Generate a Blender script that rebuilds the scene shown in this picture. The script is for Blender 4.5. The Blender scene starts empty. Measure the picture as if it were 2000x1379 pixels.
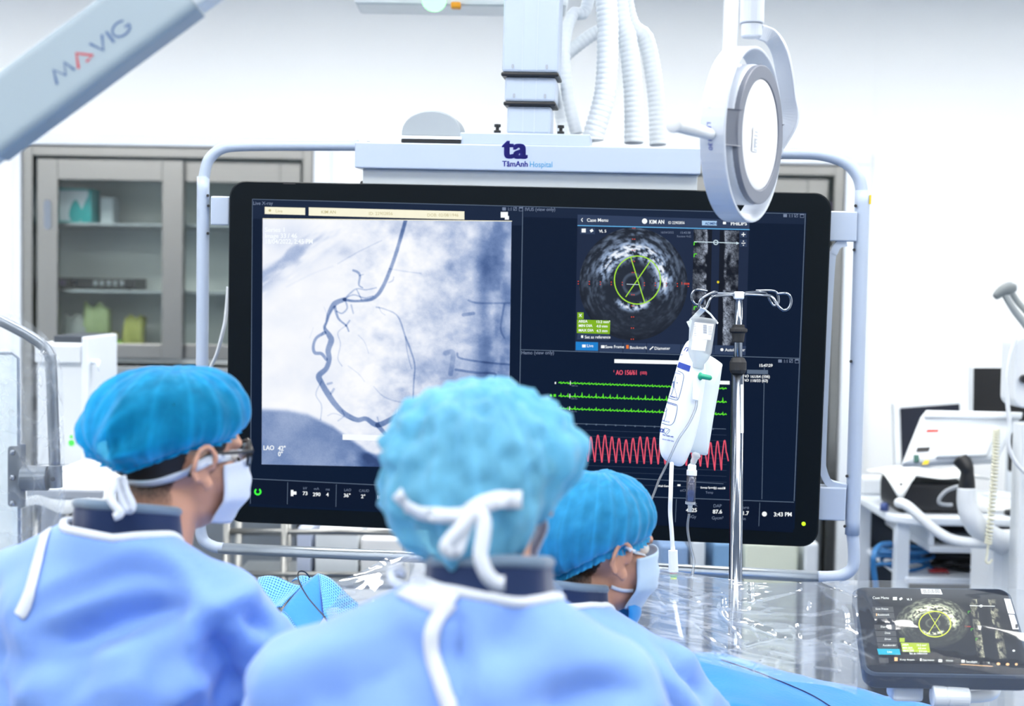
import bpy, math, random
import numpy as np
from mathutils import Vector, Matrix
from mathutils.bvhtree import BVHTree

random.seed(7); RNG = np.random.default_rng(7)
SC = bpy.context.scene
COL = SC.collection

# ------------------------------------------------------------------ camera
FPX = 2778.0; IW, IH = 2000, 1379
TILT = math.radians(2.6); ROLL = math.radians(0.9); CAMZ = 1.85
_X = np.array([1., 0, 0]); _U0 = np.array([0, math.sin(TILT), math.cos(TILT)])
CF = np.array([0, math.cos(TILT), -math.sin(TILT)])
CR = _X*math.cos(ROLL) + _U0*math.sin(ROLL)
CU = _U0*math.cos(ROLL) - _X*math.sin(ROLL)
CC = np.array([0, 0, CAMZ])
cam_d = bpy.data.cameras.new('camera'); cam = bpy.data.objects.new('camera', cam_d); COL.objects.link(cam)
cam_d.sensor_width = 36; cam_d.lens = FPX*36/IW; cam_d.clip_start = .05; cam_d.clip_end = 50
cam.matrix_world = Matrix(((CR[0], CU[0], -CF[0], CC[0]), (CR[1], CU[1], -CF[1], CC[1]), (CR[2], CU[2], -CF[2], CC[2]), (0, 0, 0, 1)))
cam_d.dof.use_dof = True; cam_d.dof.focus_distance = 2.85; cam_d.dof.aperture_fstop = 2.8
SC.camera = cam
SC.view_settings.view_transform = 'Standard'; SC.view_settings.look = 'None'
SC.view_settings.gamma = 1; SC.view_settings.use_curve_mapping = False
SC.view_settings.exposure = 0.0
# ------------------------------------------------------------------ light
LIGHT_W = 13.8            # emission of the ceiling light diffusers
world = bpy.data.worlds.new('world'); SC.world = world; world.use_nodes = True
world.node_tree.nodes['Background'].inputs[0].default_value = (.75, .85, 1, 1)
world.node_tree.nodes['Background'].inputs[1].default_value = .25

# ------------------------------------------------------------------ pixel helpers
def ray(px, py):
    v = CF + CR*((px-IW/2)/FPX) - CU*((py-IH/2)/FPX)
    return v
def P(px, py, d):                       # photograph pixel at camera depth d -> world point
    return CC + ray(px, py)*d
def PY(px, py, y):                      # at world depth y
    r = ray(px, py); return CC + r*(y/r[1])
def proj(p):
    v = np.asarray(p, float)-CC; d = v@CF
    return np.stack([IW/2+FPX*(v@CR)/d, IH/2-FPX*(v@CU)/d], -1)
def rotv(a):
    a = np.array(a, float); th = np.linalg.norm(a)+1e-12; k = a/th
    K = np.array([[0, -k[2], k[1]], [k[2], 0, -k[0]], [-k[1], k[0], 0]])
    return np.eye(3)+math.sin(th)*K+(1-math.cos(th))*K@K
def rotz(a):
    c, s = math.cos(a), math.sin(a); return np.array([[c, -s, 0], [s, c, 0], [0, 0, 1.]])
def rotx(a):
    c, s = math.cos(a), math.sin(a); return np.array([[1, 0, 0], [0, c, -s], [0, s, c.real]])
def roty(a):
    c, s = math.cos(a), math.sin(a); return np.array([[c, 0, s], [0, 1, 0], [-s, 0, c]])
def frame4(R, t):
    M = np.eye(4); M[:3, :3] = R; M[:3, 3] = t; return M
def xf(M, V):
    V = np.asarray(V, float); return V@M[:3, :3].T + M[:3, 3]
def inv(M):
    return np.linalg.inv(M)

# ------------------------------------------------------------------ object helpers
ROOTS = {}
def root(name, label, cat, loc=(0, 0, 0), R=None, group=None):
    o = bpy.data.objects.new(name, None); COL.objects.link(o)
    M = frame4(np.eye(3) if R is None else R, np.array(loc, float))
    o.matrix_world = Matrix(M.tolist()); ROOTS[o.name] = M
    o.empty_display_size = .05
    tag(o, label, cat, group); return o
def tag(o, label=None, cat=None, group=None, kind=None):
    if label: o['label'] = label
    if cat: o['category'] = cat
    if group: o['group'] = group
    if kind: o['kind'] = kind
    return o
def worldM(o):
    M = ROOTS.get(o.name)
    return np.eye(4) if M is None else M
def obj(name, geo, mat, parent=None, smooth=False, local=False, bevel=0, col=None, mats=None, sub=0, solid=0, uv=None):
    """geo=(verts, faces) in world coordinates (or in the parent's when local)."""
    V, F = np.asarray(geo[0], float).reshape(-1, 3), [tuple(int(i) for i in f) for f in geo[1]]
    if parent is not None and not local:
        V = xf(inv(worldM(parent)), V)
    org = np.zeros(3)
    if parent is None and len(V):
        org = (V.min(0)+V.max(0))/2; org[2] = V[:, 2].min(); V = V-org
    me = bpy.data.meshes.new(name); me.from_pydata(V.tolist(), [], F)
    me.materials.append(mat)
    if mats is not None:
        for m in mats[0]: me.materials.append(m)
        me.polygons.foreach_set('material_index', np.asarray(mats[1], np.int32))
    if smooth: me.polygons.foreach_set('use_smooth', np.ones(len(F), bool))
    if col is not None:
        a = me.color_attributes.new('Col', 'FLOAT_COLOR', 'POINT')
        c = np.ones((len(V), 4), np.float32); c[:, :3] = col; a.data.foreach_set('color', c.ravel())
    if uv is not None:
        ul = me.uv_layers.new(name='UVMap'); li = np.empty(len(me.loops), np.int32); me.loops.foreach_get('vertex_index', li)
        ul.data.foreach_set('uv', np.asarray(uv, np.float32)[li].ravel())
    me.validate(); me.update()
    o = bpy.data.objects.new(name, me); COL.objects.link(o)
    if parent is not None:
        o.parent = parent; ROOTS[o.name] = worldM(parent)
    else:
        o.location = org; ROOTS[o.name] = frame4(np.eye(3), org)
    if bevel:
        b = o.modifiers.new('bevel', 'BEVEL'); b.width = bevel; b.segments = 2; b.limit_method = 'ANGLE'; b.angle_limit = .6
        b.harden_normals = False
    if sub:
        s = o.modifiers.new('sub', 'SUBSURF'); s.levels = s.render_levels = sub
    if solid:
        s = o.modifiers.new('solid', 'SOLIDIFY'); s.thickness = solid; s.offset = 0
    return o
def cat(*gs):
    V = []; F = []; n = 0
    for v, f in gs:
        v = np.asarray(v, float).reshape(-1, 3); V.append(v); F += [tuple(i+n for i in q) for q in f]; n += len(v)
    return np.concatenate(V), F
def box(lo, hi, M=None):
    x0, y0, z0 = lo; x1, y1, z1 = hi
    V = np.array([(x0, y0, z0), (x1, y0, z0), (x1, y1, z0), (x0, y1, z0), (x0, y0, z1), (x1, y0, z1), (x1, y1, z1), (x0, y1, z1)], float)
    F = [(0, 3, 2, 1), (4, 5, 6, 7), (0, 1, 5, 4), (1, 2, 6, 5), (2, 3, 7, 6), (3, 0, 4, 7)]
    return (xf(M, V) if M is not None else V), F
def cbox(c, s, M=None):
    c = np.array(c, float); s = np.array(s, float)/2; return box(c-s, c+s, M)
def frames(path, closed=False):
    path = np.asarray(path, float); n = len(path)
    T = np.roll(path, -1, 0)-np.roll(path, 1, 0)
    if not closed:
        T[0] = path[1]-path[0]; T[-1] = path[-1]-path[-2]
    T /= np.linalg.norm(T, axis=1)[:, None]+1e-12
    up = np.array([0, 0, 1.]) if abs(T[0][2]) < .9 else np.array([1., 0, 0])
    N = np.zeros_like(T); a = np.cross(T[0], up); N[0] = a/np.linalg.norm(a)
    for i in range(1, n):
        a = N[i-1]-T[i]*(N[i-1]@T[i]); N[i] = a/(np.linalg.norm(a)+1e-12)
    return T, N, np.cross(T, N)
def tube(path, r, n=10, closed=False, caps=True):
    path = np.asarray(path, float); m = len(path); r = np.broadcast_to(np.asarray(r, float), (m,))
    T, N, B = frames(path, closed)
    a = np.linspace(0, 2*np.pi, n, endpoint=False)
    V = (path[:, None]+r[:, None, None]*(np.cos(a)[None, :, None]*N[:, None]+np.sin(a)[None, :, None]*B[:, None])).reshape(-1, 3)
    F = []
    for i in range(m if closed else m-1):
        j = (i+1) % m
        for k in range(n):
            l = (k+1) % n; F.append((i*n+k, i*n+l, j*n+l, j*n+k))
    if caps and not closed:
        F.append(tuple(range(n))[::-1]); F.append(tuple((m-1)*n+k for k in range(n)))
    return V, F
def smoothp(pts, k=8, closed=False):
    p = np.asarray(pts, float); n = len(p); out = []
    for i in range(n if closed else n-1):
        if closed: a, b, c, d = p[(i-1) % n], p[i], p[(i+1) % n], p[(i+2) % n]
        else: a, b, c, d = p[max(i-1, 0)], p[i], p[i+1], p[min(i+2, n-1)]
        for t in np.linspace(0, 1, k, endpoint=False):
            out.append(.5*((2*b)+(-a+c)*t+(2*a-5*b+4*c-d)*t*t+(-a+3*b-3*c+d)*t**3))
    if not closed: out.append(p[-1])
    return np.array(out)
def lathe(profile, o=(0, 0, 0), ax=(0, 0, 1), n=24, sx=1, sy=1):
    ax = np.array(ax, float); ax /= np.linalg.norm(ax)
    u = np.cross(ax, (0, 1, 0) if abs(ax[1]) < .9 else (1, 0, 0)); u /= np.linalg.norm(u); w = np.cross(ax, u)
    a = np.linspace(0, 2*np.pi, n, endpoint=False); V = []; F = []
    for r, h in profile:
        for t in a: V.append(np.array(o)+ax*h+r*(u*math.cos(t)*sx+w*math.sin(t)*sy))
    m = len(profile)
    for i in range(m-1):
        for k in range(n):
            l = (k+1) % n; F.append((i*n+k, i*n+l, (i+1)*n+l, (i+1)*n+k))
    if profile[0][0] > 1e-6: F.append(tuple(range(n))[::-1])
    if profile[-1][0] > 1e-6: F.append(tuple((m-1)*n+k for k in range(n)))
    return np.array(V), F
def cyl(a, b, r, n=16, r2=None):
    a = np.array(a, float); b = np.array(b, float); L = np.linalg.norm(b-a)
    return lathe([(r, 0), (r if r2 is None else r2, L)], a, b-a, n)
def rrect(x0, z0, x1, z1, r, seg=6):
    out = []
    for cx, cz, a0 in ((x1-r, z1-r, 0), (x0+r, z1-r, 90), (x0+r, z0+r, 180), (x1-r, z0+r, 270)):
        for i in range(seg+1):
            a = math.radians(a0+90*i/seg); out.append((cx+r*math.cos(a), cz+r*math.sin(a)))
    return np.array(out)
def prism(o2, y0, y1, M=None, ch=0):
    """outline in local xz, extruded along local y (y0 front), optional chamfer ch"""
    o2 = np.asarray(o2, float); n = len(o2); c = o2.mean(0)
    def ring(y, inset):
        d = o2-c; L = np.linalg.norm(d, axis=1)[:, None]; q = c+d*(1-inset/L)
        return np.column_stack([q[:, 0], np.full(n, y), q[:, 1]])
    rs = [ring(y0, ch), ring(y0+ch, 0), ring(y1-ch, 0), ring(y1, ch)] if ch else [ring(y0, 0), ring(y1, 0)]
    V = np.concatenate(rs); F = [tuple(range(n))]
    for i in range(len(rs)-1):
        for k in range(n):
            l = (k+1) % n; F.append((i*n+k, (i+1)*n+k, (i+1)*n+l, i*n+l))
    F.append(tuple(reversed([(len(rs)-1)*n+k for k in range(n)])))
    return (xf(M, V) if M is not None else V), F
def grid(nu, nv, fn, closed_u=False):
    V = np.array([fn(i/(nu if closed_u else nu-1), j/(nv-1)) for j in range(nv) for i in range(nu)], float); F = []
    for j in range(nv-1):
        for i in range(nu if closed_u else nu-1):
            k = (i+1) % nu; F.append((j*nu+i, j*nu+k, (j+1)*nu+k, (j+1)*nu+i))
    return V, F
def gridA(A, closed_u=False):           # A: (nv,nu,3)
    nv, nu = A.shape[:2]; F = []
    for j in range(nv-1):
        for i in range(nu if closed_u else nu-1):
            k = (i+1) % nu; F.append((j*nu+i, j*nu+k, (j+1)*nu+k, (j+1)*nu+i))
    return A.reshape(-1, 3), F
def strap(path, nrm, w, t=.0012):
    """flat band along path; nrm = outward normals (per point or one)"""
    path = np.asarray(path, float); m = len(path); N = np.broadcast_to(np.asarray(nrm, float), (m, 3)).copy()
    T, _, _ = frames(path); N -= T*np.sum(N*T, 1)[:, None]; N /= np.linalg.norm(N, axis=1)[:, None]+1e-9
    S = np.cross(T, N); w = np.broadcast_to(np.asarray(w, float), (m,))[:, None]
    q = np.stack([path+S*w/2+N*t/2, path-S*w/2+N*t/2, path-S*w/2-N*t/2, path+S*w/2-N*t/2], 1).reshape(-1, 3); F = []
    for i in range(m-1):
        for k in range(4):
            l = (k+1) % 4; F.append((i*4+k, i*4+l, (i+1)*4+l, (i+1)*4+k))
    F += [(3, 2, 1, 0), tuple((m-1)*4+k for k in range(4))]
    return q, F
def ellip(c, r, M=None, n=20, m=14):
    c = np.array(c, float); r = np.broadcast_to(np.asarray(r, float), (3,)); V = [c+r*(0, 0, -1)]; F = []
    for j in range(1, m):
        p = math.pi*(j/m-.5)
        for i in range(n):
            a = 2*math.pi*i/n; V.append(c+r*np.array((math.cos(p)*math.cos(a), math.cos(p)*math.sin(a), math.sin(p))))
    V.append(c+r*(0, 0, 1)); V = np.array(V)
    for i in range(n):
        k = (i+1) % n; F.append((0, 1+k, 1+i)); F.append((len(V)-1, 1+(m-2)*n+i, 1+(m-2)*n+k))
        for j in range(m-2): F.append((1+j*n+i, 1+j*n+k, 1+(j+1)*n+k, 1+(j+1)*n+i))
    return (xf(M, V) if M is not None else V), F
def capsule(a, b, r1, r2, M=None, n=18):
    a = np.array(a, float); b = np.array(b, float); L = np.linalg.norm(b-a)
    pr = [(0, -r1)]+[(r1*math.cos(t), r1*math.sin(t)) for t in np.radians([-75, -55, -35, -15, 0])]
    pr += [(r2*math.cos(t), L+r2*math.sin(t)) for t in np.radians([0, 15, 35, 55, 75])]+[(0, L+r2)]
    pr[0] = (1e-5, -r1); pr[-1] = (1e-5, L+r2)
    V, F = lathe(pr, a, b-a, n)
    return (xf(M, V) if M is not None else V), F
def remesh(geo, vox, smooth=4):
    me = bpy.data.meshes.new('tmp'); me.from_pydata(np.asarray(geo[0]).tolist(), [], geo[1]); me.update()
    o = bpy.data.objects.new('tmp', me); COL.objects.link(o)
    m = o.modifiers.new('r', 'REMESH'); m.mode = 'VOXEL'; m.voxel_size = vox
    bpy.context.view_layer.update()
    e = o.evaluated_get(bpy.context.evaluated_depsgraph_get()); em = e.to_mesh()
    V = np.empty(len(em.vertices)*3); em.vertices.foreach_get('co', V); V = V.reshape(-1, 3)
    F = [tuple(p.vertices) for p in em.polygons]; e.to_mesh_clear()
    bpy.data.objects.remove(o); bpy.data.meshes.remove(me)
    return lap(V, F, smooth), F
def edges_of(F):
    E = set()
    for f in F:
        for i in range(len(f)):
            a, b = f[i], f[(i+1) % len(f)]; E.add((a, b) if a < b else (b, a))
    return np.array(list(E))
def lap(V, F, it, k=.5):
    if it <= 0: return V
    E = edges_of(F); deg = np.zeros(len(V)); np.add.at(deg, E[:, 0], 1); np.add.at(deg, E[:, 1], 1); deg[deg == 0] = 1
    for _ in range(it):
        S = np.zeros_like(V); np.add.at(S, E[:, 0], V[E[:, 1]]); np.add.at(S, E[:, 1], V[E[:, 0]])
        V = V+(S/deg[:, None]-V)*k
    return V
def vnorm(V, F):
    N = np.zeros_like(V); Q = np.array([f if len(f) == 4 else (f[0], f[1], f[2], f[2]) for f in F])
    n = np.cross(V[Q[:, 2]]-V[Q[:, 0]], V[Q[:, 3]]-V[Q[:, 1]])
    tri = Q[:, 2] == Q[:, 3]
    n[tri] = np.cross(V[Q[tri, 1]]-V[Q[tri, 0]], V[Q[tri, 2]]-V[Q[tri, 0]])
    for k in range(4): np.add.at(N, Q[:, k], n)
    return N/(np.linalg.norm(N, axis=1)[:, None]+1e-12)
def keepfaces(V, F, keep):
    F = [f for f in F if all(keep[i] for i in f)]; used = sorted({i for f in F for i in f}); mp = {a: b for b, a in enumerate(used)}
    return V[used], [tuple(mp[i] for i in f) for f in F]
def boundary(F):
    cnt = {}
    for f in F:
        for i in range(len(f)):
            a, b = f[i], f[(i+1) % len(f)]; cnt[(min(a, b), max(a, b))] = cnt.get((min(a, b), max(a, b)), 0)+1
    nb = {}
    for (a, b), c in cnt.items():
        if c == 1: nb.setdefault(a, []).append(b); nb.setdefault(b, []).append(a)
    loops = []; seen = set()
    for s in nb:
        if s in seen: continue
        L = [s]; seen.add(s)
        while True:
            nx = [q for q in nb[L[-1]] if q not in seen]
            if not nx: break
            L.append(nx[0]); seen.add(nx[0])
        loops.append(L)
    return sorted(loops, key=len, reverse=True)
def bvh(*geos):
    g = cat(*geos); return BVHTree.FromPolygons(np.asarray(g[0]).tolist(), g[1])
def hit(b, px, py, off=.002, d=None):
    r = ray(px, py); u = r/np.linalg.norm(r)
    h = b.ray_cast(Vector(CC), Vector(u))
    if h[0] is None:
        return (None, None) if d is None else (P(px, py, d), -u)
    n = np.array(h[1]); 
    if n@u > 0: n = -n
    return np.array(h[0])+n*off, n

# value noise (numpy)
_perm = np.random.default_rng(3).random((64, 64, 64))
def vnoise(p):
    p = np.asarray(p, float); i = np.floor(p).astype(int); f = p-i; f = f*f*(3-2*f); i &= 63; j = (i+1) & 63
    def g(a, b, c): return _perm[a, b, c]
    x0, y0, z0 = i[..., 0], i[..., 1], i[..., 2]; x1, y1, z1 = j[..., 0], j[..., 1], j[..., 2]
    fx, fy, fz = f[..., 0], f[..., 1], f[..., 2]
    a = g(x0, y0, z0)*(1-fx)+g(x1, y0, z0)*fx; b = g(x0, y1, z0)*(1-fx)+g(x1, y1, z0)*fx
    c = g(x0, y0, z1)*(1-fx)+g(x1, y0, z1)*fx; e = g(x0, y1, z1)*(1-fx)+g(x1, y1, z1)*fx
    return (a*(1-fy)+b*fy)*(1-fz)+(c*(1-fy)+e*fy)*fz
def fbm(p, o=4):
    p = np.asarray(p, float); s = 0; a = .5
    for k in range(o): s = s+a*vnoise(p+17.3*k); p = p*2.03; a *= .5
    return s/(1-.5**o)

# ------------------------------------------------------------------ text geometry
_TC = {}
def glyph(body, bold=0, shear=0):
    k = (body, bold, shear)
    if k not in _TC:
        c = bpy.data.curves.new('t', 'FONT'); c.body = body; c.offset = min(bold, .011); c.shear = shear; c.resolution_u = 3; c.fill_mode = 'BOTH'
        o = bpy.data.objects.new('t', c); m = o.to_mesh()
        V = np.array([v.co[:] for v in m.vertices]).reshape(-1, 3); F = [tuple(p.vertices) for p in m.polygons]
        o.to_mesh_clear(); bpy.data.objects.remove(o); bpy.data.curves.remove(c); _TC[k] = (V, F)
    V, F = _TC[k]; return V.copy(), list(F)
def text2(body, x, y, cap, bold=.0, align='l', sx=1, ang=0, shear=0):
    """flat text in pixel space: baseline start (x,y) px, cap height px, ang radians (clockwise on screen)"""
    V, F = glyph(body, bold, shear); s = cap/.7
    w = V[:, 0].max() if len(V) else 0
    q = V[:, :2]*s; q[:, 0] *= sx; w = w*s*sx
    if align == 'c': q[:, 0] -= w/2
    if align == 'r': q[:, 0] -= w
    q = np.column_stack([q[:, 0], -q[:, 1]]); c, sn = math.cos(ang), math.sin(ang)
    q = np.column_stack([q[:, 0]*c-q[:, 1]*sn, q[:, 0]*sn+q[:, 1]*c])
    q = q+np.array([x, y])
    if bold < .02: return q, F
    k = .022 if bold < .045 else .06
    sh = [(-k, 0), (k, 0)] if bold < .045 else [(i*k*cap_/2, j*k*.5*cap_/2) for cap_ in (1,) for i in (-2, -1, 0, 1, 2) for j in (-1, 0, 1)]
    return cat2(*[(q+np.array(s_)*cap, F) for s_ in sh])
def line2(pts, w):
    p = np.asarray(pts, float); n = len(p); T = np.empty_like(p); T[1:-1] = p[2:]-p[:-2]; T[0] = p[1]-p[0]; T[-1] = p[-1]-p[-2]
    T /= np.linalg.norm(T, axis=1)[:, None]+1e-9; N = np.column_stack([-T[:, 1], T[:, 0]])*w/2
    V = np.concatenate([p+N, p-N]); return V, [(i, i+1, n+i+1, n+i) for i in range(n-1)]
def rect2(x0, y0, x1, y1, sl=0.0):
    """pixel rect whose right side drops by sl per px"""
    d = (x1-x0)*sl; return np.array([(x0, y0), (x1, y0+d), (x1, y1+d), (x0, y1)]), [(0, 1, 2, 3)]
def disc2(x, y, rx, ry=None, n=28):
    ry = rx if ry is None else ry; a = np.linspace(0, 2*np.pi, n, endpoint=False)
    return np.column_stack([x+rx*np.cos(a), y+ry*np.sin(a)]), [tuple(range(n))]
def ring2(x, y, rx, ry, w, a0=0, a1=360, n=48):
    a = np.radians(np.linspace(a0, a1, n)); return line2(np.column_stack([x+rx*np.cos(a), y+ry*np.sin(a)]), w)
def cat2(*gs):
    V = []; F = []; n = 0
    for v, f in gs:
        V.append(np.asarray(v, float)[:, :2]); F += [tuple(i+n for i in q) for q in f]; n += len(v)
    return np.concatenate(V), F
def decal(g2, b, off=.0012):
    """every pixel-space vertex dropped on a surface (bvh)"""
    V = []; last = None
    for x, y in g2[0]:
        p, n = hit(b, x, y, off); V.append(p)
    good = [p is not None for p in V]; V = np.array([p if p is not None else (0, 0, 0) for p in V])
    return keepfaces(V, g2[1], good)

# ------------------------------------------------------------------ materials
def lin(c):
    c = np.asarray(c, float)/255.; return np.where(c <= .04045, c/12.92, ((c+.055)/1.055)**2.4)
_MC = {}
def mat(name, rgb, rough=.5, metal=0, var=.06, scale=12, bump=0, bscale=80, spec=.5, sheen=0, coat=0, trans=0, alpha=1, stretch=None, emit=0):
    if name in _MC: return _MC[name]
    m = bpy.data.materials.new(name); m.use_nodes = True; nt = m.node_tree; N = nt.nodes; L = nt.links
    b = N['Principled BSDF']; c = lin(rgb)
    tc = N.new('ShaderNodeTexCoord'); mp = N.new('ShaderNodeMapping'); L.new(tc.outputs['Object'], mp.inputs[0])
    if stretch: mp.inputs['Scale'].default_value = stretch
    nz = N.new('ShaderNodeTexNoise'); nz.inputs['Scale'].default_value = scale; nz.inputs['Detail'].default_value = 4
    L.new(mp.outputs[0], nz.inputs['Vector'])
    mx = N.new('ShaderNodeMix'); mx.data_type = 'RGBA'; L.new(nz.outputs['Fac'], mx.inputs['Factor'])
    mx.inputs['A'].default_value = (*np.clip(c*(1-var), 0, 1), 1); mx.inputs['B'].default_value = (*np.clip(c*(1+var), 0, 1), 1)
    L.new(mx.outputs['Result'], b.inputs['Base Color'])
    b.inputs['Roughness'].default_value = rough; b.inputs['Metallic'].default_value = metal
    b.inputs['Specular IOR Level'].default_value = spec; b.inputs['Coat Weight'].default_value = coat
    b.inputs['Sheen Weight'].default_value = sheen; b.inputs['Transmission Weight'].default_value = trans; b.inputs['Alpha'].default_value = alpha
    if emit:
        b.inputs['Emission Color'].default_value = (*c, 1); b.inputs['Emission Strength'].default_value = emit
    if bump:
        n2 = N.new('ShaderNodeTexNoise'); n2.inputs['Scale'].default_value = bscale; L.new(mp.outputs[0], n2.inputs['Vector'])
        bp = N.new('ShaderNodeBump'); bp.inputs['Strength'].default_value = bump; bp.inputs['Distance'].default_value = .004
        L.new(n2.outputs['Fac'], bp.inputs['Height']); L.new(bp.outputs[0], b.inputs['Normal'])
    _MC[name] = m; return m
def emat(name, rgb, k=1.0, spec=True):
    """self-lit screen colour"""
    if name in _MC: return _MC[name]
    m = bpy.data.materials.new(name); m.use_nodes = True; nt = m.node_tree; N = nt.nodes; L = nt.links; b = N['Principled BSDF']; c = lin(rgb)
    tc = N.new('ShaderNodeTexCoord'); nz = N.new('ShaderNodeTexNoise'); nz.inputs['Scale'].default_value = 60; L.new(tc.outputs['Object'], nz.inputs['Vector'])
    mx = N.new('ShaderNodeMix'); mx.data_type = 'RGBA'; L.new(nz.outputs['Fac'], mx.inputs['Factor'])
    mx.inputs['A'].default_value = (*(c*.96), 1); mx.inputs['B'].default_value = (*np.clip(c*1.04, 0, 1), 1)
    L.new(mx.outputs['Result'], b.inputs['Emission Color']); b.inputs['Emission Strength'].default_value = k
    b.inputs['Base Color'].default_value = (.002, .003, .004, 1); b.inputs['Roughness'].default_value = .4; b.inputs['Specular IOR Level'].default_value = .06
    _MC[name] = m; return m
def vcmat(name, k=1.0):
    if name in _MC: return _MC[name]
    m = bpy.data.materials.new(name); m.use_nodes = True; nt = m.node_tree; N = nt.nodes; L = nt.links; b = N['Principled BSDF']
    a = N.new('ShaderNodeAttribute'); a.attribute_name = 'Col'; L.new(a.outputs['Color'], b.inputs['Emission Color'])
    b.inputs['Emission Strength'].default_value = k; b.inputs['Base Color'].default_value = (.004, .005, .007, 1)
    b.inputs['Roughness'].default_value = .4; b.inputs['Specular IOR Level'].default_value = .06
    _MC[name] = m; return m
def clear(name, tint=(1, 1, 1), haze=.06, gloss=.5, rough=.05, hazecol=(.9, .95, 1), bump=0, bscale=30, ior=1.45, attr=False):
    """thin clear sheet: transparent + fresnel gloss + a little milky diffuse"""
    if name in _MC: return _MC[name]
    m = bpy.data.materials.new(name); m.use_nodes = True; nt = m.node_tree; N = nt.nodes; L = nt.links
    for n in list(N):
        if n.type != 'OUTPUT_MATERIAL': N.remove(n)
    out = [n for n in N if n.type == 'OUTPUT_MATERIAL'][0]
    tr = N.new('ShaderNodeBsdfTransparent'); tr.inputs[0].default_value = (*tint, 1)
    gl = N.new('ShaderNodeBsdfGlossy'); gl.inputs['Roughness'].default_value = rough
    df = N.new('ShaderNodeBsdfDiffuse'); df.inputs[0].default_value = (*hazecol, 1)
    tl = N.new('ShaderNodeBsdfTranslucent'); tl.inputs[0].default_value = (*hazecol, 1)
    ad = N.new('ShaderNodeMixShader'); ad.inputs[0].default_value = .5; L.new(df.outputs[0], ad.inputs[1]); L.new(tl.outputs[0], ad.inputs[2])
    m1 = N.new('ShaderNodeMixShader'); m1.inputs[0].default_value = haze; L.new(tr.outputs[0], m1.inputs[1]); L.new(ad.outputs[0], m1.inputs[2])
    if attr:
        va = N.new('ShaderNodeAttribute'); va.attribute_name = 'Col'; L.new(va.outputs['Fac'], m1.inputs[0])
        gk = N.new('ShaderNodeMath'); gk.operation = 'MULTIPLY_ADD'; gk.inputs[1].default_value = 3.2; gk.inputs[2].default_value = .12; L.new(va.outputs['Fac'], gk.inputs[0])
    fr = N.new('ShaderNodeFresnel'); fr.inputs['IOR'].default_value = ior
    mu = N.new('ShaderNodeMath'); mu.operation = 'MULTIPLY'; mu.inputs[1].default_value = gloss; L.new(fr.outputs[0], mu.inputs[0])
    if attr:
        mg = N.new('ShaderNodeMath'); mg.operation = 'MULTIPLY'; L.new(mu.outputs[0], mg.inputs[0]); L.new(gk.outputs[0], mg.inputs[1]); mu = mg
    m2 = N.new('ShaderNodeMixShader'); L.new(mu.outputs[0], m2.inputs[0]); L.new(m1.outputs[0], m2.inputs[1]); L.new(gl.outputs[0], m2.inputs[2])
    if bump:
        tc = N.new('ShaderNodeTexCoord'); nz = N.new('ShaderNodeTexNoise'); nz.inputs['Scale'].default_value = bscale; nz.inputs['Detail'].default_value = 3
        L.new(tc.outputs['Object'], nz.inputs['Vector']); bp = N.new('ShaderNodeBump'); bp.inputs['Strength'].default_value = bump; bp.inputs['Distance'].default_value = .01
        L.new(nz.outputs['Fac'], bp.inputs['Height']); L.new(bp.outputs[0], gl.inputs['Normal']); L.new(bp.outputs[0], fr.inputs['Normal'])
    L.new(m2.outputs[0], out.inputs[0]); _MC[name] = m; return m

M_WALL = mat('wall_paint', (240, 244, 247), .55, var=.012, scale=2)
M_CEIL = mat('ceiling_paint', (240, 243, 246), .7, var=.02, scale=3)
M_FLOOR = mat('floor_vinyl', (74, 90, 112), .35, var=.06, scale=6)
M_STEEL = mat('brushed_steel', (152, 153, 151), .32, 1, var=.08, scale=6, stretch=(1, 1, 30))
M_STEEL_H = mat('steel_panel', (160, 166, 170), .38, 1, var=.1, scale=5, stretch=(30, 1, 1))
M_CHROME = mat('polished_steel', (138, 146, 158), .13, 1, var=.03, scale=20)
M_CABIN = mat('steel_inside', (212, 218, 218), .6, .1, var=.1, scale=5)
M_WHITE = mat('white_enamel', (228, 236, 246), .35, var=.02, scale=8)
M_WHITEP = mat('white_plastic', (222, 228, 234), .4, var=.02, scale=8)
M_GREYP = mat('grey_plastic', (150, 158, 170), .45, var=.04, scale=9)
M_BLACK = mat('black_plastic', (16, 20, 26), .4, var=.15, scale=9)
M_BEZEL = mat('black_bezel', (6, 14, 20), .5, var=.12, scale=14, spec=.1)
M_RUBBER = mat('black_rubber', (32, 34, 38), .6, var=.1, scale=30)
M_PANE = clear('cabinet_glass', (.95, .98, .97), .015, .5, .03)
# ================================================================== room
XL, XR, YF, YB, ZC = -3.4, 3.6, -2.4, 5.8, 3.12
def struct(name, geo, m, label, parent=None, **k):
    o = obj(name, geo, m, parent, **k)
    if parent is None: tag(o, label, None, None, 'structure')
    return o
struct('floor', box((XL-.1, YF-.1, -.1), (XR+.1, YB+.9, 0)), M_FLOOR, 'grey blue vinyl floor of the room')
struct('ceiling', box((XL-.1, YF-.1, ZC), (XR+.1, YB+.9, ZC+.1)), M_CEIL, 'white ceiling above the room')
struct('wall_left', box((XL-.1, YF, 0), (XL, YB+.9, ZC)), M_WALL, 'white side wall on the left')
struct('wall_right', box((XR, YF, 0), (XR+.1, YB+.9, ZC)), M_WALL, 'white side wall on the right')
struct('wall_front', box((XL, YF-.1, 0), (XR, YF, ZC)), mat('grey_wall_paint', (112, 122, 134), .6), 'grey wall behind the viewer')
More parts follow.
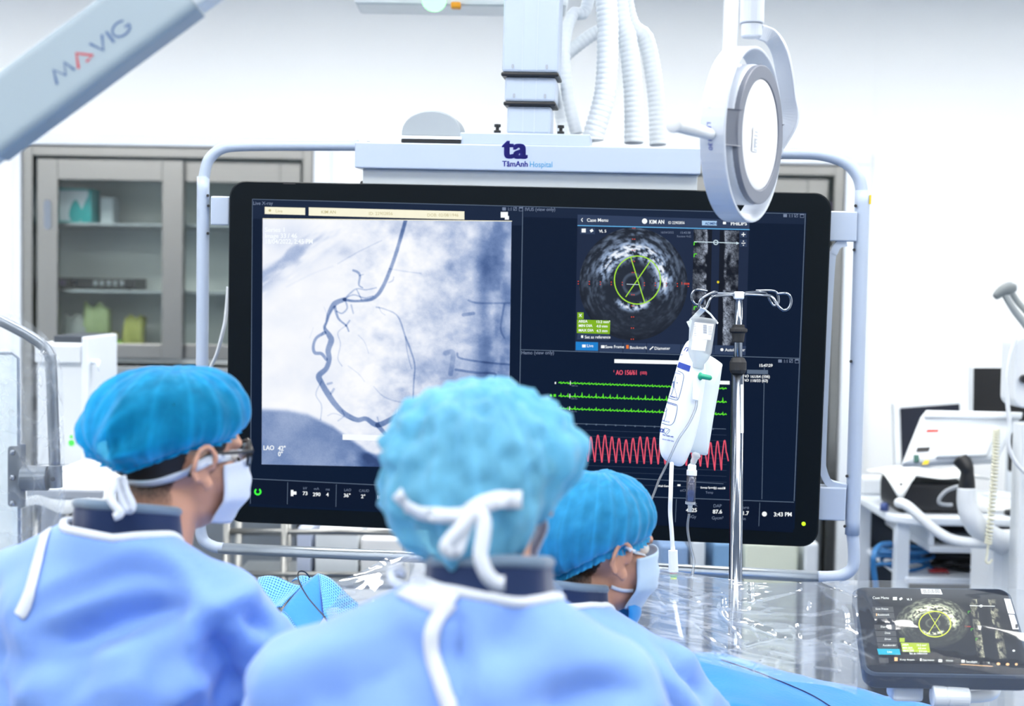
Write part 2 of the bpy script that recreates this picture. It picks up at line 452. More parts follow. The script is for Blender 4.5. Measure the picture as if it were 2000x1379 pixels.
# back wall with two recesses for the steel cabinets
CABS = []
def pyx(px, py): return PY(px, py, YB)
c1x0, c1x1 = pyx(44, 500)[0], pyx(612, 500)[0]; c1z = pyx(330, 287)[2]
c2x0, c2x1 = pyx(1060, 500)[0], pyx(1646, 500)[0]; c2z = pyx(1600, 322)[2]
xs = [XL, c1x0, c1x1, c2x0, c2x1, XR]
bw = root('wall_back', 'white back wall with two recessed steel cabinets', None, (0, YB, 0)); bw['kind'] = 'structure'
DP = .45
seamx = pyx(1706, 300)[0]
for (a, b, z0, z1) in ((XL, c1x0, 0, ZC), (c1x0, c1x1, c1z, ZC), (c1x1, c2x0, 0, ZC), (c2x0, c2x1, c2z, ZC), (c2x1, seamx-.0004, 0, ZC), (seamx+.0004, XR, 0, ZC)):
    obj('wall_panel', box((a, YB, z0), (b, YB+DP+.1, z1)), M_WALL, bw)
obj('wall_backing', box((XL, YB+DP, 0), (XR, YB+DP+.08, ZC)), M_WALL, bw)
# white trim round the cabinets
for i, (a, b, z) in enumerate(((c1x0, c1x1, c1z), (c2x0, c2x1, c2z))):
    t = root('trim_%d' % (i+1), 'white reveal trim round the %s recessed steel cabinet' % ('left', 'right')[i], None, ((a+b)/2, YB, 0)); t['kind'] = 'structure'
    w = .07 if i == 0 else .1
    obj('casing', box((a-w*.5, YB-.025, 0), (a, YB+.0, z+.045)), M_WHITE, t, bevel=.004)
    obj('casing', box((b, YB-.025, 0), (b+w, YB+.0, z+.045)), M_WHITE, t, bevel=.004)
    obj('casing', box((a-w*.5, YB-.03, z), (b+w, YB+.0, z+.05)), M_WHITE, t, bevel=.004)
# ceiling light panels
LMAT = mat('light_diffuser', (255, 252, 247), .5, var=.0, emit=LIGHT_W)
LX = [-2.3, -.75, .8, 2.4]; LY = [-1.3, .7, 2.5, 4.35]
where = ['behind the viewer', 'over the viewer', 'over the staff', 'in front of the cabinets']
side = ['far left', 'left of centre', 'right of centre', 'far right']
for j, y in enumerate(LY):
    for i, x in enumerate(LX):
        l = root('ceiling_light', 'flat white ceiling light panel %s %s' % (side[i], where[j]), 'ceiling light', (x, y, ZC-.02), group='ceiling light panels')
        obj('diffuser', box((x-.57, y-.27, ZC-.018), (x+.57, y+.27, ZC-.01)), LMAT, l)
        for a in ((x-.6, y-.3, x+.6, y-.27), (x-.6, y+.27, x+.6, y+.3), (x-.6, y-.27, x-.57, y+.27), (x+.57, y-.27, x+.6, y+.27)):
            obj('frame_strip', box((a[0], a[1], ZC-.02), (a[2], a[3], ZC-.001)), M_WHITEP, l)
# ================================================================== steel cabinets
def cabinet(name, label, x0, x1, zt, zsplit, shelves, ndoor=2):
    c = root(name, label, 'cabinet', ((x0+x1)/2, YB, 0)); g = .004
    x0 += g; x1 -= g; zt -= g; w = .04; yf = YB-.012
    obj('outer_frame', cat(box((x0, yf, 0), (x0+w, yf+.05, zt)), box((x1-w, yf, 0), (x1, yf+.05, zt)), box((x0+w, yf, zt-w), (x1-w, yf+.05, zt))), M_STEEL, c, bevel=.003)
    obj('carcass', cat(box((x0, yf+.06, 0), (x0+.01, YB+DP-.02, zt)), box((x1-.01, yf+.06, 0), (x1, YB+DP-.02, zt)), box((x0, YB+DP-.03, 0), (x1, YB+DP-.02, zt)),
        box((x0, yf+.06, zt-.01), (x1, YB+DP-.02, zt)), box((x0, yf+.06, zsplit-.02), (x1, YB+DP-.02, zsplit))), M_CABIN, c)
    xi0, xi1 = x0+w+.014, x1-w-.014; xm = (xi0+xi1)/2+.02; dw = .085
    for k, (a, b) in enumerate(((xi0, xm+.04), (xm-.045, xi1))):
        y0 = yf+.012+.03*k
        d = obj('door', cat(box((a, y0, zsplit), (a+dw, y0+.025, zt-w-.01)), box((b-dw, y0, zsplit), (b, y0+.025, zt-w-.01)),
            box((a+dw, y0, zt-w-.01-dw), (b-dw, y0+.025, zt-w-.01)), box((a+dw, y0, zsplit), (b-dw, y0+.025, zsplit+.06))), M_STEEL, c, bevel=.003)
        obj('glass_pane', box((a+dw, y0+.01, zsplit+.06), (b-dw, y0+.015, zt-w-.01-dw)), M_PANE, d)
        hx = a+.045 if k == 0 else b-.045
        obj('pull', prism(rrect(hx-.014, zsplit+.52, hx+.014, zsplit+.64, .013), y0-.006, y0+.002), M_CHROME, d, smooth=False)
    for z in shelves: obj('shelf', box((x0+.012, yf+.09, z-.012), (x1-.012, YB+DP-.04, z)), M_STEEL_H, c, bevel=.002)
    # drawers below
    n = 3; zz = np.linspace(zsplit-.03, .12, n+1)
    for i in range(n):
        for a, b in ((xi0, xm-.003), (xm+.003, xi1)):
            d = obj('drawer', box((a, yf+.012, zz[i+1]+.006), (b, yf+.04, zz[i]-.004)), M_STEEL_H, c, bevel=.003)
            obj('pull', box(((a+b)/2-.1, yf-.004, zz[i]-.06), ((a+b)/2+.1, yf+.011, zz[i]-.045)), M_CHROME, d, bevel=.003)
    obj('plinth', box((x0+w, yf+.02, 0), (x1-w, yf+.05, .11)), M_STEEL, c)
    return c
ys = YB+.12
def zat(px, py, y=ys): return PY(px, py, y)[2]
sh1 = [zat(250, 437), zat(250, 567), zat(250, 690)]
zs = zat(250, 700, YB)
cabinet('steel_cabinet', 'tall stainless steel cabinet with sliding glass doors left of the big screen', c1x0, c1x1, c1z, zs, sh1[:2]+[zs+.004])
cabinet('steel_cabinet', 'stainless steel cabinet mostly hidden behind the right half of the big screen', c2x0, c2x1, c2z, zs-.02, [zat(1600, 470), zat(1600, 640)])
def at(px, py, y): return PY(px, py, y)
# box of gloves
yb = YB+.16
M_TEAL = mat('teal_card', (20, 178, 182), .5); M_CARD = mat('pale_card', (222, 236, 246), .5)
bx0, bx1 = at(97, 400, yb)[0], at(178, 400, yb)[0]; bz0, bz1 = sh1[0]+.002, at(140, 368, yb)[2]
g = root('carton', 'white and teal carton on the top shelf of the glass cabinet', 'box', ((bx0+bx1)/2, yb, bz0))
obj('carton_body', box((bx0, yb, bz0), (bx1, yb+.12, bz1)), M_CARD, g, bevel=.003)
obj('teal_edge', cat(box((bx1-.012, yb-.002, bz0), (bx1+.001, yb+.121, bz1+.001)), box((bx0, yb-.002, bz1-.008), (bx1, yb+.121, bz1+.0015)), box((bx0, yb-.002, bz0), (bx1, yb, bz0+.008))), M_TEAL, g)
def leafshape(cx, cz, w, h, y):
    a = np.linspace(0, 2*np.pi, 24, endpoint=False); o = np.column_stack([cx+w*np.cos(a)*(1-.35*np.sin(a)), cz+h*np.sin(a)]); return prism(o, y-.0035, y-.002)
ww = bx1-bx0; hh = bz1-bz0
obj('printed_drop', leafshape(bx0+ww*.63, bz0+hh*.34, ww*.15, hh*.33, yb), M_TEAL, g)
obj('printed_band', prism(np.array([(bx1-.012, bz0+.008), (bx1-.012, bz1-.03), (bx1-.045, bz0+hh*.3), (bx1-.04, bz0+.008)]), yb-.003, yb-.002), M_TEAL, g)
o = obj('packet', box((bx1+.02, yb+.06, bz0), (bx1+.075, yb+.16, bz1-.03)), mat('grey_card', (196, 206, 214), .5), None, bevel=.004); tag(o, 'pale grey packet behind the teal carton', 'packet')
# black device on the middle shelf
dx0, dx1 = at(98, 550, yb)[0], at(262, 550, yb)[0]; dz = sh1[1]+.002; dh = .047
g = root('disc_recorder', 'black flat electronic deck with silver buttons on the middle cabinet shelf', 'recorder', ((dx0+dx1)/2, yb, dz))
obj('casing', box((dx0, yb, dz+.004), (dx1, yb+.2, dz+dh)), M_BLACK, g, bevel=.003)
for fx in (dx0+.03, dx1-.03): obj('foot', cyl((fx, yb+.04, dz), (fx, yb+.04, dz+.006), .012), M_RUBBER, g)
obj('dial', cyl((dx0+.105, yb-.012, dz+.026), (dx0+.105, yb, dz+.026), .013), M_CHROME, g, smooth=False)
for k in range(5): obj('button', cbox((dx0+.19+.028*k, yb-.004, dz+.026), (.015, .008, .022)), mat('silver_button', (150, 156, 160), .3, .8), g, bevel=.002)
obj('display', cbox((dx0+.04, yb-.002, dz+.026), (.05, .003, .02)), mat('violet_display', (60, 50, 90), .3), g)
# packs on the bottom shelf
packs = [(190, 625, 55, 70, (150, 170, 120), 'sage green folded pack'), (262, 640, 45, 52, (176, 182, 96), 'olive yellow plastic pack'), (215, 668, 40, 30, (216, 206, 60), 'bright yellow pack'),
         (150, 640, 42, 50, (150, 158, 156), 'grey wrapped pack'), (232, 676, 26, 14, (150, 210, 70), 'lime green small pack')]
zb = zs+.006
for k, (px, py, w, h, c, nm) in enumerate(packs):
    y = yb+.02+.06*(k % 3); p = at(px, py, y); hw = w/2*y/FPX; top = at(px, py-h/2, y)[2]
    a = np.linspace(0, 1, 9)
    V, F = grid(9, 9, lambda u, v: (p[0]+(u-.5)*2*hw*(1-.15*v), y+.03*math.sin(3*u+k)*.4-.02*math.sin(math.pi*v), zb+v*(top-zb)*(1-.12*abs(math.sin(5*u+k)))))
    o = obj('supply_pack', (V, F), mat('pack_%d' % k, c, .5, var=.25, scale=30), None, smooth=True, solid=.04)
    tag(o, nm+' on the bottom shelf of the left glass cabinet', 'packet', 'supply packs on the cabinet shelf')
# things in the right cabinet seen past the screen edge
for k, (px, py, w, h, c, nm) in enumerate(((1612, 405, 44, 16, (170, 160, 200), 'lilac box'), (1612, 735, 34, 40, (232, 236, 240), 'round white jar'), (1614, 800, 30, 60, (214, 220, 224), 'stacked white carton'), (1612, 872, 30, 60, (206, 212, 214), 'lower white carton'))):
    y = YB+.14; p = at(px, py, y); w = w*y/FPX; h = h*y/FPX
    geo = cbox(p, (w, .12, h)) if k != 1 else lathe([(w*.5, 0), (w*.55, h*.7), (w*.5, h*.72), (w*.45, h)], p-(0, 0, h/2), (0, 0, 1))
    o = obj('storage_box' if k != 1 else 'jar', geo, mat('stored_%d' % k, c, .5), None, smooth=(k == 1), bevel=.004 if k != 1 else 0); tag(o, nm+' in the right steel cabinet past the screen edge', 'box' if k != 1 else 'jar')
# ================================================================== big monitor
MR = rotv((0.02386704, 0.01032935, -0.09518351)); MC = np.array([0.0189483, 3.21900992, 1.68345574])
MM = frame4(MR, MC); MW, MH = 1.36, .79047638
def LP(px, py, off=0.0):                # pixel -> monitor-local point on plane y=off
    r = ray(px, py)@MR; c = (CC-MC)@MR
    t = (off-c[1])/r[1]; return c+r*t
def L2(px, py, off=0.0):
    q = LP(px, py, off); return q[0], q[2]
def flat(g2, off):                      # pixel-space flat mesh -> monitor local
    return np.array([LP(x, y, off) for x, y in g2[0]]), g2[1]
base = MC+MR@np.array([0, 0, -MH/2])
mon = root('monitor', 'very large black flat screen showing an angiogram and scan images', 'monitor', MC, MR)
obj('bezel', prism(rrect(-MW/2, -MH/2, MW/2, MH/2, .038, 8), 0, .055, ch=.004), M_BEZEL, mon, local=True)
obj('back_cover', prism(rrect(-MW/2+.12, -MH/2+.1, MW/2-.12, MH/2-.08, .04, 6), .055, .075, ch=.008), M_BEZEL, mon, local=True)
# panel glass area
p0, p1, p2, p3 = L2(492, 388), L2(1575, 418), L2(1552, 1040), L2(487, 984)
sx0 = (p0[0]+p3[0])/2; sx1 = (p1[0]+p2[0])/2; sz1 = (p0[1]+p1[1])/2; sz0 = (p2[1]+p3[1])/2
scr = obj('screen', prism(rrect(sx0, sz0, sx1, sz1, .002, 1), -.0006, .0), emat('screen_navy', (4, 20, 46), 1), mon, local=True)
def part(name, g2, layer, m, par=scr):
    o = obj(name, flat(g2, -.0006-.0003*layer), m, par, local=True)
    if any(w in name for w in ('text', 'ticks', 'grid', 'axes', 'markers', 'tabs')): o['kind'] = 'stuff'     # print too small to pick apart
    return o
def parts(name, gs, layer, m, par=scr):
    for g in gs: part(name, g, layer, m, par)
E_LINE = emat('screen_line', (92, 108, 130)); E_DIM = emat('screen_dim_text', (120, 134, 160)); E_WHT = emat('screen_white', (245, 250, 255), 1.05)
E_SLATE = emat('screen_slate', (47, 62, 92)); E_PANEL = emat('screen_panel', (28, 40, 66)); E_BLACK = emat('screen_black', (9, 14, 28)); E_GREEN = emat('screen_green', (92, 222, 40), 1.1)
E_LIME = emat('screen_lime', (168, 228, 60)); E_LBOX = emat('screen_lime_box', (128, 178, 28)); E_BLUE = emat('screen_blue', (28, 128, 206)); E_SKY = emat('screen_sky_line', (98, 176, 232))
E_RED = emat('screen_red', (232, 88, 112)); E_RED2 = emat('screen_orange_red', (226, 78, 52)); E_CREAM = emat('screen_cream', (250, 246, 220)); E_BAR = emat('screen_statusbar', (4, 16, 40)); E_GRID = emat('screen_grid_line', (48, 60, 84))
E_UP = emat('screen_reflect_navy', (20, 34, 60))  # greyer navy: reflection at the screen top painted into the title bands
SL = .0215
# title band + pane outlines
parts('title_band', [rect2(493, 389, 1019, 427, .0258), rect2(1023, 403, 1574, 424, .026)], 1, E_UP)
ol = [line2([(493, 389), (1574, 418)], 1.3), line2([(1021, 403), (1012, 965)], 1.6), line2([(1573, 418), (1551, 979)], 1.6), line2([(490, 935), (1012, 961), (1551, 981)], 1.4), line2([(1016, 683), (1562, 700)], 1.4), line2([(493, 389), (489, 984)], 1.2), line2([(1493, 715), (1488, 975)], 1.2)]
ol += [line2([(562, 942), (561, 985)], 1.1), line2([(657, 946), (656, 990)], 1.1), line2([(1321, 975), (1319, 1020)], 1.1), line2([(1484, 982), (1482, 1028)], 1.1)]
parts('pane_outline', ol, 3, E_LINE)
part('status_bar', (np.array([(490, 936), (1012, 962), (1551, 982), (1549, 1040), (488, 984)]), [(0, 1, 2, 3, 4)]), 1, E_BAR)

# ---- angiogram painted as a fine lit grid
NX, NY = 400, 400
cx = np.array([(513, 428), (999, 432.5), (993, 917), (511, 907)], float)
u = np.linspace(0, 1, NX)[None, :, None]; v = np.linspace(0, 1, NY)[:, None, None]
pxy = (1-v)*((1-u)*cx[0]+u*cx[1])+v*((1-u)*cx[3]+u*cx[2]); X = pxy[..., 0]; Y = pxy[..., 1]
def n2(sx, sy, o=4, ph=0, rot=0):
    c, s = math.cos(rot), math.sin(rot); x = (X*c+Y*s)/sx; y = (-X*s+Y*c)/sy
    return fbm(np.stack([x+ph, y+ph*1.7, np.full_like(X, ph*.37)], -1), o)
def sst(a, b, x): t = np.clip((x-a)/(b-a), 0, 1); return t*t*(3-2*t)
dark = .05+.24*sst(690, 900, X)+.10*sst(880, 960, X)
dark += (n2(70, 60, 5, 1)-.5)*(.22+.46*sst(640, 800, X))
dark += (n2(22, 22, 4, 5)-.5)*.26*sst(620, 760, X)+(n2(9, 7, 3, 9)-.5)*.12*sst(600, 720, X)
dark += .16*np.exp(-((Y-(430+.62*(690-X)))/34)**2)*sst(720, 600, X)*sst(.42, .68, n2(60, 20, 3, 2, -.6))*2
dark += .24*np.exp(-((X-975)/32)**2)*sst(.35, .6, n2(40, 90, 4, 12))
dark += .22*np.exp(-((X-945)/14)**2)*sst(440, 520, Y)
dark += .22*np.exp(-(((X-878)/10)**2+((Y-522)/10)**2))+.16*np.exp(-(((X-672)/16)**2+((Y-490)/14)**2))
dark += .12*np.exp(-(((X-740)/14)**2+((Y-655)/12)**2))
dark += .14*np.exp(-(((X-985)/40)**2+((Y-900)/120)**2))
dark -= .25*np.exp(-(((X-830)/40)**2+((Y-470)/60)**2))*sst(700, 800, X)*0.6
def plines(pts, wd, amt, soft=1.6, k=7):
    global dark
    q = smoothp(pts, k); w = np.interp(np.linspace(0, 1, len(q)), np.linspace(0, 1, len(np.atleast_1d(wd))), np.atleast_1d(wd)); D = np.full_like(X, 1e3)
    m = 30; x0, x1, y0, y1 = q[:, 0].min()-m, q[:, 0].max()+m, q[:, 1].min()-m, q[:, 1].max()+m
    ii = np.where((Y[:, 0] > y0-8) & (Y[:, 0] < y1+8))[0]; jj = np.where((X[0] > x0-8) & (X[0] < x1+8))[0]
    if not len(ii) or not len(jj): return
    s = (slice(ii[0], ii[-1]+1), slice(jj[0], jj[-1]+1)); xs, ys_ = X[s], Y[s]; Dd = np.full_like(xs, 1e3)
    for i in range(len(q)-1):
        a, b = q[i], q[i+1]; ab = b-a; L = ab@ab+1e-9; t = np.clip(((xs-a[0])*ab[0]+(ys_-a[1])*ab[1])/L, 0, 1)
        Dd = np.minimum(Dd, np.hypot(xs-a[0]-t*ab[0], ys_-a[1]-t*ab[1])-(w[i]/2))
    dark[s] += amt*.95*(1-sst(-soft*.6, soft, Dd))
dark += .13*np.exp(-(((X-560)/50)**2+((Y-466)/22)**2))
# cardiac silhouette and diaphragm
edge = np.interp(X, [511, 560, 600, 650, 700, 740, 770], [796, 798, 806, 830, 866, 896, 912])
dark += (.48+.16*(n2(40, 40, 4, 21)-.5))*sst(-4, 10, Y-edge)*(1-sst(735, 775, X+(edge-Y)*.1))
dark += .5*sst(-3, 8, Y-np.interp(X, [700, 735, 770], [880, 885, 890]))*sst(690, 720, X)*sst(900, 780, X)
MAIN = [(672, 585), (654, 593), (643, 611), (637.6, 629), (634, 640), (643, 655), (647, 665), (641, 684), (643, 702), (637, 720), (623, 734), (628.5, 749), (639, 767), (654, 789), (672, 807), (697, 820), (715, 818), (737, 830), (766, 818), (788, 807), (805, 800)]
plines([(795, 420), (775, 490), (757, 540), (742, 570), (728, 583), (712, 587), (690, 588), (672, 585)], [6.5, 6.5, 7, 6, 4, 5], .52)
plines(MAIN, [8, 10, 7, 4, 5, 10, 11, 10, 9, 9, 11, 10, 11, 10, 9, 9, 8, 10, 9, 7, 5], .46)
plines([(737, 830), (750, 845), (763, 860), (776, 878)], [8, 6, 5], .4)
plines([(634, 650), (618, 660), (612, 676), (615, 689), (628, 691), (637, 702)], [6, 5, 5, 6, 6, 5], .42)
for pts, w, a in ([[(654, 600), (661, 622), (676, 636), (681, 647)], [5, 3, 2], .4], [[(676, 636), (683, 626)], [3, 2], .3], [[(690, 528), (699, 532), (703, 540), (701, 556), (708, 562)], [4, 4, 2], .34],
    [[(703, 538), (710, 536)], [2, 1], .25], [[(672, 585), (685, 572), (697, 564), (715, 566), (735, 562)], [3, 2, 1.5], .3], [[(672, 585), (690, 576), (712, 582), (728, 578)], [2, 2], .3], [[(697, 566), (706, 585)], 2, .3],
    [[(675, 588), (678, 602), (668, 612), (658, 608)], [3, 2], .3], [[(686, 596), (690, 612)], [3, 2], .25], [[(759, 552), (767, 548), (769, 541)], 1.8, .28], [[(735, 600), (752, 604), (777, 618), (792, 658), (802, 684), (810, 713), (808, 750), (806, 800)], [2, 2, 3, 2, 2], .28],
    [[(792, 658), (796, 690), (804, 720)], 1.4, .2], [[(628, 745), (617, 770), (628, 792), (626, 820)], 1.6, .22], [[(634, 640), (628, 655), (640, 625), (633, 600)], 1.3, .12], [[(676, 636), (660, 650), (665, 672), (660, 700), (668, 715)], 1.4, .22],
    [[(680, 715), (700, 730), (712, 745)], 1.2, .18], [[(700, 655), (712, 668), (720, 690)], 1.2, .16], [[(730, 755), (750, 775), (780, 785), (806, 784)], 1.4, .16], [[(640, 812), (655, 808), (690, 822)], 1.3, .2], [[(760, 525), (790, 530), (822, 534)], 2, .14],
    [[(660, 515), (700, 492), (745, 470)], 1.5, .14], [[(605, 660), (612, 640)], 1.2, .1], [[(650, 600), (640, 620), (634, 640)], 1.2, .14], [[(740, 600), (745, 610), (752, 615)], 1.4, .2], [[(668, 802), (672, 812), (660, 822)], 1.5, .2],
    [[(640, 750), (648, 748)], 4, .25], [[(647, 768), (652, 760)], 4, .25], [[(915, 587), (935, 592), (995, 592)], 3, .2], [[(893, 690), (900, 700), (950, 708), (995, 712)], 3, .26], [[(890, 722), (930, 728), (968, 732), (950, 760)], 4, .24], [[(985, 595), (978, 640), (985, 660)], 3, .2],
    [[(905, 615), (925, 612)], 6, .22], [[(870, 690), (885, 690), (880, 730)], 9, .14], [[(740, 826), (737, 815)], 2, .2], [[(560, 560), (610, 535), (650, 520)], 3, .05]):
    plines(pts, w, a)
dark += (RNG.random(dark.shape)-.5)*.05*sst(.05, .3, dark)
dark = np.clip(dark, 0, 1)[..., None]
ramp = np.array([(252, 253, 255), (230, 236, 249), (172, 188, 220), (114, 138, 184), (76, 102, 152), (50, 72, 120)], float); tt = np.array([0, .14, .36, .58, .8, 1.0])
rgb = np.stack([np.interp(dark[..., 0], tt, lin(ramp)[:, k]) for k in range(3)], -1)
lx0, lz1 = L2(513, 428); lx1, lz0 = L2(993, 917)
GA = np.array([LP(*q, -.0012) for q in pxy.reshape(-1, 2)]).reshape(NY, NX, 3)
obj('angiogram_image', gridA(GA), vcmat('lit_picture', 1.0), scr, local=True, col=rgb.reshape(-1, 3))
part('angiogram_tabs', cat2(rect2(517, 404, 596, 418, .025), rect2(603, 405, 907, 421, .026), line2([(513, 427), (1000, 432)], 1.4)), 4, E_CREAM)
tx = [text2('Series 1', 517, 453, 9, .02), text2('Image 33 / 46', 517, 465, 9, .02, sx=.9), text2('18/04/2022, 2:45 PM', 517, 476, 9, .02, sx=.88), text2('LAO', 514, 879, 9, .025, sx=.85), text2('42°', 543, 880, 9, .025, sx=.85), text2('0°', 543, 891, 9, .025, sx=.85)]
tx += [rect2(669, 848, 766, 859, .03), rect2(775, 800, 777, 822), rect2(978, 414, 992, 425), rect2(986, 422, 994, 429)]
part('angiogram_text', cat2(*tx), 6, E_WHT)
E_OCH = emat('screen_ochre_text', (196, 186, 140))
part('tab_text', cat2(text2('Live', 538, 415, 6), text2('KIM AN', 627, 417, 6, .01), text2('ID: 22902856', 720, 420, 6), text2('DOB: 02/08/1946', 834, 423, 6), disc2(527, 411, 2.5)), 6, E_OCH)
dim = [text2('Live X-ray', 494, 400, 6.5, .01), text2('IVUS (view only)', 1025, 412, 6.5, .01, sx=.95), text2('Hemo (view only)', 1018, 692, 6.5, .01, sx=.95)]
def winicons(x, y, s=1):
    return [rect2(x, y-4, x+7, y+2, .026), text2('1:1', x+10, y+2.4, 6, .015, sx=.9), line2([(x+22, y-4), (x+28, y-4), (x+28, y+2), (x+22, y+2), (x+22, y-4)], 1), line2([(x+22, y+2), (x+28, y-4)], 1), line2([(x+33, y-4), (x+40, y-4), (x+40, y+3), (x+33, y+3), (x+33, y-4)], 1), line2([(x+33, y-3), (x+40, y-3)], 1.8)]
dim += winicons(1530, 422)+winicons(1520, 706)+winicons(981, 409)
part('dim_text', cat2(*dim), 4, E_DIM)
# ---- IVUS window
part('scan_window', (np.array([(1128, 419), (1464, 430), (1456, 694), (1123, 686)]), [(0, 1, 2, 3)]), 2, E_PANEL)
parts('scan_bar', list(((np.array([(1128, 419), (1464, 430), (1463.5, 448), (1127.6, 440)]), [(0, 1, 2, 3)]), (np.array([(1124, 667), (1457, 676), (1456, 694), (1123, 686)]), [(0, 1, 2, 3)]), (np.array([(1128, 651), (1191, 653), (1190, 664), (1127, 663)]), [(0, 1, 2, 3)]), rect2(1133, 445, 1162, 457, .02), rect2(1445, 452, 1459, 464), rect2(1445, 468, 1459, 482))), 3, E_SLATE)
part('scan_blue_line', line2([(1128, 440.5), (1464, 448.5)], 1.8), 4, E_SKY)
part('live_button', rect2(1124.5, 667.5, 1168, 684, .025), 4, E_BLUE)
parts('button_gap', [line2([(x, 668), (x-.5, 689)], 1.2) for x in (1170, 1217, 1263, 1330, 1395)], 4, emat('screen_gap', (24, 34, 56)))
part('badge', prism and cat2(rect2(1371, 431, 1400, 440, .024)), 5, emat('screen_badge', (170, 205, 240)))
wt = [text2('Case Menu', 1146, 433, 6.5, .015), line2([(1138, 426), (1135.5, 429.5), (1138, 433)], 1.5), disc2(1259, 432, 5.2), text2('KIM AN', 1268, 437, 7.6, .03, sx=.8), text2('ID 22902856', 1305, 437.5, 5.2, .01, sx=.82), rect2(1412, 433, 1418, 438), text2('PHILIPS', 1427, 440, 7, .04),
      rect2(1136, 446.5, 1144, 454), line2([(1153, 452), (1158, 449)], 5), text2('VL 5', 1170, 454, 5.4, .02), text2('Set as reference', 1142, 661, 5.4, .015), rect2(1135, 655, 1139, 660), text2('Live', 1146, 678, 5.6, .01), rect2(1137, 673, 1144, 678.5),
      text2('Save Frame', 1182, 680, 5.6, .015), rect2(1174, 674.5, 1181, 680), text2('Bookmark', 1230, 681.5, 5.6, .015), text2('Diameter', 1278, 683, 5.6, .015), line2([(1269, 683), (1276, 677)], 2), text2('Autoborder', 1416, 686, 5.6, .015), disc2(1410, 683, 3),
      line2([(1452, 454), (1452, 462)], 1.6), line2([(1448, 458), (1456, 458)], 1.6), line2([(1448, 475), (1456, 475)], 1.4), disc2(1452, 471, 1.1), disc2(1452, 479, 1.1)]
part('scan_text', cat2(*wt), 6, E_WHT)
part('scan_dim_text', cat2(text2('18/04/2022', 1290, 456, 4), text2('15:43:38', 1328, 456.5, 4.2, .01), text2('Review 4.62', 1322, 463.5, 4)), 6, E_DIM)
part('badge_text', text2('ADMIN', 1377, 439, 5, .02), 7, emat('screen_badge_text', (50, 84, 140)))
part('bookmark_icon', rect2(1223, 674, 1228, 681), 6, emat('screen_orange', (232, 120, 52)))
def ivus(C, rx, ry, to3, layer, parent, m, warm=False, nth=260, nr=46):
    th = np.linspace(0, 2*np.pi, nth, endpoint=False); r = np.linspace(.02, 1, nr); TH, RR = np.meshgrid(th, r)
    P3 = np.stack([np.cos(TH)*6, np.sin(TH)*6, RR*22], -1); nz = fbm(P3*1.3, 4); fine = fbm(np.stack([np.cos(TH)*12*RR, np.sin(TH)*12*RR, RR*46], -1), 2)
    up = np.sin(-0.0+TH)                      # +1 = up
    sh = .5+.5*up
    lum = .02+.0*RR
    wall = np.exp(-((RR-.56-.03*up)/.12)**2)*sst(-.35, .5, np.sin(TH+.25))
    lum = lum+1.25*wall*sst(.36, .62, nz)*(.4+.9*fine)
    lum = lum+.62*sst(.5, .62, RR)*(.05+.5*sh**1.4)*sst(.4, .75, nz)*(.2+fine)
    lum = lum*(1-.75*sst(.82, 1.0, RR)*(.35+.65*(1-fine)))
    inner = np.exp(-((RR-.42)/.05)**2)*sst(-.55, -.95, up)*sst(.4, .6, nz)
    lum = lum+.9*inner+.08*sst(.22, .19, RR)*sst(.14, .17, RR)
    lum = np.clip(lum, 0, 1)[..., None]; c0 = lin((6, 10, 22)); c1 = lin((150, 172, 205) if not warm else (168, 174, 150)); c2 = lin((240, 246, 255) if not warm else (240, 238, 205))
    rgb = np.where(lum < .5, c0+(c1-c0)*lum*2, c1+(c2-c1)*(lum-.5)*2)
    pts = np.stack([C[0]+rx*RR*np.cos(TH), C[1]-ry*RR*np.sin(TH)], -1).reshape(-1, 2)
    V, F = gridA(np.array([to3(*q, layer) for q in pts]).reshape(nr, nth, 3), True)
    F.append(tuple(range(nth))[::-1])
    return obj('scan_disc', (V, F), m, parent, local=True, col=rgb.reshape(-1, 3))
lay = lambda x, y, l: LP(x, y, -.0006-.0003*l)
ivus((1237, 555), 106, 110, lay, 4, scr, vcmat('lit_picture'))
def strips(x0, x1, y0, y1, side_, to3, layer, parent, m, seed, warm=False, nu=26, nv=130, drift=0):
    uu, vv = np.meshgrid(np.linspace(0, 1, nu), np.linspace(0, 1, nv)); t = uu if side_ else 1-uu
    nz = fbm(np.stack([uu*4+seed, vv*22, np.full_like(uu, seed*1.)], -1), 3); fn = RNG.random(uu.shape)
    e = .22+.12*(fbm(np.stack([vv*7, vv*0, vv*0+seed], -1), 2)-.5)
    lum = .75*sst(e, e+.06, t)*np.exp(-(t-e)*2.2)*(.1+1.1*fn*nz*1.5)*sst(.3, .6, nz)
    lum *= 1-.8*np.exp(-((vv-.33)/.02)**2)
    lum = np.clip(lum, 0, 1)[..., None]; c0 = lin((8, 13, 26)); c2 = lin((205, 218, 240) if not warm else (214, 212, 180)); rgb = c0+(c2-c0)*lum
    pts = np.stack([x0+(x1-x0)*uu+drift*vv, y0+(y1-y0)*vv+(x0+(x1-x0)*uu-x0)*.025], -1).reshape(-1, 2)
    obj('scan_strip', gridA(np.array([to3(*q, layer) for q in pts]).reshape(nv, nu, 3)), m, parent, local=True, col=rgb.reshape(-1, 3))
strips(1355, 1391, 448, 672, 0, lay, 4, scr, vcmat('lit_picture'), 2, drift=-5)
strips(1406, 1444, 450, 674, 1, lay, 4, scr, vcmat('lit_picture'), 5, drift=-5)
gl = [ring2(1245, 547, 45, 47, 2.2), line2([(1232, 503), (1259, 590)], 2), line2([(1270, 510), (1222, 580)], 2)]
parts('lumen_line', gl, 6, E_LIME)
part('strip_markers', cat2(*[line2([(1355.5, y+6), (1356, y), (1361, y)], 2) for y in (473, 496, 599)]), 6, E_GREEN)
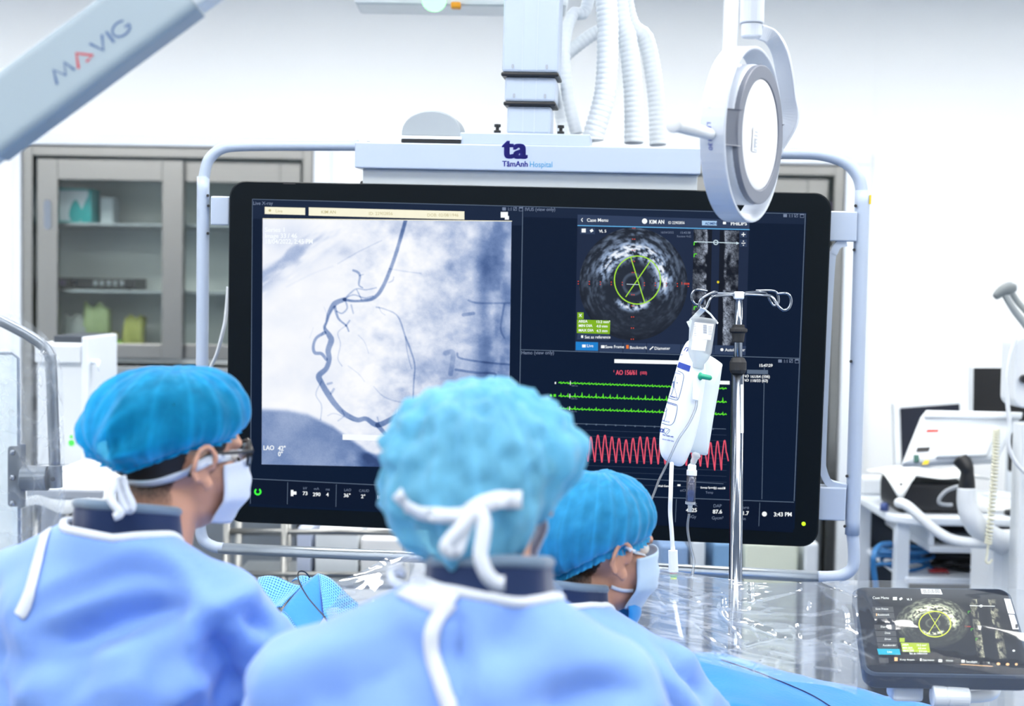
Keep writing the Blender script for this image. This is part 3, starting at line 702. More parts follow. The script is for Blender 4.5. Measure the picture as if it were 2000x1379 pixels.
parts('slider', [line2([(1356, 472), (1442, 475)], 1.6), ring2(1398, 473.5, 4.2, 4.2, 1.8), line2([(1438, 473), (1443, 475), (1438, 477)], 2), line2([(1224, 555), (1248, 556)], 1.2)], 7, emat('screen_pale_line', (205, 225, 235)))
rd = []
for k in range(1, 6):
    for dx, dy in ((21.5*k, .5*k), (-21.5*k, -.5*k)):
        rd += [disc2(1237+dx, 552+dy, 1.1, n=8), disc2(1237+dx, 557+dy, 1.1, n=8)]
    for s in (-1, 1):
        rd += [disc2(1236.5-.3*k*s-2, 554+21.7*k*s, 1.1, n=8), disc2(1236.5-.3*k*s+2, 554+21.7*k*s, 1.1, n=8)]
rd.append(text2('1 mm', 1330, 556, 5, .02))
part('scale_ticks', cat2(*rd), 6, E_RED2)
parts('measure_box', list(((np.array([(1127, 624), (1192, 626), (1191, 652.5), (1126.5, 650.5)]), [(0, 1, 2, 3)]), rect2(1127.5, 610, 1140, 623, .02))), 6, E_LBOX)
part('measure_text', cat2(text2('AREA', 1130, 630, 5, .02), text2('13.2 mm²', 1164, 631, 5, .02), text2('MIN DIA', 1130, 638.5, 5, .02), text2('4.0 mm', 1165, 639.5, 5, .02), text2('MAX DIA', 1130, 647.5, 5, .02), text2('4.3 mm', 1165, 648.5, 5, .02), line2([(1131, 613), (1136, 619)], 1.2), line2([(1136, 613), (1131, 619)], 1.2)), 8, E_WHT)
part('strip_yellow_dot', disc2(1402.5, 551, 2.4), 7, emat('screen_yellow', (230, 214, 40)))
# ---- haemodynamics
def ecg(x0, y0, x1, y1, h, w=2.2):
    pts = []; x = x0; s = (y1-y0)/(x1-x0)
    while x < x1:
        yb_ = y0+s*(x-x0); q = random.uniform(.7, 1.2)
        pts += [(x, yb_), (x+2.2, yb_-1.6), (x+3.6, yb_+.6), (x+4.4, yb_-h*q), (x+5.3, yb_+1.2), (x+7.5, yb_+.2), (x+9.5, yb_-1.5), (x+11.8, yb_+.4)]; x += 13.75
    return line2(np.array(pts), w)
parts('ecg_trace', [ecg(1091, 748, 1419, 759.5, 3), ecg(1091, 774, 1419, 786, 8), ecg(1091, 798.5, 1418, 810, 5), disc2(1076, 772.5, 2.6), rect2(1081, 770, 1086, 775)], 4, E_GREEN)
zz = []
pk = np.interp(np.arange(1099, 1422, 13.75), [1099, 1140, 1167, 1181, 1222, 1250, 1290, 1383, 1412], [862, 858, 851, 851, 860, 854, 856, 866, 861]); x = 1099.
for i, yp in enumerate(pk):
    tr = np.interp(x, [1100, 1200, 1300, 1380, 1406, 1418], [898, 902, 905, 910, 920, 895])
    zz += [(x-5.5, tr-2), (x-3, yp+16), (x-1, yp+1), (x+.6, yp), (x+2, yp+8), (x+3.2, yp+22), (x+4.2, yp+24), (x+7.4, tr)]; x += 13.75
part('pressure_trace', line2(smoothp(zz, 3), 2.3), 4, E_RED)
part('pressure_text', cat2(text2('AO 156/61', 1203, 732, 9, .03, sx=.72), text2('1', 1197.5, 727, 4, .02), text2('(103)', 1250, 731, 5.6, .02, sx=.8)), 4, E_RED)
part('hemo_grid', cat2(*[line2([(1085, 838+11.5*k), (1419, 850+11.5*k)], .9) for k in range(10)]), 2, E_GRID)
part('hemo_axes', cat2(line2([(1087, 826), (1418, 838)], 1.2), line2([(1085, 925), (1413, 945)], 1.2), rect2(1459, 722, 1500, 730, .02), *[rect2(1087+19*k, 825+.7*k, 1090+19*k, 828+.7*k) for k in range(17)]), 3, E_LINE)
wt = [rect2(1200, 701.5, 1340, 709, .022), rect2(1375, 743, 1425, 750, .022), text2('15:47:29', 1482, 716.5, 5.5, .03), text2('AO', 1452, 737, 5, .02), text2('161/64 (106)', 1465, 738, 5.2, .02), text2('AO', 1452, 745, 5, .02), text2('110/33 (63)', 1465, 746, 5.2, .02), rect2(1083.5, 746, 1086, 750), rect2(1078, 796.5, 1085, 800.5),
      text2('Wall General', 1285, 951, 3.6, .02), rect2(1323, 946, 1329, 949.5), text2('Sweep Speed', 1368, 954, 3.6, .02), text2('25 mm/s', 1394, 955.5, 4.2, .03), rect2(1414, 951.5, 1416.5, 955.5)]
wt += [line2([(1114, 744), (1114, 752)], 1.2), line2([(1113, 769), (1113, 778)], 1.2), line2([(1112.5, 794), (1112.5, 802)], 1.2)]
# status bar
wt += [rect2(568, 957, 573, 969), line2([(573, 963), (579, 963)], 6), text2('73', 591, 967, 7, .03), text2('290', 611, 969, 7, .03), text2('4', 637, 969.5, 7, .03), text2('36°', 671, 971, 7, .03), text2('2°', 705, 973, 7, .03), text2('101', 736, 974.5, 7, .03),
       text2('4125', 1340, 1000, 7.5, .03), text2('87.6', 1392, 1003, 7.5, .03), text2('11.7', 1444, 1006, 7.5, .03), disc2(1493, 1004, 4.8), text2('3:43 PM', 1511, 1008.5, 8, .03, sx=.95)]
part('hemo_text', cat2(*wt), 5, E_WHT)
part('hemo_dim_text', cat2(text2('kV', 592, 956, 5), text2('mA', 613, 957, 5), text2('ms', 636, 958, 5), text2('LAO', 672, 959.5, 5), text2('CAUD', 701, 961, 5), text2('SID', 737, 963, 5), text2('cm', 738, 985, 4.5), text2('Air K', 1343, 989, 6), text2('mGy', 1343, 1012, 6), text2('DAP', 1393, 991, 6), text2('Gycm²', 1390, 1014.5, 6), text2('Fluoro', 1440, 994, 6), text2('min', 1444, 1016, 6), text2('etCO2', 1328, 960, 4.5), text2('Temp', 1378, 964, 4.5), text2('100 ms', 1116, 755, 3), text2('100 ms', 1115, 780, 3), text2('100 ms', 1114, 805, 3)), 5, E_DIM)
part('status_ring', ring2(503.5, 960.5, 5.4, 5.4, 3.6, -60, 240), 5, emat('screen_bright_green', (60, 235, 60), 1.2))
obj('power_light', lathe([(.0045, 0), (.0045, .0015), (.002, .0025)], LP(1569.5, 1023, 0), (0, -1, 0), 14), emat('led_lime', (190, 240, 40), 1.6), mon, local=True)
q = LP(565, 358, 0)
obj('sensor_window', box((q[0]-.014, -.001, q[2]-.002), (q[0]+.014, .0, q[2]+.002)), M_RUBBER, mon, local=True)

# ================================================================== ceiling hung screen frame
M_FRAME = mat('frame_enamel', (166, 180, 200), .3, var=.015, scale=8)
M_ALU = mat('aluminium', (196, 206, 216), .28, .9, var=.05, scale=6)
fr = root('screen_frame', 'white tubular frame hung from a ceiling column carrying the big screen', 'screen mount', MC, MR)
def FP(px, py, off=.05): return LP(px, py, off)
def ftube(name, pts, r, m, off=.05, k=8, closed=False, sm=True):
    q = np.array([FP(*p, off) for p in pts]); q = smoothp(q, k) if sm else q
    return obj(name, tube(q, r, 16), m, fr, local=True, smooth=True)
ftube('top_left_tube', [(700, 284), (560, 284), (475, 285), (435, 290), (408, 312), (398, 350), (397, 372)], .0128, M_FRAME)
ftube('side_tube', [(397, 345), (395, 700), (392, 1010)], .0145, M_FRAME)
ftube('side_tube', [(1684.5, 372), (1675, 700), (1664.5, 1044)], .0165, M_FRAME)
ftube('lower_bend', [(392, 990), (391, 1030), (398, 1056), (418, 1068), (436, 1071)], .0135, M_FRAME)
ftube('bottom_tube', [(428, 1071), (1000, 1096), (1600, 1127)], .0135, M_ALU, sm=False)
ftube('lower_bend', [(1597, 1127), (1640, 1125), (1664, 1110), (1668, 1080), (1664, 1036)], .0138, M_FRAME)
ftube('top_right_tube', [(1684, 378), (1676, 345), (1652, 318), (1610, 303), (1550, 299), (1360, 299)], .0138, M_FRAME)
for px, py in ((406, 382), (407, 402), (406, 456), (1671, 402), (1668, 488), (1662, 706), (1654, 930), (1650, 1028)):
    obj('screw', cyl(FP(px, py, .035), FP(px, py, .045), .0035, 10), M_RUBBER, fr, local=True)
for px, py, s in ((392, 360, -1), (1698, 390, 1)):
    a = FP(px, py, .045); obj('yellow_mark', cbox(a+np.array([s*.001, 0, 0]), (.004, .012, .02)), mat('yellow_tape', (214, 186, 40), .5), fr, local=True)
def fbox(name, a, b, o0, o1, m, bev=.003):
    x0, z1 = L2(*a, o0); x1, z0 = L2(*b, o0); return obj(name, box((x0, o0, z0), (x1, o1, z1)), m, fr, local=True, bevel=bev)
fbox('bracket', (411, 383), (447, 440), .03, .075, M_FRAME); fbox('bracket', (1616, 412), (1673, 472), .03, .075, M_FRAME); fbox('bracket', (1598, 951), (1651, 1018), .03, .075, M_FRAME)
fbox('bracket', (411, 946), (447, 1000), .03, .075, M_FRAME)
# curved white rails beside the screen
for pts in ([(1652, 474), (1637, 478), (1628, 492), (1622, 520), (1612, 700), (1605, 880), (1606, 915), (1618, 942), (1640, 950), (1652, 952)],):
    q = np.array([FP(*p, .05) for p in pts]); q = smoothp(q, 6)
    obj('side_rail', strap(q, np.array([0, -1., 0]), .017, .03), M_FRAME, fr, local=True)
# header beam
x0, z1 = L2(693, 277, -.01); x1, z0 = L2(1368, 340, -.01)
ang_z = 0
obj('header_beam', box((x0, -.01, z0-.001), (x1, .12, z1+.0)), M_FRAME, fr, local=True, bevel=.003)
xa, za = L2(708, 333, .005); xb, zb_ = L2(1362, 362, .005)
obj('header_plate', box((xa, .008, zb_-.012), (xb, .1, z0-.001)), mat('plate_grey', (178, 186, 192), .5), fr, local=True, bevel=.002)  # grey plate under the beam, one even colour
xc, zc = L2(898, 258, .02); xd, _ = L2(1153, 262, .02)
obj('header_riser', box((xc, .02, z1), (xd, .13, zc)), M_FRAME, fr, local=True, bevel=.003)
for px in (708, 908, 1130, 1348):
    a, zt_ = L2(px, 362, .02); obj('hinge_knob', lathe([(.007, 0), (.006, .006), (.0, .008)], (a, .025, MH/2), (0, 0, 1), 12), M_BLACK, fr, local=True)
# column
def colsec(px0, px1, ptop, pbot, o0, dep, nm='column_section'):
    a, zb2 = L2(px0, pbot, o0); b, zt2 = L2(px1, ptop, o0)
    return a, b, zb2, zt2, o0, dep
zlast = zc
topz = ZC-MC[2]-.005
secs = [(991, 1077, 207, .045, .09, M_FRAME), (985, 1084, 150, .038, .105, M_FRAME), (979, 1088, None, .03, .12, M_FRAME)]
for i, (a, b, top, o0, dp, m) in enumerate(secs):
    xa, _ = L2(a, 200, o0); xb, _ = L2(b, 200, o0); zt2 = topz if top is None else L2(1030, top, o0)[1]
    w3 = (xb-xa)
    s = obj('column_section', box((xa, o0, zlast), (xb, o0+dp, zt2)), m, fr, local=True, bevel=.006)
    for gx in (.36, .62): obj('groove', box((xa+w3*gx-.0008, o0-.0006, zlast+.004), (xa+w3*gx+.0008, o0+.002, zt2-.002)), mat('groove_grey', (176, 188, 202), .6), s, local=True)
    if i: 
        for gx in (.19, .8): obj('slot', prism(rrect(xa+w3*gx-.003, zlast+.008, xa+w3*gx+.003, zlast+.018, .0025), o0-.001, o0+.001), M_GREYP, s, local=True)
    if i < 2:
        na, nb = secs[i+1][0], secs[i+1][1]; xa2, _ = L2(na, 200, secs[i+1][3]); xb2, _ = L2(nb, 200, secs[i+1][3])
        obj('gasket', box((xa2-.002, secs[i+1][3]-.002, zt2), (xb2+.002, secs[i+1][3]+secs[i+1][4], zt2+.009)), M_BLACK, fr, local=True, bevel=.003); zlast = zt2+.009
for px in (971, 1095):
    a, zz2 = L2(px, 257, .04)
    obj('thumb_screw', lathe([(.008, 0), (.008, .007), (.004, .008), (.004, .014), (.0075, .015), (.0075, .021), (.0, .022)], (a, .045, zc), (0, 0, 1), 14), M_BLACK, fr, local=True)
# logo on the header
def hdr(name, g2, m): obj(name, (np.array([LP(x, y, -.0106) for x, y in g2[0]]), g2[1]), m, fr, local=True)
M_INK = mat('navy_ink', (30, 30, 140), .5); M_INK2 = mat('cyan_ink', (40, 140, 190), .5)
hdr('logo_mark', cat2(text2('t', 983, 308, 41, .05, sx=.95, ang=.012), text2('a', 1003, 308.5, 41, .05, sx=1.02, ang=.012)), M_INK)
hdr('logo_text', text2('TâmAnh', 981, 325, 11, .03, sx=.92, ang=.012), M_INK)
hdr('logo_word', text2('Hospital', 1034, 326, 11, .0, sx=.86, ang=.012), M_INK2)
# half-round box standing on the header
dm = root('half_round_sensor', 'grey half round sensor housing on top of the screen frame', 'sensor', MC, MR)
xa, za = L2(784, 265, .02); xb, zt_ = L2(902, 217, .02); xm = (xa+xb)/2; hw = (xb-xa)/2
a = np.radians(np.linspace(0, 180, 25)); zb3 = za
o2 = np.column_stack([xm+hw*np.cos(a), zb3+(zt_-zb3)*np.sin(a)**.8])
obj('housing', prism(o2, .02, .1), mat('pale_grey_shell', (146, 156, 164), .5), dm, local=True, bevel=.003)
obj('rim', box((xa-.001, .015, zb3-.007), (xb+.001, .105, zb3)), M_WHITEP, dm, local=True, bevel=.001)
obj('base', box((xa, .017, zb3-.016), (xb, .1, zb3-.007)), M_BLACK, dm, local=True, bevel=.002)
for px in (825, 876): 
    f0, _ = L2(px, 270, .03); obj('foot', box((f0-.009, .03, z1), (f0+.009, .08, zb3-.016)), M_BLACK, dm, local=True)
f0, _ = L2(720, 270, .05); obj('beam_stud', cyl((f0, .05, z1), (f0, .05, z1+.006), .004), M_GREYP, fr, local=True)
# ================================================================== corrugated hoses behind the column
M_HOSE = mat('hose_white', (216, 224, 232), .45, var=.02)
def hose(pts, wpx, d0, label):
    q = smoothp([P(x, y, d0+dz) for x, y, dz in pts], 40); L = np.r_[0, np.cumsum(np.linalg.norm(np.diff(q, axis=0), axis=1))]
    n = int(L[-1]/.0042); t = np.linspace(0, L[-1], n); q = np.stack([np.interp(t, L, q[:, k]) for k in range(3)], 1)
    r = wpx/2*d0/FPX*(1+.055*np.cos(np.arange(n)*np.pi*2/3))
    o = obj('corrugated_hose', tube(q, r, 14), M_HOSE, None, smooth=True); tag(o, label, 'hose', 'corrugated hoses behind the column'); return o
zt = -345
hose([(1165, zt, .1), (1150, -10, .06), (1118, 30, .03), (1102, 90, 0), (1108, 180, 0), (1126, 262, 0)], 24, 3.45, 'thin white corrugated hose curling down close beside the ceiling column')
hose([(1070, 150, -.3), (1086, 190, -.05), (1094, 225, 0), (1100, 268, 0)], 22, 3.62, 'short stub of white hose at the foot of the ceiling column')
hose([(1160, zt, 0), (1184, 0, 0), (1187, 80, 0), (1182, 180, 0), (1160, 262, 0), (1158, 275, 0)], 42, 3.4, 'thickest white corrugated hose, nearest the ceiling column')
hose([(1185, zt, .05), (1207, 0, .05), (1226, 80, .05), (1237, 180, .05), (1238, 280, .05)], 38, 3.5, 'middle white corrugated hose of the three long ones')
hose([(1190, zt, .1), (1222, 10, .1), (1262, 80, .1), (1280, 180, .1), (1285, 284, .1)], 34, 3.62, 'outermost white corrugated hose, furthest right of the bundle')
hose([(1092, 120, .0), (1120, 95, 0), (1150, 72, 0), (1190, 45, 0), (1225, -20, 0), (1235, -345, 0)], 26, 3.8, 'smooth looking white hose crossing behind the hose bundle')
# ================================================================== suspension beam and green lamp at the top edge
M_ARMW = mat('arm_white', (226, 234, 240), .35)
d = 3.75; pa = P(690, -30, d); pb = P(1110, -20, d)
sb = root('ceiling_beam', 'white ceiling suspension beam crossing the top edge behind the column', 'beam', (pa+pb)/2)
zlo = P(880, 9, d)[2]
obj('beam_body', box((pa[0], pa[1], zlo), (pb[0], pa[1]+.16, zlo+.1)), M_ARMW, sb, bevel=.012)
obj('beam_hanger', box(((pa[0]+pb[0])/2-.05, pa[1]+.03, zlo+.1), ((pa[0]+pb[0])/2+.05, pa[1]+.13, ZC)), M_ARMW, sb, bevel=.004)
p = P(890, 12, d-.02); obj('orange_tab', cbox(p+np.array([0, .02, .005]), (.026, .03, .016)), mat('orange_tab', (240, 160, 20), .5), sb, bevel=.004)
p = P(848, 2, 3.55)
gl_ = root('signal_lamp', 'glowing green signal lamp at the top edge left of the column', 'lamp', (p[0], p[1], p[2]))
obj('lens', ellip(p, (.03, .03, .026)), emat('green_glow', (110, 255, 125), 5), gl_, smooth=True)
obj('socket', lathe([(.034, .0), (.034, .03), (.012, .04)], p+(0, 0, .02), (0, 0, 1)), M_WHITEP, gl_, smooth=True)
obj('stem', cyl(p+(0, 0, .06), (p[0], p[1], ZC), .01), M_WHITEP, gl_, smooth=True)
# blurred post behind the lamp
o = root('ceiling_post', 'slim pale post hanging from the ceiling behind the round lamp', 'post', P(1420, 250, 4.9))
obj('post_tube', tube([P(1436, -168, 4.9), P(1426, 60, 4.9), P(1414, 252, 4.9)], [.024, .024, .02], 16), M_WHITE, o, smooth=True)
obj('end_cap', lathe([(.02, 0), (.016, -.012), (.0, -.014)], P(1414, 252, 4.9)), M_WHITEP, o, smooth=True)

# ================================================================== round examination lamp
LD = 2.45; LC = P(1462, 264, LD)
yaw = math.radians(61.5)                       # face normal turned to the right of the viewer
nrm = np.array([math.sin(yaw), -math.cos(yaw), -.03]); nrm /= np.linalg.norm(nrm)
LR = np.column_stack([np.cross((0, 0, 1), nrm)/np.linalg.norm(np.cross((0, 0, 1), nrm)), nrm, [0, 0, 0]]); LR[:, 2] = np.cross(LR[:, 0], LR[:, 1])
if LR[2, 2] < 0: LR[:, 2] *= -1; 
LR[:, 0] = np.cross(LR[:, 1], LR[:, 2])      # x: radial, y: face normal, z: up
lamp = root('examination_lamp', 'round white examination lamp with grey rim on a curved ceiling arm', 'lamp', LC, LR)
S = 340*LD/FPX/2                              # hoop radius
M_LW = mat('lamp_white', (200, 208, 220), .3, var=.01); M_LG = mat('lamp_grey', (112, 118, 132), .4, var=.03)
def ringband(r0, r1, y0, y1, n=64, yo=0):
    a = np.linspace(0, 2*np.pi, n, endpoint=False); V = []
    for r, y in ((r1, y0), (r1, y1), (r0, y1), (r0, y0)):
        V.append(np.column_stack([r*np.cos(a), np.full(n, y), r*np.sin(a)]))
    F = []
    for k in range(4):
        for i in range(n): F.append((k*n+i, k*n+(i+1) % n, ((k+1) % 4)*n+(i+1) % n, ((k+1) % 4)*n+i))
    return np.concatenate(V), F
def disk(r, y0, y1, dome=0, n=64):
    pr = [(r, y0), (r, y1)]+[(r*math.cos(t), y1+dome*math.sin(t)) for t in np.radians([15, 30, 50, 70])]+[(0, y1+dome)] if dome else [(r, y0), (r, y1)]
    return lathe(pr, (0, 0, 0), (0, 1, 0), n)
SH = lambda g, d=.011: (np.asarray(g[0])+np.array([0, d, 0]), g[1])
obj('hoop', ringband(S-.006, S, -.032, .012), M_LW, lamp, local=True, smooth=False, bevel=.002)
rb = S*.80
obj('body', SH(lathe([(rb*.45, -.06), (rb*.9, -.05), (rb*1.0, -.03), (rb*1.0, -.002), (rb*.98, .004)], (0, 0, 0), (0, 1, 0), 64)), M_LW, lamp, local=True, smooth=True)
# grey rim with two tabs
a = np.linspace(0, 2*np.pi, 160, endpoint=False); ro = np.where(np.minimum(np.abs(a-np.pi), np.minimum(a, 2*np.pi-a)) < .28, S-.012, rb*.985)
ro = np.array([np.mean(ro[np.arange(i-3, i+4) % 160]) for i in range(160)]); ri = np.full(160, rb*.79)
def rim(ro, ri, y0, y1):
    V = [np.column_stack([r*np.cos(a), np.full(160, y), r*np.sin(a)]) for r, y in ((ro, y0), (ro, y1), (ri, y1), (ri, y0))]
    return np.concatenate(V), [(k*160+i, k*160+(i+1) % 160, ((k+1) % 4)*160+(i+1) % 160, ((k+1) % 4)*160+i) for k in range(4) for i in range(160)]
obj('grey_rim', SH(rim(np.full(160, rb*.985), ri, .0, .012)), M_LG, lamp, local=True, bevel=.0015)
for sg in (-1, 1):
    V = np.array([(sg*r, y, z) for r, y in ((rb*.93, .024), (S*.955, .0), (S*.97, -.018), (S*.94, -.018), (S*.925, -.002), (rb*.93, .016)) for z in (-.03, .03)])
    obj('rim_tab', (V, [(2*i, 2*((i+1) % 6), 2*((i+1) % 6)+1, 2*i+1) for i in range(6)]+[tuple(range(0, 12, 2)), tuple(range(11, 0, -2))]), M_LG, lamp, local=True, bevel=.002)
df = obj('diffuser', SH(disk(rb*.795, .002, .009, .006)), mat('lamp_lens', (244, 247, 252), .25, var=.005), lamp, local=True, smooth=True)
lb_ = obj('rating_label', SH(box((rb*.22, .0152, -.012-.02), (rb*.22+.028, .0157, .03-.02))), mat('label_silver', (226, 230, 236), .4), df, local=True)
KSTUFF = obj('label_print', SH(cat(*[box((rb*.22+.003, .0157, .02-.006*k-.02), (rb*.22+.003+.018*random.uniform(.6, 1), .0159, .022-.006*k-.02)) for k in range(6)], box((rb*.22+.012, .0157, -.026), (rb*.22+.02, .0159, -.01)))), mat('label_ink', (176, 184, 194), .5), df, local=True); KSTUFF['kind'] = 'stuff'
# which radial side is near the camera?
near = -1 if (LR[:, 0]@CF) > 0 else 1
o = obj('handle', lathe([(.008, 0), (.0095, .01), (.0118, .155), (.0135, .158), (.0135, .163), (.011, .165)], (near*(S-.002), -.012, -.014), (near*1, 0, .0), 20), mat('handle_cream', (226, 230, 232), .35), lamp, local=True, smooth=True)
obj('pivot_knob', lathe([(.02, 0), (.02, .018), (.016, .022)], (-near*(S-.002), -.01, -.008), (-near, 0, 0), 20), M_LW, lamp, local=True, smooth=True)
# arm: from the ceiling joint round the back to the pivot
Li = inv(frame4(LR, LC)); far = np.array([-near*(S+.012), -.01, -.008])
pts = [P(1482, 62, LD+.02), P(1505, 72, LD+.04), P(1522, 98, LD+.07), P(1532, 140, LD+.10), P(1538, 190, LD+.125), P(1541, 235, LD+.14)]
arm = np.vstack([xf(Li, np.array(pts)), far[None]]); arm = smoothp(arm, 8)
obj('curved_arm', strap(arm, np.array([1., 0, 0])*1.0, np.linspace(.026, .036, len(arm)), .012), M_LW, lamp, local=True, bevel=.003)
jt = P(1468, 60, LD+.02)
obj('joint_lower', lathe([(.0, 0), (.016, .0), (.018, .003), (.018, .023)], jt+(0, 0, -.012), (0, 0, 1)), M_LW, lamp, smooth=False, bevel=.001)
obj('joint_upper', lathe([(.02, 0), (.021, .002), (.021, .05), (.02, .055)], jt+(0, 0, .012), (0, 0, 1)), M_LW, lamp, bevel=.001)
obj('drop_tube', cyl(jt+(0, 0, .06), (jt[0], jt[1], ZC), .016, 20), M_LW, lamp, smooth=True)
# hand lettering on the hoop
HB = bvh((xf(frame4(LR, LC), ringband(S-.006, S, -.032, .012)[0]), ringband(S-.006, S, -.032, .012)[1]))
KSTUFF = obj('lettering', decal(cat2(text2('LED-130', 1381, 238, 7.5, .015, sx=1.45, ang=math.radians(86), shear=.1)), HB, .0008), mat('blue_marker', (40, 70, 170), .5), lamp); KSTUFF['kind'] = 'stuff'

# ================================================================== diagonal ceiling arm with lettering
AD = 1.9
A0, A1 = P(-120, 322, AD), P(420, -75, AD)      # centre line
ax = (A1-A0)/np.linalg.norm(A1-A0); fn = -CF-ax*(-CF@ax); fn /= np.linalg.norm(fn); up = np.cross(fn, ax); up = up if up[2] > 0 else -up
AR = np.column_stack([ax, -fn, up]); 
if np.linalg.det(AR) < 0: AR[:, 1] *= -1
arm_o = root('support_boom', 'pale grey diagonal support arm with printed lettering at top left', 'support arm', A0, AR)
Lq = np.linalg.norm(A1-A0); hh = 66*AD/FPX
M_ARM = mat('arm_grey', (152, 170, 183), .4, var=.015)
sec = rrect(-.03, -hh, .03, hh, .012, 4)
def sweepbar(x0, x1, k=1.0):
    n = len(sec); V = np.concatenate([np.column_stack([np.full(n, x), sec[:, 0]*k, sec[:, 1]*k]) for x in (x0, x1)])
    return V, [tuple(range(n))[::-1], tuple(range(n, 2*n))]+[(i, (i+1) % n, n+(i+1) % n, n+i) for i in range(n)]
x_c0 = (P(35, 215, AD)-A0)@ax-.055; x_c1 = (P(325, 5, AD)-A0)@ax+.03
obj('arm_beam', sweepbar(x_c0, x_c1), M_ARM, arm_o, local=True, bevel=.001)
obj('end_cap', sweepbar(x_c0-.25, x_c0-.001, .93), mat('arm_pale', (214, 224, 230), .35), arm_o, local=True)
obj('end_cap', sweepbar(x_c1+.001, x_c1+.22, .93), mat('arm_pale', (214, 224, 230), .35), arm_o, local=True)
tp = A0+ax*(x_c1+.2)
obj('ceiling_stem', cyl(tp, (tp[0], tp[1], ZC), .035, 20), M_ARM, arm_o, smooth=True)
fy = -.0306
if AR[:, 1]@CF < 0: fy = -fy
th = math.atan2(-(proj(A1)-proj(A0))[1], (proj(A1)-proj(A0))[0])
AB = bvh((xf(frame4(AR, A0), sweepbar(x_c0, x_c1)[0]), sweepbar(x_c0, x_c1)[1]))
def along(x, y, t):                 # unit offsets in lettering space -> pixels
    return (x+t[0]*math.cos(th)+t[1]*math.sin(th), y-t[0]*math.sin(th)+t[1]*math.cos(th))
# letters are drawn as strokes: origin baseline left (112,165), x along the arm
def stroke(pts, w): return line2([along(112, 165, p) for p in pts], w)
cap = -27
LET = [stroke([(0, 0), (11, cap), (24, -4), (37, cap), (44, -2)], 5.4), stroke([(98, cap), (112, 0), (128, cap)], 5.4) , stroke([(138, 0), (138, cap)], 5.4)]
g_ = [(165+19*math.cos(math.radians(t)), cap/2+13.5*math.sin(math.radians(t))) for t in np.linspace(-48, -330, 26)]
LET += [stroke(g_+[(184, -12), (172, -12)], 4.2)]
KSTUFF = obj('lettering', decal(cat2(*LET), AB, .0006), mat('slate_ink', (64, 98, 146), .5), arm_o); KSTUFF['kind'] = 'stuff'
obj('red_letter', decal(cat2(stroke([(52, 0), (66, cap), (90, -4), (72, -2)], 5)), AB, .0007), mat('red_ink', (190, 16, 34), .5), arm_o)
# ================================================================== people
M_SKIN = mat('skin', (196, 146, 122), .5, var=.07, scale=30, bump=.05, bscale=200)
M_HAIR = mat('black_hair', (24, 22, 24), .6, var=.3, scale=60, stretch=(1, 1, .3), bump=.3, bscale=240)
def clothmat(name, rgb, transl=.25, alpha=1.0, var=.08, scale=14, bump=.12, bscale=60, fine=0):
    m = bpy.data.materials.new(name); m.use_nodes = True; nt = m.node_tree; N = nt.nodes; L = nt.links
    for n in list(N):
        if n.type != 'OUTPUT_MATERIAL': N.remove(n)
    out = [n for n in N if n.type == 'OUTPUT_MATERIAL'][0]; c = lin(rgb)
    tc = N.new('ShaderNodeTexCoord'); nz = N.new('ShaderNodeTexNoise'); nz.inputs['Scale'].default_value = scale; nz.inputs['Detail'].default_value = 5; L.new(tc.outputs['Object'], nz.inputs['Vector'])
    mx = N.new('ShaderNodeMix'); mx.data_type = 'RGBA'; L.new(nz.outputs['Fac'], mx.inputs['Factor'])
    mx.inputs['A'].default_value = (*np.clip(c*(1-var), 0, 1), 1); mx.inputs['B'].default_value = (*np.clip(c*(1+var), 0, 1), 1)
    b = N.new('ShaderNodeBsdfPrincipled'); b.inputs['Roughness'].default_value = .75; b.inputs['Specular IOR Level'].default_value = .25; b.inputs['Sheen Weight'].default_value = .45; b.inputs['Sheen Roughness'].default_value = .4
    t = N.new('ShaderNodeBsdfTranslucent'); L.new(mx.outputs['Result'], b.inputs['Base Color']); L.new(mx.outputs['Result'], t.inputs[0])
    n2 = N.new('ShaderNodeTexNoise'); n2.inputs['Scale'].default_value = bscale; L.new(tc.outputs['Object'], n2.inputs['Vector'])
    bp = N.new('ShaderNodeBump'); bp.inputs['Strength'].default_value = bump; bp.inputs['Distance'].default_value = .004; L.new(n2.outputs['Fac'], bp.inputs['Height']); L.new(bp.outputs[0], b.inputs['Normal'])
    s = N.new('ShaderNodeMixShader'); s.inputs[0].default_value = transl; L.new(b.outputs[0], s.inputs[1]); L.new(t.outputs[0], s.inputs[2]); last = s
    if alpha < 1:
        tr = N.new('ShaderNodeBsdfTransparent'); tr.inputs[0].default_value = (*np.clip(c*1.5+.15, 0, 1), 1); a = N.new('ShaderNodeMixShader')
        n3 = N.new('ShaderNodeTexNoise'); n3.inputs['Scale'].default_value = 35; n3.inputs['Detail'].default_value = 4; L.new(tc.outputs['Object'], n3.inputs['Vector'])
        mr = N.new('ShaderNodeMapRange'); mr.inputs['From Min'].default_value = .3; mr.inputs['From Max'].default_value = .7; mr.inputs['To Min'].default_value = alpha-.08; mr.inputs['To Max'].default_value = min(alpha+.08, 1)
        L.new(n3.outputs['Fac'], mr.inputs['Value']); va = N.new('ShaderNodeAttribute'); va.attribute_name = 'Col'; ml = N.new('ShaderNodeMath'); ml.operation = 'MULTIPLY_ADD'; ml.use_clamp = True; ml.inputs[1].default_value = .55; L.new(va.outputs['Fac'], ml.inputs[0]); L.new(mr.outputs[0], ml.inputs[2]); L.new(ml.outputs[0], a.inputs[0]); L.new(tr.outputs[0], a.inputs[1]); L.new(last.outputs[0], a.inputs[2]); last = a
    L.new(last.outputs[0], out.inputs[0]); return m
M_GOWN = clothmat('gown_blue', (128, 168, 240), .12, bump=.1, bscale=40)
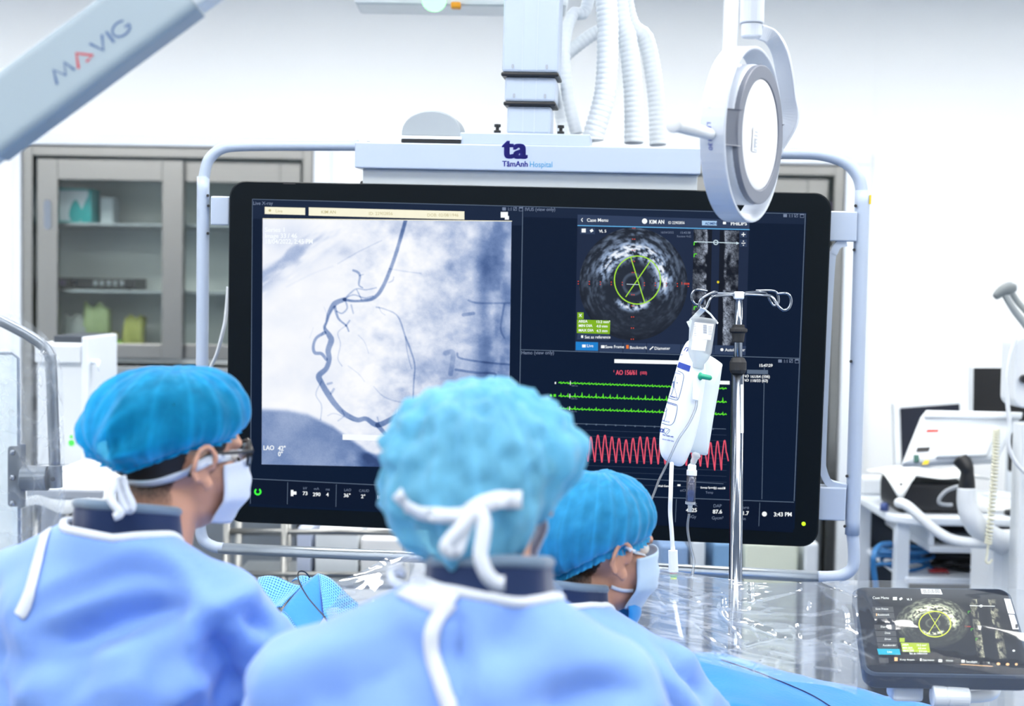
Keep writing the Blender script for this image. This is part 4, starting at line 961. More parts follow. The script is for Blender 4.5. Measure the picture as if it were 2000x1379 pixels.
M_CAP1 = clothmat('cap_deep_blue', (8, 168, 226), .3, .42, bump=.15, bscale=90)
M_CAP2 = clothmat('cap_pale_blue', (120, 198, 236), .35, .8, bump=.15, bscale=90)
M_CAP3 = clothmat('cap_sky_blue', (56, 172, 230), .3, .62, bump=.15, bscale=120)
M_MASK = clothmat('mask_white', (216, 226, 242), .2, bump=.1, bscale=120)
M_MASKB = clothmat('mask_paleblue', (190, 216, 240), .2, bump=.1, bscale=120)
M_TIE = clothmat('tie_white', (226, 234, 246), .2)
M_NAVY = clothmat('collar_navy', (24, 44, 84), .02); M_TRIM = clothmat('collar_grey', (104, 124, 146), .02)
M_GLOVE = mat('glove_latex', (226, 222, 206), .45); M_SHOE = mat('clog_dark', (40, 48, 60), .5); M_SCRUB = clothmat('trouser_green', (70, 110, 140), .02)
def hairmat():
    m = bpy.data.materials.new('short_hair'); m.use_nodes = True; nt = m.node_tree; N = nt.nodes; L = nt.links; b = N['Principled BSDF']; out = [n for n in N if n.type == 'OUTPUT_MATERIAL'][0]
    b.inputs['Base Color'].default_value = (*lin((26, 22, 22)), 1); b.inputs['Roughness'].default_value = .6
    tc = N.new('ShaderNodeTexCoord'); mp = N.new('ShaderNodeMapping'); mp.inputs['Scale'].default_value = (1, 1, .35); L.new(tc.outputs['Object'], mp.inputs[0])
    nz = N.new('ShaderNodeTexNoise'); nz.inputs['Scale'].default_value = 420; nz.inputs['Detail'].default_value = 2; L.new(mp.outputs[0], nz.inputs['Vector'])
    at_ = N.new('ShaderNodeAttribute'); at_.attribute_name = 'Col'
    a = N.new('ShaderNodeMath'); a.operation = 'MULTIPLY_ADD'; L.new(at_.outputs['Fac'], a.inputs[0]); a.inputs[1].default_value = 1.25; 
    c = N.new('ShaderNodeMath'); c.operation = 'MULTIPLY_ADD'; L.new(nz.outputs['Fac'], c.inputs[0]); c.inputs[1].default_value = .8; c.inputs[2].default_value = -.45; L.new(c.outputs[0], a.inputs[2]); a.use_clamp = True
    tr = N.new('ShaderNodeBsdfTransparent'); mx = N.new('ShaderNodeMixShader'); L.new(a.outputs[0], mx.inputs[0]); L.new(tr.outputs[0], mx.inputs[1]); L.new(b.outputs[0], mx.inputs[2]); L.new(mx.outputs[0], out.inputs[0])
    return m
M_HAIRF = hairmat()
def head_geo(H):
    E_ = lambda c, r, R=None: ellip(c, r, H if R is None else H@frame4(R, np.zeros(3)))
    g = [ellip((0, -.012, .03), (.076, .094, .087), H), ellip((0, .032, -.04), (.059, .064, .074), H), ellip((0, .06, -.088), (.03, .026, .02), H), ellip((0, .02, -.07), (.054, .058, .036), H),
         ellip((.04, .052, -.03), (.028, .03, .03), H), ellip((-.04, .052, -.03), (.028, .03, .03), H), ellip((0, .078, .02), (.052, .018, .016), H), ellip((0, .06, .055), (.055, .04, .04), H),
         capsule((0, .086, .008), (0, .101, -.03), .008, .0105, H), ellip((.012, .09, -.034), (.009, .011, .008), H), ellip((-.012, .09, -.034), (.009, .011, .008), H), ellip((0, .094, -.066), (.024, .01, .008), H),
         capsule((0, -.02, -.07), (0, -.04, -.2), .056, .062, H)]
    for s in (1, -1):
        # ear: helix ring, concha, lobe
        a = np.radians(np.linspace(-70, 200, 16)); pth = np.column_stack([s*(.083+.006*np.cos(a*0+.3)+.004*(np.sin(a) > 0)), -.012-.018*np.cos(a), .0+.027*np.sin(a)])
        V, F = tube(pth, .0052, 8); g.append((xf(H, V), F))
        g.append(ellip((s*.079, -.008, -.008), (.006, .014, .026), H)); g.append(ellip((s*.082, .002, -.03), (.006, .009, .012), H))
    return g
def hand_geo(T, side_):
    """gloved hand, T: frame with x=fingers forward, z=up, y=thumb side"""
    g = [ellip((.045, 0, 0), (.05, .04, .016), T)]
    for k, (y, L) in enumerate(((.028, .07), (.01, .078), (-.009, .072), (-.027, .056))):
        a = np.array((.085, y, .0)); b = a+(L*.55, y*.12, -.012); c = b+(L*.45, 0, -.026); g += [capsule(a, b, .0095, .0085, T), capsule(b, c, .0085, .007, T)]
    a = np.array((.03, .034, -.004)); b = a+(.035, .026, -.01); c = b+(.03, .006, -.012); g += [capsule(a, b, .011, .009, T), capsule(b, c, .009, .0075, T)]
    return g
def cap_geo(H, rimf, rims, rimb, puff, bumps, seed, nfold=22, amp=.004, ruffle=.012, na=180, ns=46, gather=None, wrk=.016, dens=.6):
    """bouffant cap in head space; rim heights at front / sides / back"""
    a = np.linspace(0, 2*np.pi, na, endpoint=False); c0 = np.array([0, -.012, .028]); R0 = np.array([.079, .097, .09])
    rimz = np.where(np.sin(a) > 0, rims+(rimf-rims)*np.sin(a)**2, rims+(rimb-rims)*np.abs(np.sin(a))**1.5)
    A = np.zeros((ns, na, 3)); s = np.linspace(0, 1, ns); DN = np.zeros((ns, na))
    nzv = fbm(np.stack([np.cos(a)*2.2+seed, np.sin(a)*2.2, np.full(na, seed*1.3)], -1), 3)
    for j, t in enumerate(s):
        # elevation from below rim to crown
        tr = max(0, (t-.08)/.92)
        el0 = np.arcsin(np.clip((rimz-c0[2])/(R0[2]*1.25), -.98, .98)); el = el0+(np.pi/2-el0)*tr
        d = np.stack([np.cos(a)*np.cos(el), np.sin(a)*np.cos(el), np.sin(el)], -1)
        rad = 1/np.sqrt(((d/R0)**2).sum(-1))
        pz = puff*np.sin(np.pi*np.clip(tr, 0, 1)**.62)**.8
        wr = fbm(np.concatenate([d*6+seed], -1), 3)-.5
        off = .003+pz*(.75+.7*nzv)+wrk*wr*np.sin(np.pi*tr)
        fold = np.cos(nfold*a+seed+5*nzv)*amp*(1-tr)**1.2*(tr > 0)
        fine = np.cos(nfold*3.1*a+seed*2)*.0016*np.exp(-(tr/.12)**2)
        off = off+fold+fine
        DN[j] = np.clip(np.cos(nfold*a+seed+5*nzv), 0, 1)**5*(1-tr)**.8*dens*.7+.45*np.exp(-(tr/.1)**2)+.5*dens*np.clip(fbm(d*np.array([9, 9, 3])+seed*2, 3)-.52, 0, 1)*4
        for (dx, dy, dz, am, wd) in bumps:
            q = np.array([dx, dy, dz]); q = q/np.linalg.norm(q); off = off+am*np.exp((d@q-1)/wd**2)
        if gather is not None:             # folds converging on a knot
            q, am = gather; q = np.array(q)/np.linalg.norm(q); ang = np.arccos(np.clip(d@q, -1, 1))
            e1 = np.cross(q, (0, 0, 1)); e1 /= np.linalg.norm(e1); e2 = np.cross(q, e1); phi = np.arctan2(d@e2, d@e1)
            off = off+am*np.cos(9*phi+1.5*np.sin(2*phi))*np.exp(-((ang-.55)/.5)**2)-.012*np.exp(-(ang/.16)**2)
            rd_ = np.clip(np.cos(9*phi+1.5*np.sin(2*phi)), 0, 1)**7*np.exp(-((ang-.35)/.55)**2)*(.5+.8*nzv); DN[j] = np.maximum(DN[j], rd_)+.8*np.exp(-(ang/.2)**2)
        pt = c0+d*(rad+off)[:, None]
        if t < .08:                       # ruffle under the elastic
            k = (.08-t)/.08; pt = pt+np.stack([np.cos(a)*.3, np.sin(a)*.3, -np.ones(na)], -1)*ruffle*k+np.stack([np.cos(a), np.sin(a), np.zeros(na)], -1)*(np.cos(nfold*2*a+seed)*.004*k)[:, None]
        A[j] = pt
    V, F = gridA(A, True); F.append(tuple(range((ns-1)*na, ns*na)))
    cap_geo.dens = np.clip(DN.reshape(-1), 0, 1)
    return xf(H, V), F
def mask_geo(H, w=1.0):
    def f(u, v):
        a = math.radians(-78+156*u); z = -.006-.088*v+.026*(1-abs(2*u-1))*(.35-v)*.9
        r = .5-.5*math.cos(math.pi*2*v)
        rx = .069+.005*r; ry = .083+.022*(1-abs(2*u-1))**.7+.007*r
        pl = .0022*math.sin(v*22)*(1-abs(2*u-1))
        k = 1-.22*max(0, v-.6)/.4
        return (rx*k*math.sin(a)*1.02, .02+(ry*k+pl)*math.cos(a), z)
    V, F = grid(30, 22, f); return xf(H, V), F
def tie(b, pts, w, m, par, name='tie', off=.004, k=5):
    """white tape: list of (px,py[,depth]) dropped on the surface b where no depth is given"""
    Q = []; N = []
    for p in smoothp([(p[0], p[1], p[2] if len(p) > 2 else 0) for p in pts], k):
        if p[2] > .5: Q.append(P(p[0], p[1], p[2])); N.append(-CF)
        else:
            h, n = hit(b, p[0], p[1], off)
            if h is None: continue
            Q.append(h); N.append(n)
    if len(Q) < 3: print('NO HIT', name, pts[:2]); return None
    Q = np.array(Q)
    if len(Q) > 4:
        for _ in range(2): Q[1:-1] = (Q[:-2]+2*Q[1:-1]+Q[2:])/4
    return obj(name, strap(Q, np.array(N), w, .0014), m, par, smooth=True)
def person(label, hc, psi, pitch, roll_, beta, lean, sh, capargs, capmat, maskmat, folds=(), neck=.0, arm=(.24, .13, -.55), seed=1, glasses=False, rise=.035, reach=.2):
    Rh = rotz(-psi)@roty(roll_)@rotx(-pitch); H = frame4(Rh, hc)
    B = frame4(rotz(-beta), hc+np.array([lean[0], lean[1], rise]))       # body frame (z measured from eye level)
    floor_z = -(hc[2]+rise)
    pr = root('person', label, 'person', (B[0, 3], B[1, 3], 0))
    ncx = xf(inv(B), xf(H, [(0, -.04, -.19)]))[0][0]*.85
    # ---- body: head, neck, trunk, arms, hands, legs in one continuous surface
    g = head_geo(H)
    nk = xf(inv(B), xf(H, [(0, -.04, -.19)]))[0]
    sx, sz, sy = sh
    g += [capsule(nk, (0, -.04, -.25), .06, .075, B), ellip((0, .01, -.38), (.1, .05, .15), B), ellip((0, -.01, -.62), (.135, .09, .2), B), ellip((0, 0, -.8), (.15, .1, .12), B)]
    hands = []
    for s in (1, -1):
        el = np.array([s*arm[0], arm[1], arm[2]]); wr = np.array([s*.1, arm[1]+reach, arm[2]+.02]); so = np.array([s*(sx-.055), sy, sz-.02])
        g += [capsule(so-np.array([s*.02, 0, .02]), el, .03, .026, B), capsule(el, wr, .026, .024, B)]
        dv = (wr-el)/np.linalg.norm(wr-el); yv = np.cross((0, 0, 1), dv); yv /= np.linalg.norm(yv); T = B@frame4(np.column_stack([dv, yv*s, np.cross(dv, yv)]), wr+dv*.01)
        hands.append(hand_geo(T, s))
        g += [capsule((s*.085, 0, -.82), (s*.09, .02, floor_z+.5), .085, .055, B), capsule((s*.09, .02, floor_z+.5), (s*.09, -.01, floor_z+.1), .055, .04, B), capsule((s*.09, -.03, floor_z+.045), (s*.1, .13, floor_z+.038), .045, .036, B)]
    bv, bf = remesh(cat(*g), .0042, 3)
    body = obj('body', (bv, bf), M_SKIN, pr, smooth=True)
    BB = bvh((bv, bf))
    for hg in hands:
        hv, hf = remesh(cat(*hg), .0045, 2); obj('glove', (hv, hf), M_GLOVE, pr, smooth=True)
    for s in (1, -1):
        eye = obj('eye', ellip((s*.031, .075, .003), .0125, H, 14, 10), mat('eye_white', (232, 230, 226), .2), pr, smooth=True)
        obj('iris', ellip((s*.031, .0855, .003), (.006, .0025, .006), H, 12, 8), mat('iris_dark', (40, 26, 18), .2), eye, smooth=True)
        sg = remesh(cat(capsule((s*.09, -.035, floor_z+.05), (s*.1, .14, floor_z+.045), .052, .044, B), box((s*.09-.05, -.085, floor_z+.001), (s*.1+.045, .18, floor_z+.03), B)), .008, 3)
        obj('shoe', sg, M_SHOE, pr, smooth=True)
    # ---- hair: a thin layer over the scalp, thinning out at nape and temples
    bl = xf(inv(H), bv); bn = vnorm(bv, bf)
    hl = np.interp(bl[:, 1], [-.13, -.06, -.035, -.028, .004, .01, .03, .05, .1], [-.085, -.085, -.075, .018, .018, -.028, -.02, .035, .055])
    al = np.clip((bl[:, 2]-hl)/np.where(bl[:, 1] < -.03, .07, .02), 0, 1)
    al[(np.abs(bl[:, 0]) > .0795) & (bl[:, 2] < .04)] = 0
    keep = (al > 0) & (bl[:, 2] < .2); al = np.where(bl[:, 2] > .0, np.maximum(al, np.clip(bl[:, 2]/.03, 0, 1)*(al > 0)), al)
    idx = sorted({i for f in bf if all(keep[j] for j in f) for i in f})
    hg = keepfaces(bv+bn*.0022, bf, keep)
    obj('hair', hg, M_HAIRF, pr, smooth=True, col=np.repeat(al[idx][:, None], 3, 1))
    # ---- gown
    G = [capsule((ncx*.8, -.055, -.185), (s*(sx-.075), sy-.01, sz-.03), .07, .072, B) for s in (1, -1)]
    G += [ellip((0, -.05, -.36), (sx*.84, .135, .2), B), ellip((0, -.02, -.6), (.19, .14, .26), B), capsule((0, -.01, -.8), (0, 0, floor_z+.42), .165, .195, B)]
    for s in (1, -1):
        el = np.array([s*arm[0], arm[1], arm[2]]); wr = np.array([s*.1, arm[1]+reach, arm[2]+.02]); so = np.array([s*(sx-.075), sy, sz-.03])
        G += [capsule(so, el, .078, .066, B), capsule(el, wr, .064, .045, B), ellip(so+(0, 0, .0), (.08, .085, .078), B)]
    V, F = remesh(cat(*G), .0095, 10)
    N = vnorm(V, F); L_ = xf(inv(B), V)
    V0 = V.copy()
    nz = fbm(np.column_stack([L_[:, 0]*7+seed, L_[:, 1]*7, L_[:, 2]*4]), 3)-.5
    ridge = 1-np.abs(2*fbm(np.column_stack([L_[:, 0]*9+L_[:, 2]*4+seed*3, L_[:, 1]*7, L_[:, 2]*5-L_[:, 0]*4]), 3)-1)
    rid2 = 1-np.abs(2*fbm(np.column_stack([L_[:, 0]*20-L_[:, 2]*12+seed, L_[:, 1]*16, L_[:, 2]*14+L_[:, 0]*10]), 2)-1)
    V = V+N*((.026*nz+.036*(ridge-.75)+.014*(rid2-.75))*np.clip((-.2-L_[:, 2])/.12, 0, 1))[:, None]
    for (pts, w, am) in folds:             # long creases, pixel lines dropped on the back
        GB = BVHTree.FromPolygons(V.tolist(), F); q = [hit(GB, x, y, 0)[0] for x, y in smoothp(pts, 5)]; q = np.array([i for i in q if i is not None])
        if len(q) < 2: continue
        D = np.full(len(V), 9.); tpar = np.zeros(len(V))
        for i in range(len(q)-1):
            ab = q[i+1]-q[i]; t = np.clip(((V-q[i])@ab)/(ab@ab+1e-9), 0, 1); dd = np.linalg.norm(V-q[i]-t[:, None]*ab, axis=1); m = dd < D; D[m] = dd[m]; tpar[m] = (i+t[m])/(len(q)-1)
        # ridge beside a valley, fading to the ends
        V = V+N*(1.9*am*(np.exp(-(D/w)**2) if am > 0 else np.clip(1-D/(1.5*w), 0, 1))*np.sin(np.pi*np.clip(tpar*.92+.04, 0, 1))**.6)[:, None]
    dsp = V-V0; dm = np.sum(dsp*N, 1); V = V+N*(np.clip(dm, np.where(np.abs(L_[:, 0]) > .15, -.036, -.062), .05)-dm)[:, None]
    V = lap(V, F, 1)
    # neck opening
    nb = xf(B, [(0, -.045, -.17)])[0]; lc = V-nb
    nl = -.118+neck
    openm = (np.hypot(L_[:, 0]-ncx, (L_[:, 1]+.03)) < .079) & (L_[:, 2] > -.25)
    cut = L_[:, 2] < floor_z+.3
    V, F = keepfaces(V, F, ~(openm | cut))
    gown = obj('gown', (V, F), M_GOWN, pr, smooth=True, solid=.002)
    GB = bvh((V, F))
    lp = boundary(F); lp = [l for l in lp if xf(inv(B), V[l]).mean(0)[2] > -.4]
    ring = V[lp[0]]; 
    for _ in range(4): ring = (np.roll(ring, 1, 0)+2*ring+np.roll(ring, -1, 0))/4
    ring = ring[::2]
    obj('neck_binding', tube(ring, .0065, 8, closed=True), M_TIE, gown, smooth=True)
    # ---- lead collar
    def collar(u, v):
        a = 2*math.pi*u; k = .5-.5*math.cos(a+math.pi/2*0)
        c = np.array([ncx, nk[1]*.5-.022, -.205])
        r = .067+.006*(1-v)+.002*math.sin(7*a)
        return xf(B, [(c[0]+r*1.02*math.cos(a), c[1]+r*1.08*math.sin(a), c[2]+.012+.066*v+.014*math.sin(-a)*v)])[0]
    cg = grid(48, 8, collar, True); co = obj('lead_collar', cg, M_NAVY, pr, smooth=True, solid=.008)
    top = np.array([collar(i/48, 1.0) for i in range(48)]); obj('collar_trim', tube(top, .0075, 8, closed=True), M_TRIM, co, smooth=True)
    # ---- cap and mask
    cgeo = cap_geo(H, **capargs); capo = obj('cap', cgeo, capmat, pr, smooth=True, col=np.repeat(cap_geo.dens[:, None], 3, 1))
    obj('mask', mask_geo(H), maskmat, pr, smooth=True, solid=.002)
    if glasses:
        gl = obj('glasses_frame', cat(*[tube(xf(H, [(s*.034+.024*math.cos(t), .106-.012*abs(math.cos(t))-.006*s*math.cos(t), .004+.018*math.sin(t)) for t in np.linspace(0, 2*np.pi, 20, endpoint=False)]), .0022, 8, closed=True) for s in (1, -1)],
            tube(xf(H, [(-.01, .107, .008), (.01, .107, .008)]), .002, 8)), M_BLACK, pr, smooth=True)
        for s in (1, -1):
            obj('temple', tube(xf(H, smoothp([(s*.06, .094, .012), (s*.074, .06, .013), (s*.08, .0, .012), (s*.081, -.02, -.002), (s*.08, -.03, -.018)], 5)), .0024, 8), M_BLACK, gl, smooth=True)
            V2, F2 = lathe([(.021, -.0008), (.021, .0008)], (s*.034, .1035, .004), (s*.18, 1, 0), 20, 1.1, .82); obj('lens', (xf(H, V2), F2), clear('lens_clear', (.8, .85, .88), .06, 1.0, .02), gl)
    return dict(root=pr, H=H, B=B, capb=bvh(cgeo), allb=bvh(cgeo, (bv, bf), cg), gownb=GB, gown=gown, cap=capo)

R_ = math.radians
# left colleague, turned to the right, glasses
pA = person('person on the left in blue cap and gown wearing glasses, face turned right', P(343, 888, 2.1), R_(43), R_(2), R_(4), R_(22), (-.065, -.03), (.238, -.24, -.02),
    dict(rimf=.052, rims=.03, rimb=-.02, puff=.025, bumps=[(-.85, -.6, -.15, .02, .42), (.1, 1, .2, .006, .5)], seed=2.2, nfold=14, amp=.0015, ruffle=.006, gather=((-.12, -1, -.33), .0048), wrk=.005), M_CAP1, M_MASK,
    folds=[([(30, 1300), (130, 1245), (215, 1215), (300, 1180), (370, 1195)], .055, -.042), ([(60, 1235), (180, 1195), (290, 1160), (375, 1178)], .02, .014), ([(20, 1379), (150, 1300), (280, 1255), (395, 1205)], .03, .012), ([(395, 1190), (370, 1270), (330, 1379)], .016, .014), ([(400, 1200), (460, 1170), (520, 1140)], .014, .010), ([(400, 1250), (440, 1300), (470, 1379)], .03, -.026), ([(300, 1080), (360, 1130), (395, 1185)], .014, .009), ([(480, 1205), (540, 1230)], .014, -.014), ([(340, 1379), (420, 1290)], .02, .012)], neck=.012, arm=(.25, .12, -.44), seed=3, glasses=True, rise=.055)
# colleague on the right, lower, further away
pC = person('person on the right in sky blue cap and pale blue mask by the screen', P(1163, 1068, 2.4), R_(58), R_(4), R_(3), R_(28), (-.02, -.03), (.215, -.24, -.02),
    dict(rimf=.05, rims=.015, rimb=-.055, puff=.02, bumps=[(-.7, -.9, -.1, .012, .4), (.6, -.3, .9, .006, .4)], seed=5.1, nfold=26, amp=.002, ruffle=.014, wrk=.009), M_CAP3, M_MASKB, neck=.005, arm=(.2, .09, -.42), reach=.05, seed=8, rise=.07,
    folds=[([(1300, 1240), (1350, 1300), (1400, 1360)], .03, -.02), ([(1330, 1235), (1390, 1290), (1430, 1340)], .016, .01)])
# nearest colleague, back turned
pB = person('person in the middle seen from behind in pale blue puffy cap and light gown', P(934, 960, 1.7), R_(6), R_(2), R_(-8), R_(2), (-.018, -.03), (.243, -.255, -.03),
    dict(rimf=.05, rims=-.03, rimb=-.072, puff=.021, bumps=[(0, -.7, -.72, .036, .5), (1, -.05, .12, .026, .3), (-.85, -.5, -.35, .008, .3), (.35, .1, .95, .006, .3), (.85, -.4, .4, .01, .35), (-.5, -.3, .8, .005, .4)], seed=9.4, nfold=13, amp=.006, ruffle=.006, wrk=.036), M_CAP2, M_MASK, neck=.0, arm=(.25, .13, -.5), seed=5, rise=.055,
    folds=[([(895, 1205), (903, 1290), (915, 1379)], .006, -.016), ([(790, 1190), (840, 1230), (930, 1250)], .02, .008), ([(1020, 1190), (1000, 1240), (960, 1290)], .02, -.009), ([(620, 1379), (700, 1330), (790, 1300)], .03, -.010), ([(1060, 1379), (1160, 1355), (1260, 1340)], .02, -.014), ([(900, 1360), (1000, 1300), (1100, 1270)], .04, .008), ([(500, 1350), (600, 1300), (700, 1290)], .03, .009)])
V_, F_ = grid(20, 8, lambda u, v: (.062*math.sin(math.radians(-75+150*u)), .02+(.066+.012*math.sin(math.pi*v))*math.cos(math.radians(-75+150*u)), -.088-.04*v))
obj('chin_cover', (xf(pC['H'], V_), F_), clothmat('chin_blue', (40, 140, 214), .1), pC['root'], smooth=True, solid=.002)
# ties of the masks and gowns
b = pA['allb']; r_ = pA['root']
tie(b, [(448, 893), (415, 897), (380, 912), (330, 932), (285, 941), (240, 936), (205, 920), (186, 908)], .013, M_TIE, r_, 'mask_tie')
tie(b, [(236, 930), (232, 950), (222, 972), (210, 982)], .012, M_TIE, r_, 'mask_tie'); dA = 1.955
tie(b, [(238, 930, dA), (246, 960, dA), (258, 985, dA), (254, 997, dA), (242, 990, dA), (236, 960, dA), (236, 932, dA)], .011, M_TIE, r_, 'tie_loop', k=6)
tie(b, [(236, 935, dA+.005), (214, 968, dA-.005), (226, 990, dA-.01), (236, 1004, dA-.012), (222, 1010, dA-.012)], .011, M_TIE, r_, 'tie_end')
gA = pA['gownb']
tie(gA, [(100, 1020), (88, 1060), (75, 1110), (60, 1165), (42, 1205)], .02, M_TIE, r_, 'gown_tie', off=.005)
tie(gA, [(104, 1012), (72, 1040), (58, 1030), (75, 1022), (120, 1018)], .013, M_TIE, r_, 'gown_tie', off=.006)
b = pB['allb']; r_ = pB['root']; dB = 1.51
tie(b, [(782, 962), (800, 984), (840, 1003), (890, 1008), (920, 1000)], .017, M_TIE, r_, 'mask_tie', off=.006)
tie(b, [(918, 1000), (945, 984), (980, 977), (1012, 976)], .02, M_TIE, r_, 'mask_tie', off=.006)
tie(b, [(922, 1000, dB-.004), (905, 1040, dB-.006), (892, 1078, dB-.01), (874, 1076, dB-.012), (872, 1062, dB-.012), (900, 1030, dB-.01), (925, 1000, dB-.006)], .014, M_TIE, r_, 'tie_loop', k=6)
tie(b, [(925, 998, dB-.004), (944, 1012, dB-.008), (943, 1050, dB-.012), (938, 1085, dB-.015), (950, 1120, dB-.015), (968, 1138, dB-.012), (985, 1140, dB-.01)], .016, M_TIE, r_, 'tie_end')
gB = pB['gownb']
tie(gB, [(800, 1150), (830, 1165), (860, 1175), (885, 1185)], (.034), M_TIE, r_, 'neck_band', off=.005)
tie(gB, [(885, 1180), (860, 1205), (845, 1240), (850, 1290), (866, 1340), (880, 1379), (884, 1400)], .017, M_TIE, r_, 'gown_tie', off=.006)
tie(gB, [(1060, 1168), (1030, 1162), (1000, 1145)], .02, M_TIE, r_, 'gown_tie', off=.008)
tie(gB, [(790, 1120, 1.68), (770, 1112, 1.68), (765, 1130, 1.67), (785, 1145, 1.66), (810, 1150, 1.65)], .01, M_TIE, r_, 'tie_loop', k=6)
b = pC['allb']; r_ = pC['root']
tie(b, [(1222, 1066), (1235, 1076), (1250, 1084), (1262, 1088)], .006, M_TIE, r_, 'mask_loop', off=.003)
tie(b, [(1192, 1145), (1215, 1152), (1235, 1152)], .006, M_TIE, r_, 'mask_loop', off=.003)
tie(pC['gownb'], [(1120, 1160, 2.3), (1135, 1152, 2.3), (1138, 1168, 2.3)], .012, M_TIE, r_, 'gown_tie')
# ================================================================== patient table with drape
M_DRAPE = clothmat('drape_blue', (66, 150, 240), .1, bump=.2, bscale=120)
TY0, TY1 = 2.6, 2.88
tb = root('operating_table', 'narrow operating table hidden beneath the blue drape', 'table', (.35, 2.68, 0))
obj('table_top', box((-.62, TY0+.02, .86), (1.5, TY1-.02, .93)), M_GREYP, tb, bevel=.02)
obj('pedestal', box((-.3, TY0+.07, .08), (.06, TY1-.06, .86)), M_WHITE, tb, bevel=.02); obj('base_plate', box((-.55, TY0+.02, 0), (.1, TY1, .08)), M_WHITE, tb, bevel=.02)
# drape: top surface follows what lies beneath, edges hang
bk = [(1405, 1275), (1500, 1300), (1640, 1335), (1730, 1357), (1830, 1379)]
bkw = np.array([PY(x, y, TY1) for x, y in bk])
xk = np.concatenate([[-.7, -.3, .1, .25], bkw[:, 0], [1.1, 1.55]]); zk = np.concatenate([[1.14, 1.14, 1.12, 1.11], bkw[:, 2], [.985, .97]])
NU, NV = 90, 40; A = np.zeros((NV, NU, 3))
for j in range(NV):
    v = j/(NV-1)
    for i in range(NU):
        x = -.66+2.2*i/(NU-1); zt_ = np.interp(x, xk, zk)
        prof = [(0, TY0-.02, .55), (.28, TY0-.005, zt_-.1), (.36, TY0+.03, zt_-.035), (.8, TY1, zt_), (.86, TY1+.015, zt_-.03), (1, TY1+.02, .6)]
        y = np.interp(v, [p[0] for p in prof], [p[1] for p in prof]); z = np.interp(v, [p[0] for p in prof], [p[2] for p in prof])
        A[j, i] = (x, y, z)
w = fbm(A*np.array([9, 5, 5]), 3)-.5
A[..., 1] += .03*w*np.clip((1.0-A[..., 2])*4, .0, 1); A[..., 2] += .016*(fbm(A*12+4, 3)-.5)*(A[..., 2] > .9)
dr = obj('surgical_drape', gridA(A), M_DRAPE, None, smooth=True, solid=.002); tag(dr, 'smooth blue surgical drape spread over the table at lower right', 'drape')
DB = bvh(gridA(A))
gw = [hit(DB, x, y, .003)[0] for x, y in smoothp([(1408, 1291), (1470, 1312), (1540, 1340), (1590, 1363), (1640, 1395)], 6)]
gw = np.array([q for q in gw if q is not None])
if len(gw) > 3:
    o = obj('guide_wire', tube(gw, .0013, 8), mat('wire_dark', (14, 40, 90), .4), None, smooth=True); tag(o, 'dark thin wire lying across the blue drape at lower right', 'wire')
# perforated blue sheet on the left of the middle person
def meshmat():
    m = M_DRAPE.copy(); m.name = 'perforated_blue'; nt = m.node_tree; N = nt.nodes; L = nt.links
    mx = [n for n in N if n.type == 'MIX'][0]; tc = [n for n in N if n.type == 'TEX_COORD'][0]
    vo = N.new('ShaderNodeTexVoronoi'); vo.inputs['Scale'].default_value = 190; vo.inputs['Randomness'].default_value = .12; L.new(tc.outputs['UV'], vo.inputs['Vector'])
    vo.inputs['Scale'].default_value = 19
    cr = N.new('ShaderNodeValToRGB'); cr.color_ramp.elements[0].position = .25; cr.color_ramp.elements[1].position = .42; L.new(vo.outputs['Distance'], cr.inputs[0])
    mx2 = N.new('ShaderNodeMix'); mx2.data_type = 'RGBA'; L.new(cr.outputs[0], mx2.inputs['Factor']); mx2.inputs['A'].default_value = (*lin((24, 104, 176)), 1); mx2.inputs['B'].default_value = (*lin((120, 195, 252)), 1)
    for n in N:
        if n.type == 'BSDF_PRINCIPLED': L.new(mx2.outputs['Result'], n.inputs['Base Color'])
        if n.type == 'BSDF_TRANSLUCENT': L.new(mx2.outputs['Result'], n.inputs[0])
    return m
M_PERF = meshmat()
ms = root('perforated_sheet', 'folded blue sheet with perforated flaps between left and middle persons', 'sheet', P(600, 1300, 2.62))
def patch(name, c, m, n=14, bend=.0, uvs=2.2):
    c = [P(*q) for q in c]
    def f(u, v):
        p = (1-v)*((1-u)*c[0]+u*c[1])+v*((1-u)*c[3]+u*c[2]); return p+np.array([0, bend*math.sin(math.pi*u)*math.sin(math.pi*v), .006*math.sin(5*u+3*v)])
    g = grid(n, n, f); uv = np.array([(i/(n-1)*uvs, j/(n-1)*uvs) for j in range(n) for i in range(n)])
    return obj(name, g, m, ms, smooth=True, solid=.002, uv=uv)
patch('left_flap', [(505, 1128, 2.72), (590, 1138, 2.66), (550, 1192, 2.58), (490, 1190, 2.66)], M_PERF, bend=-.01, uvs=.85)
patch('upper_flap', [(570, 1136, 2.70), (620, 1121, 2.72), (600, 1150, 2.66), (590, 1140, 2.66)], M_PERF, uvs=.4)
patch('centre_fold', [(621, 1120, 2.70), (632, 1200, 2.60), (600, 1260, 2.50), (552, 1192, 2.58)], M_DRAPE, bend=-.012)
patch('right_flap', [(621, 1120, 2.70), (700, 1172, 2.66), (690, 1260, 2.55), (632, 1200, 2.60)], M_PERF, bend=-.012, uvs=.95)
patch('lower_flap', [(552, 1192, 2.58), (600, 1260, 2.50), (560, 1400, 2.5), (500, 1380, 2.6)], M_PERF, bend=-.01, uvs=1.1)
patch('skirt', [(600, 1258, 2.51), (690, 1258, 2.56), (720, 1620, 2.56), (560, 1620, 2.51)], M_DRAPE, bend=-.02)
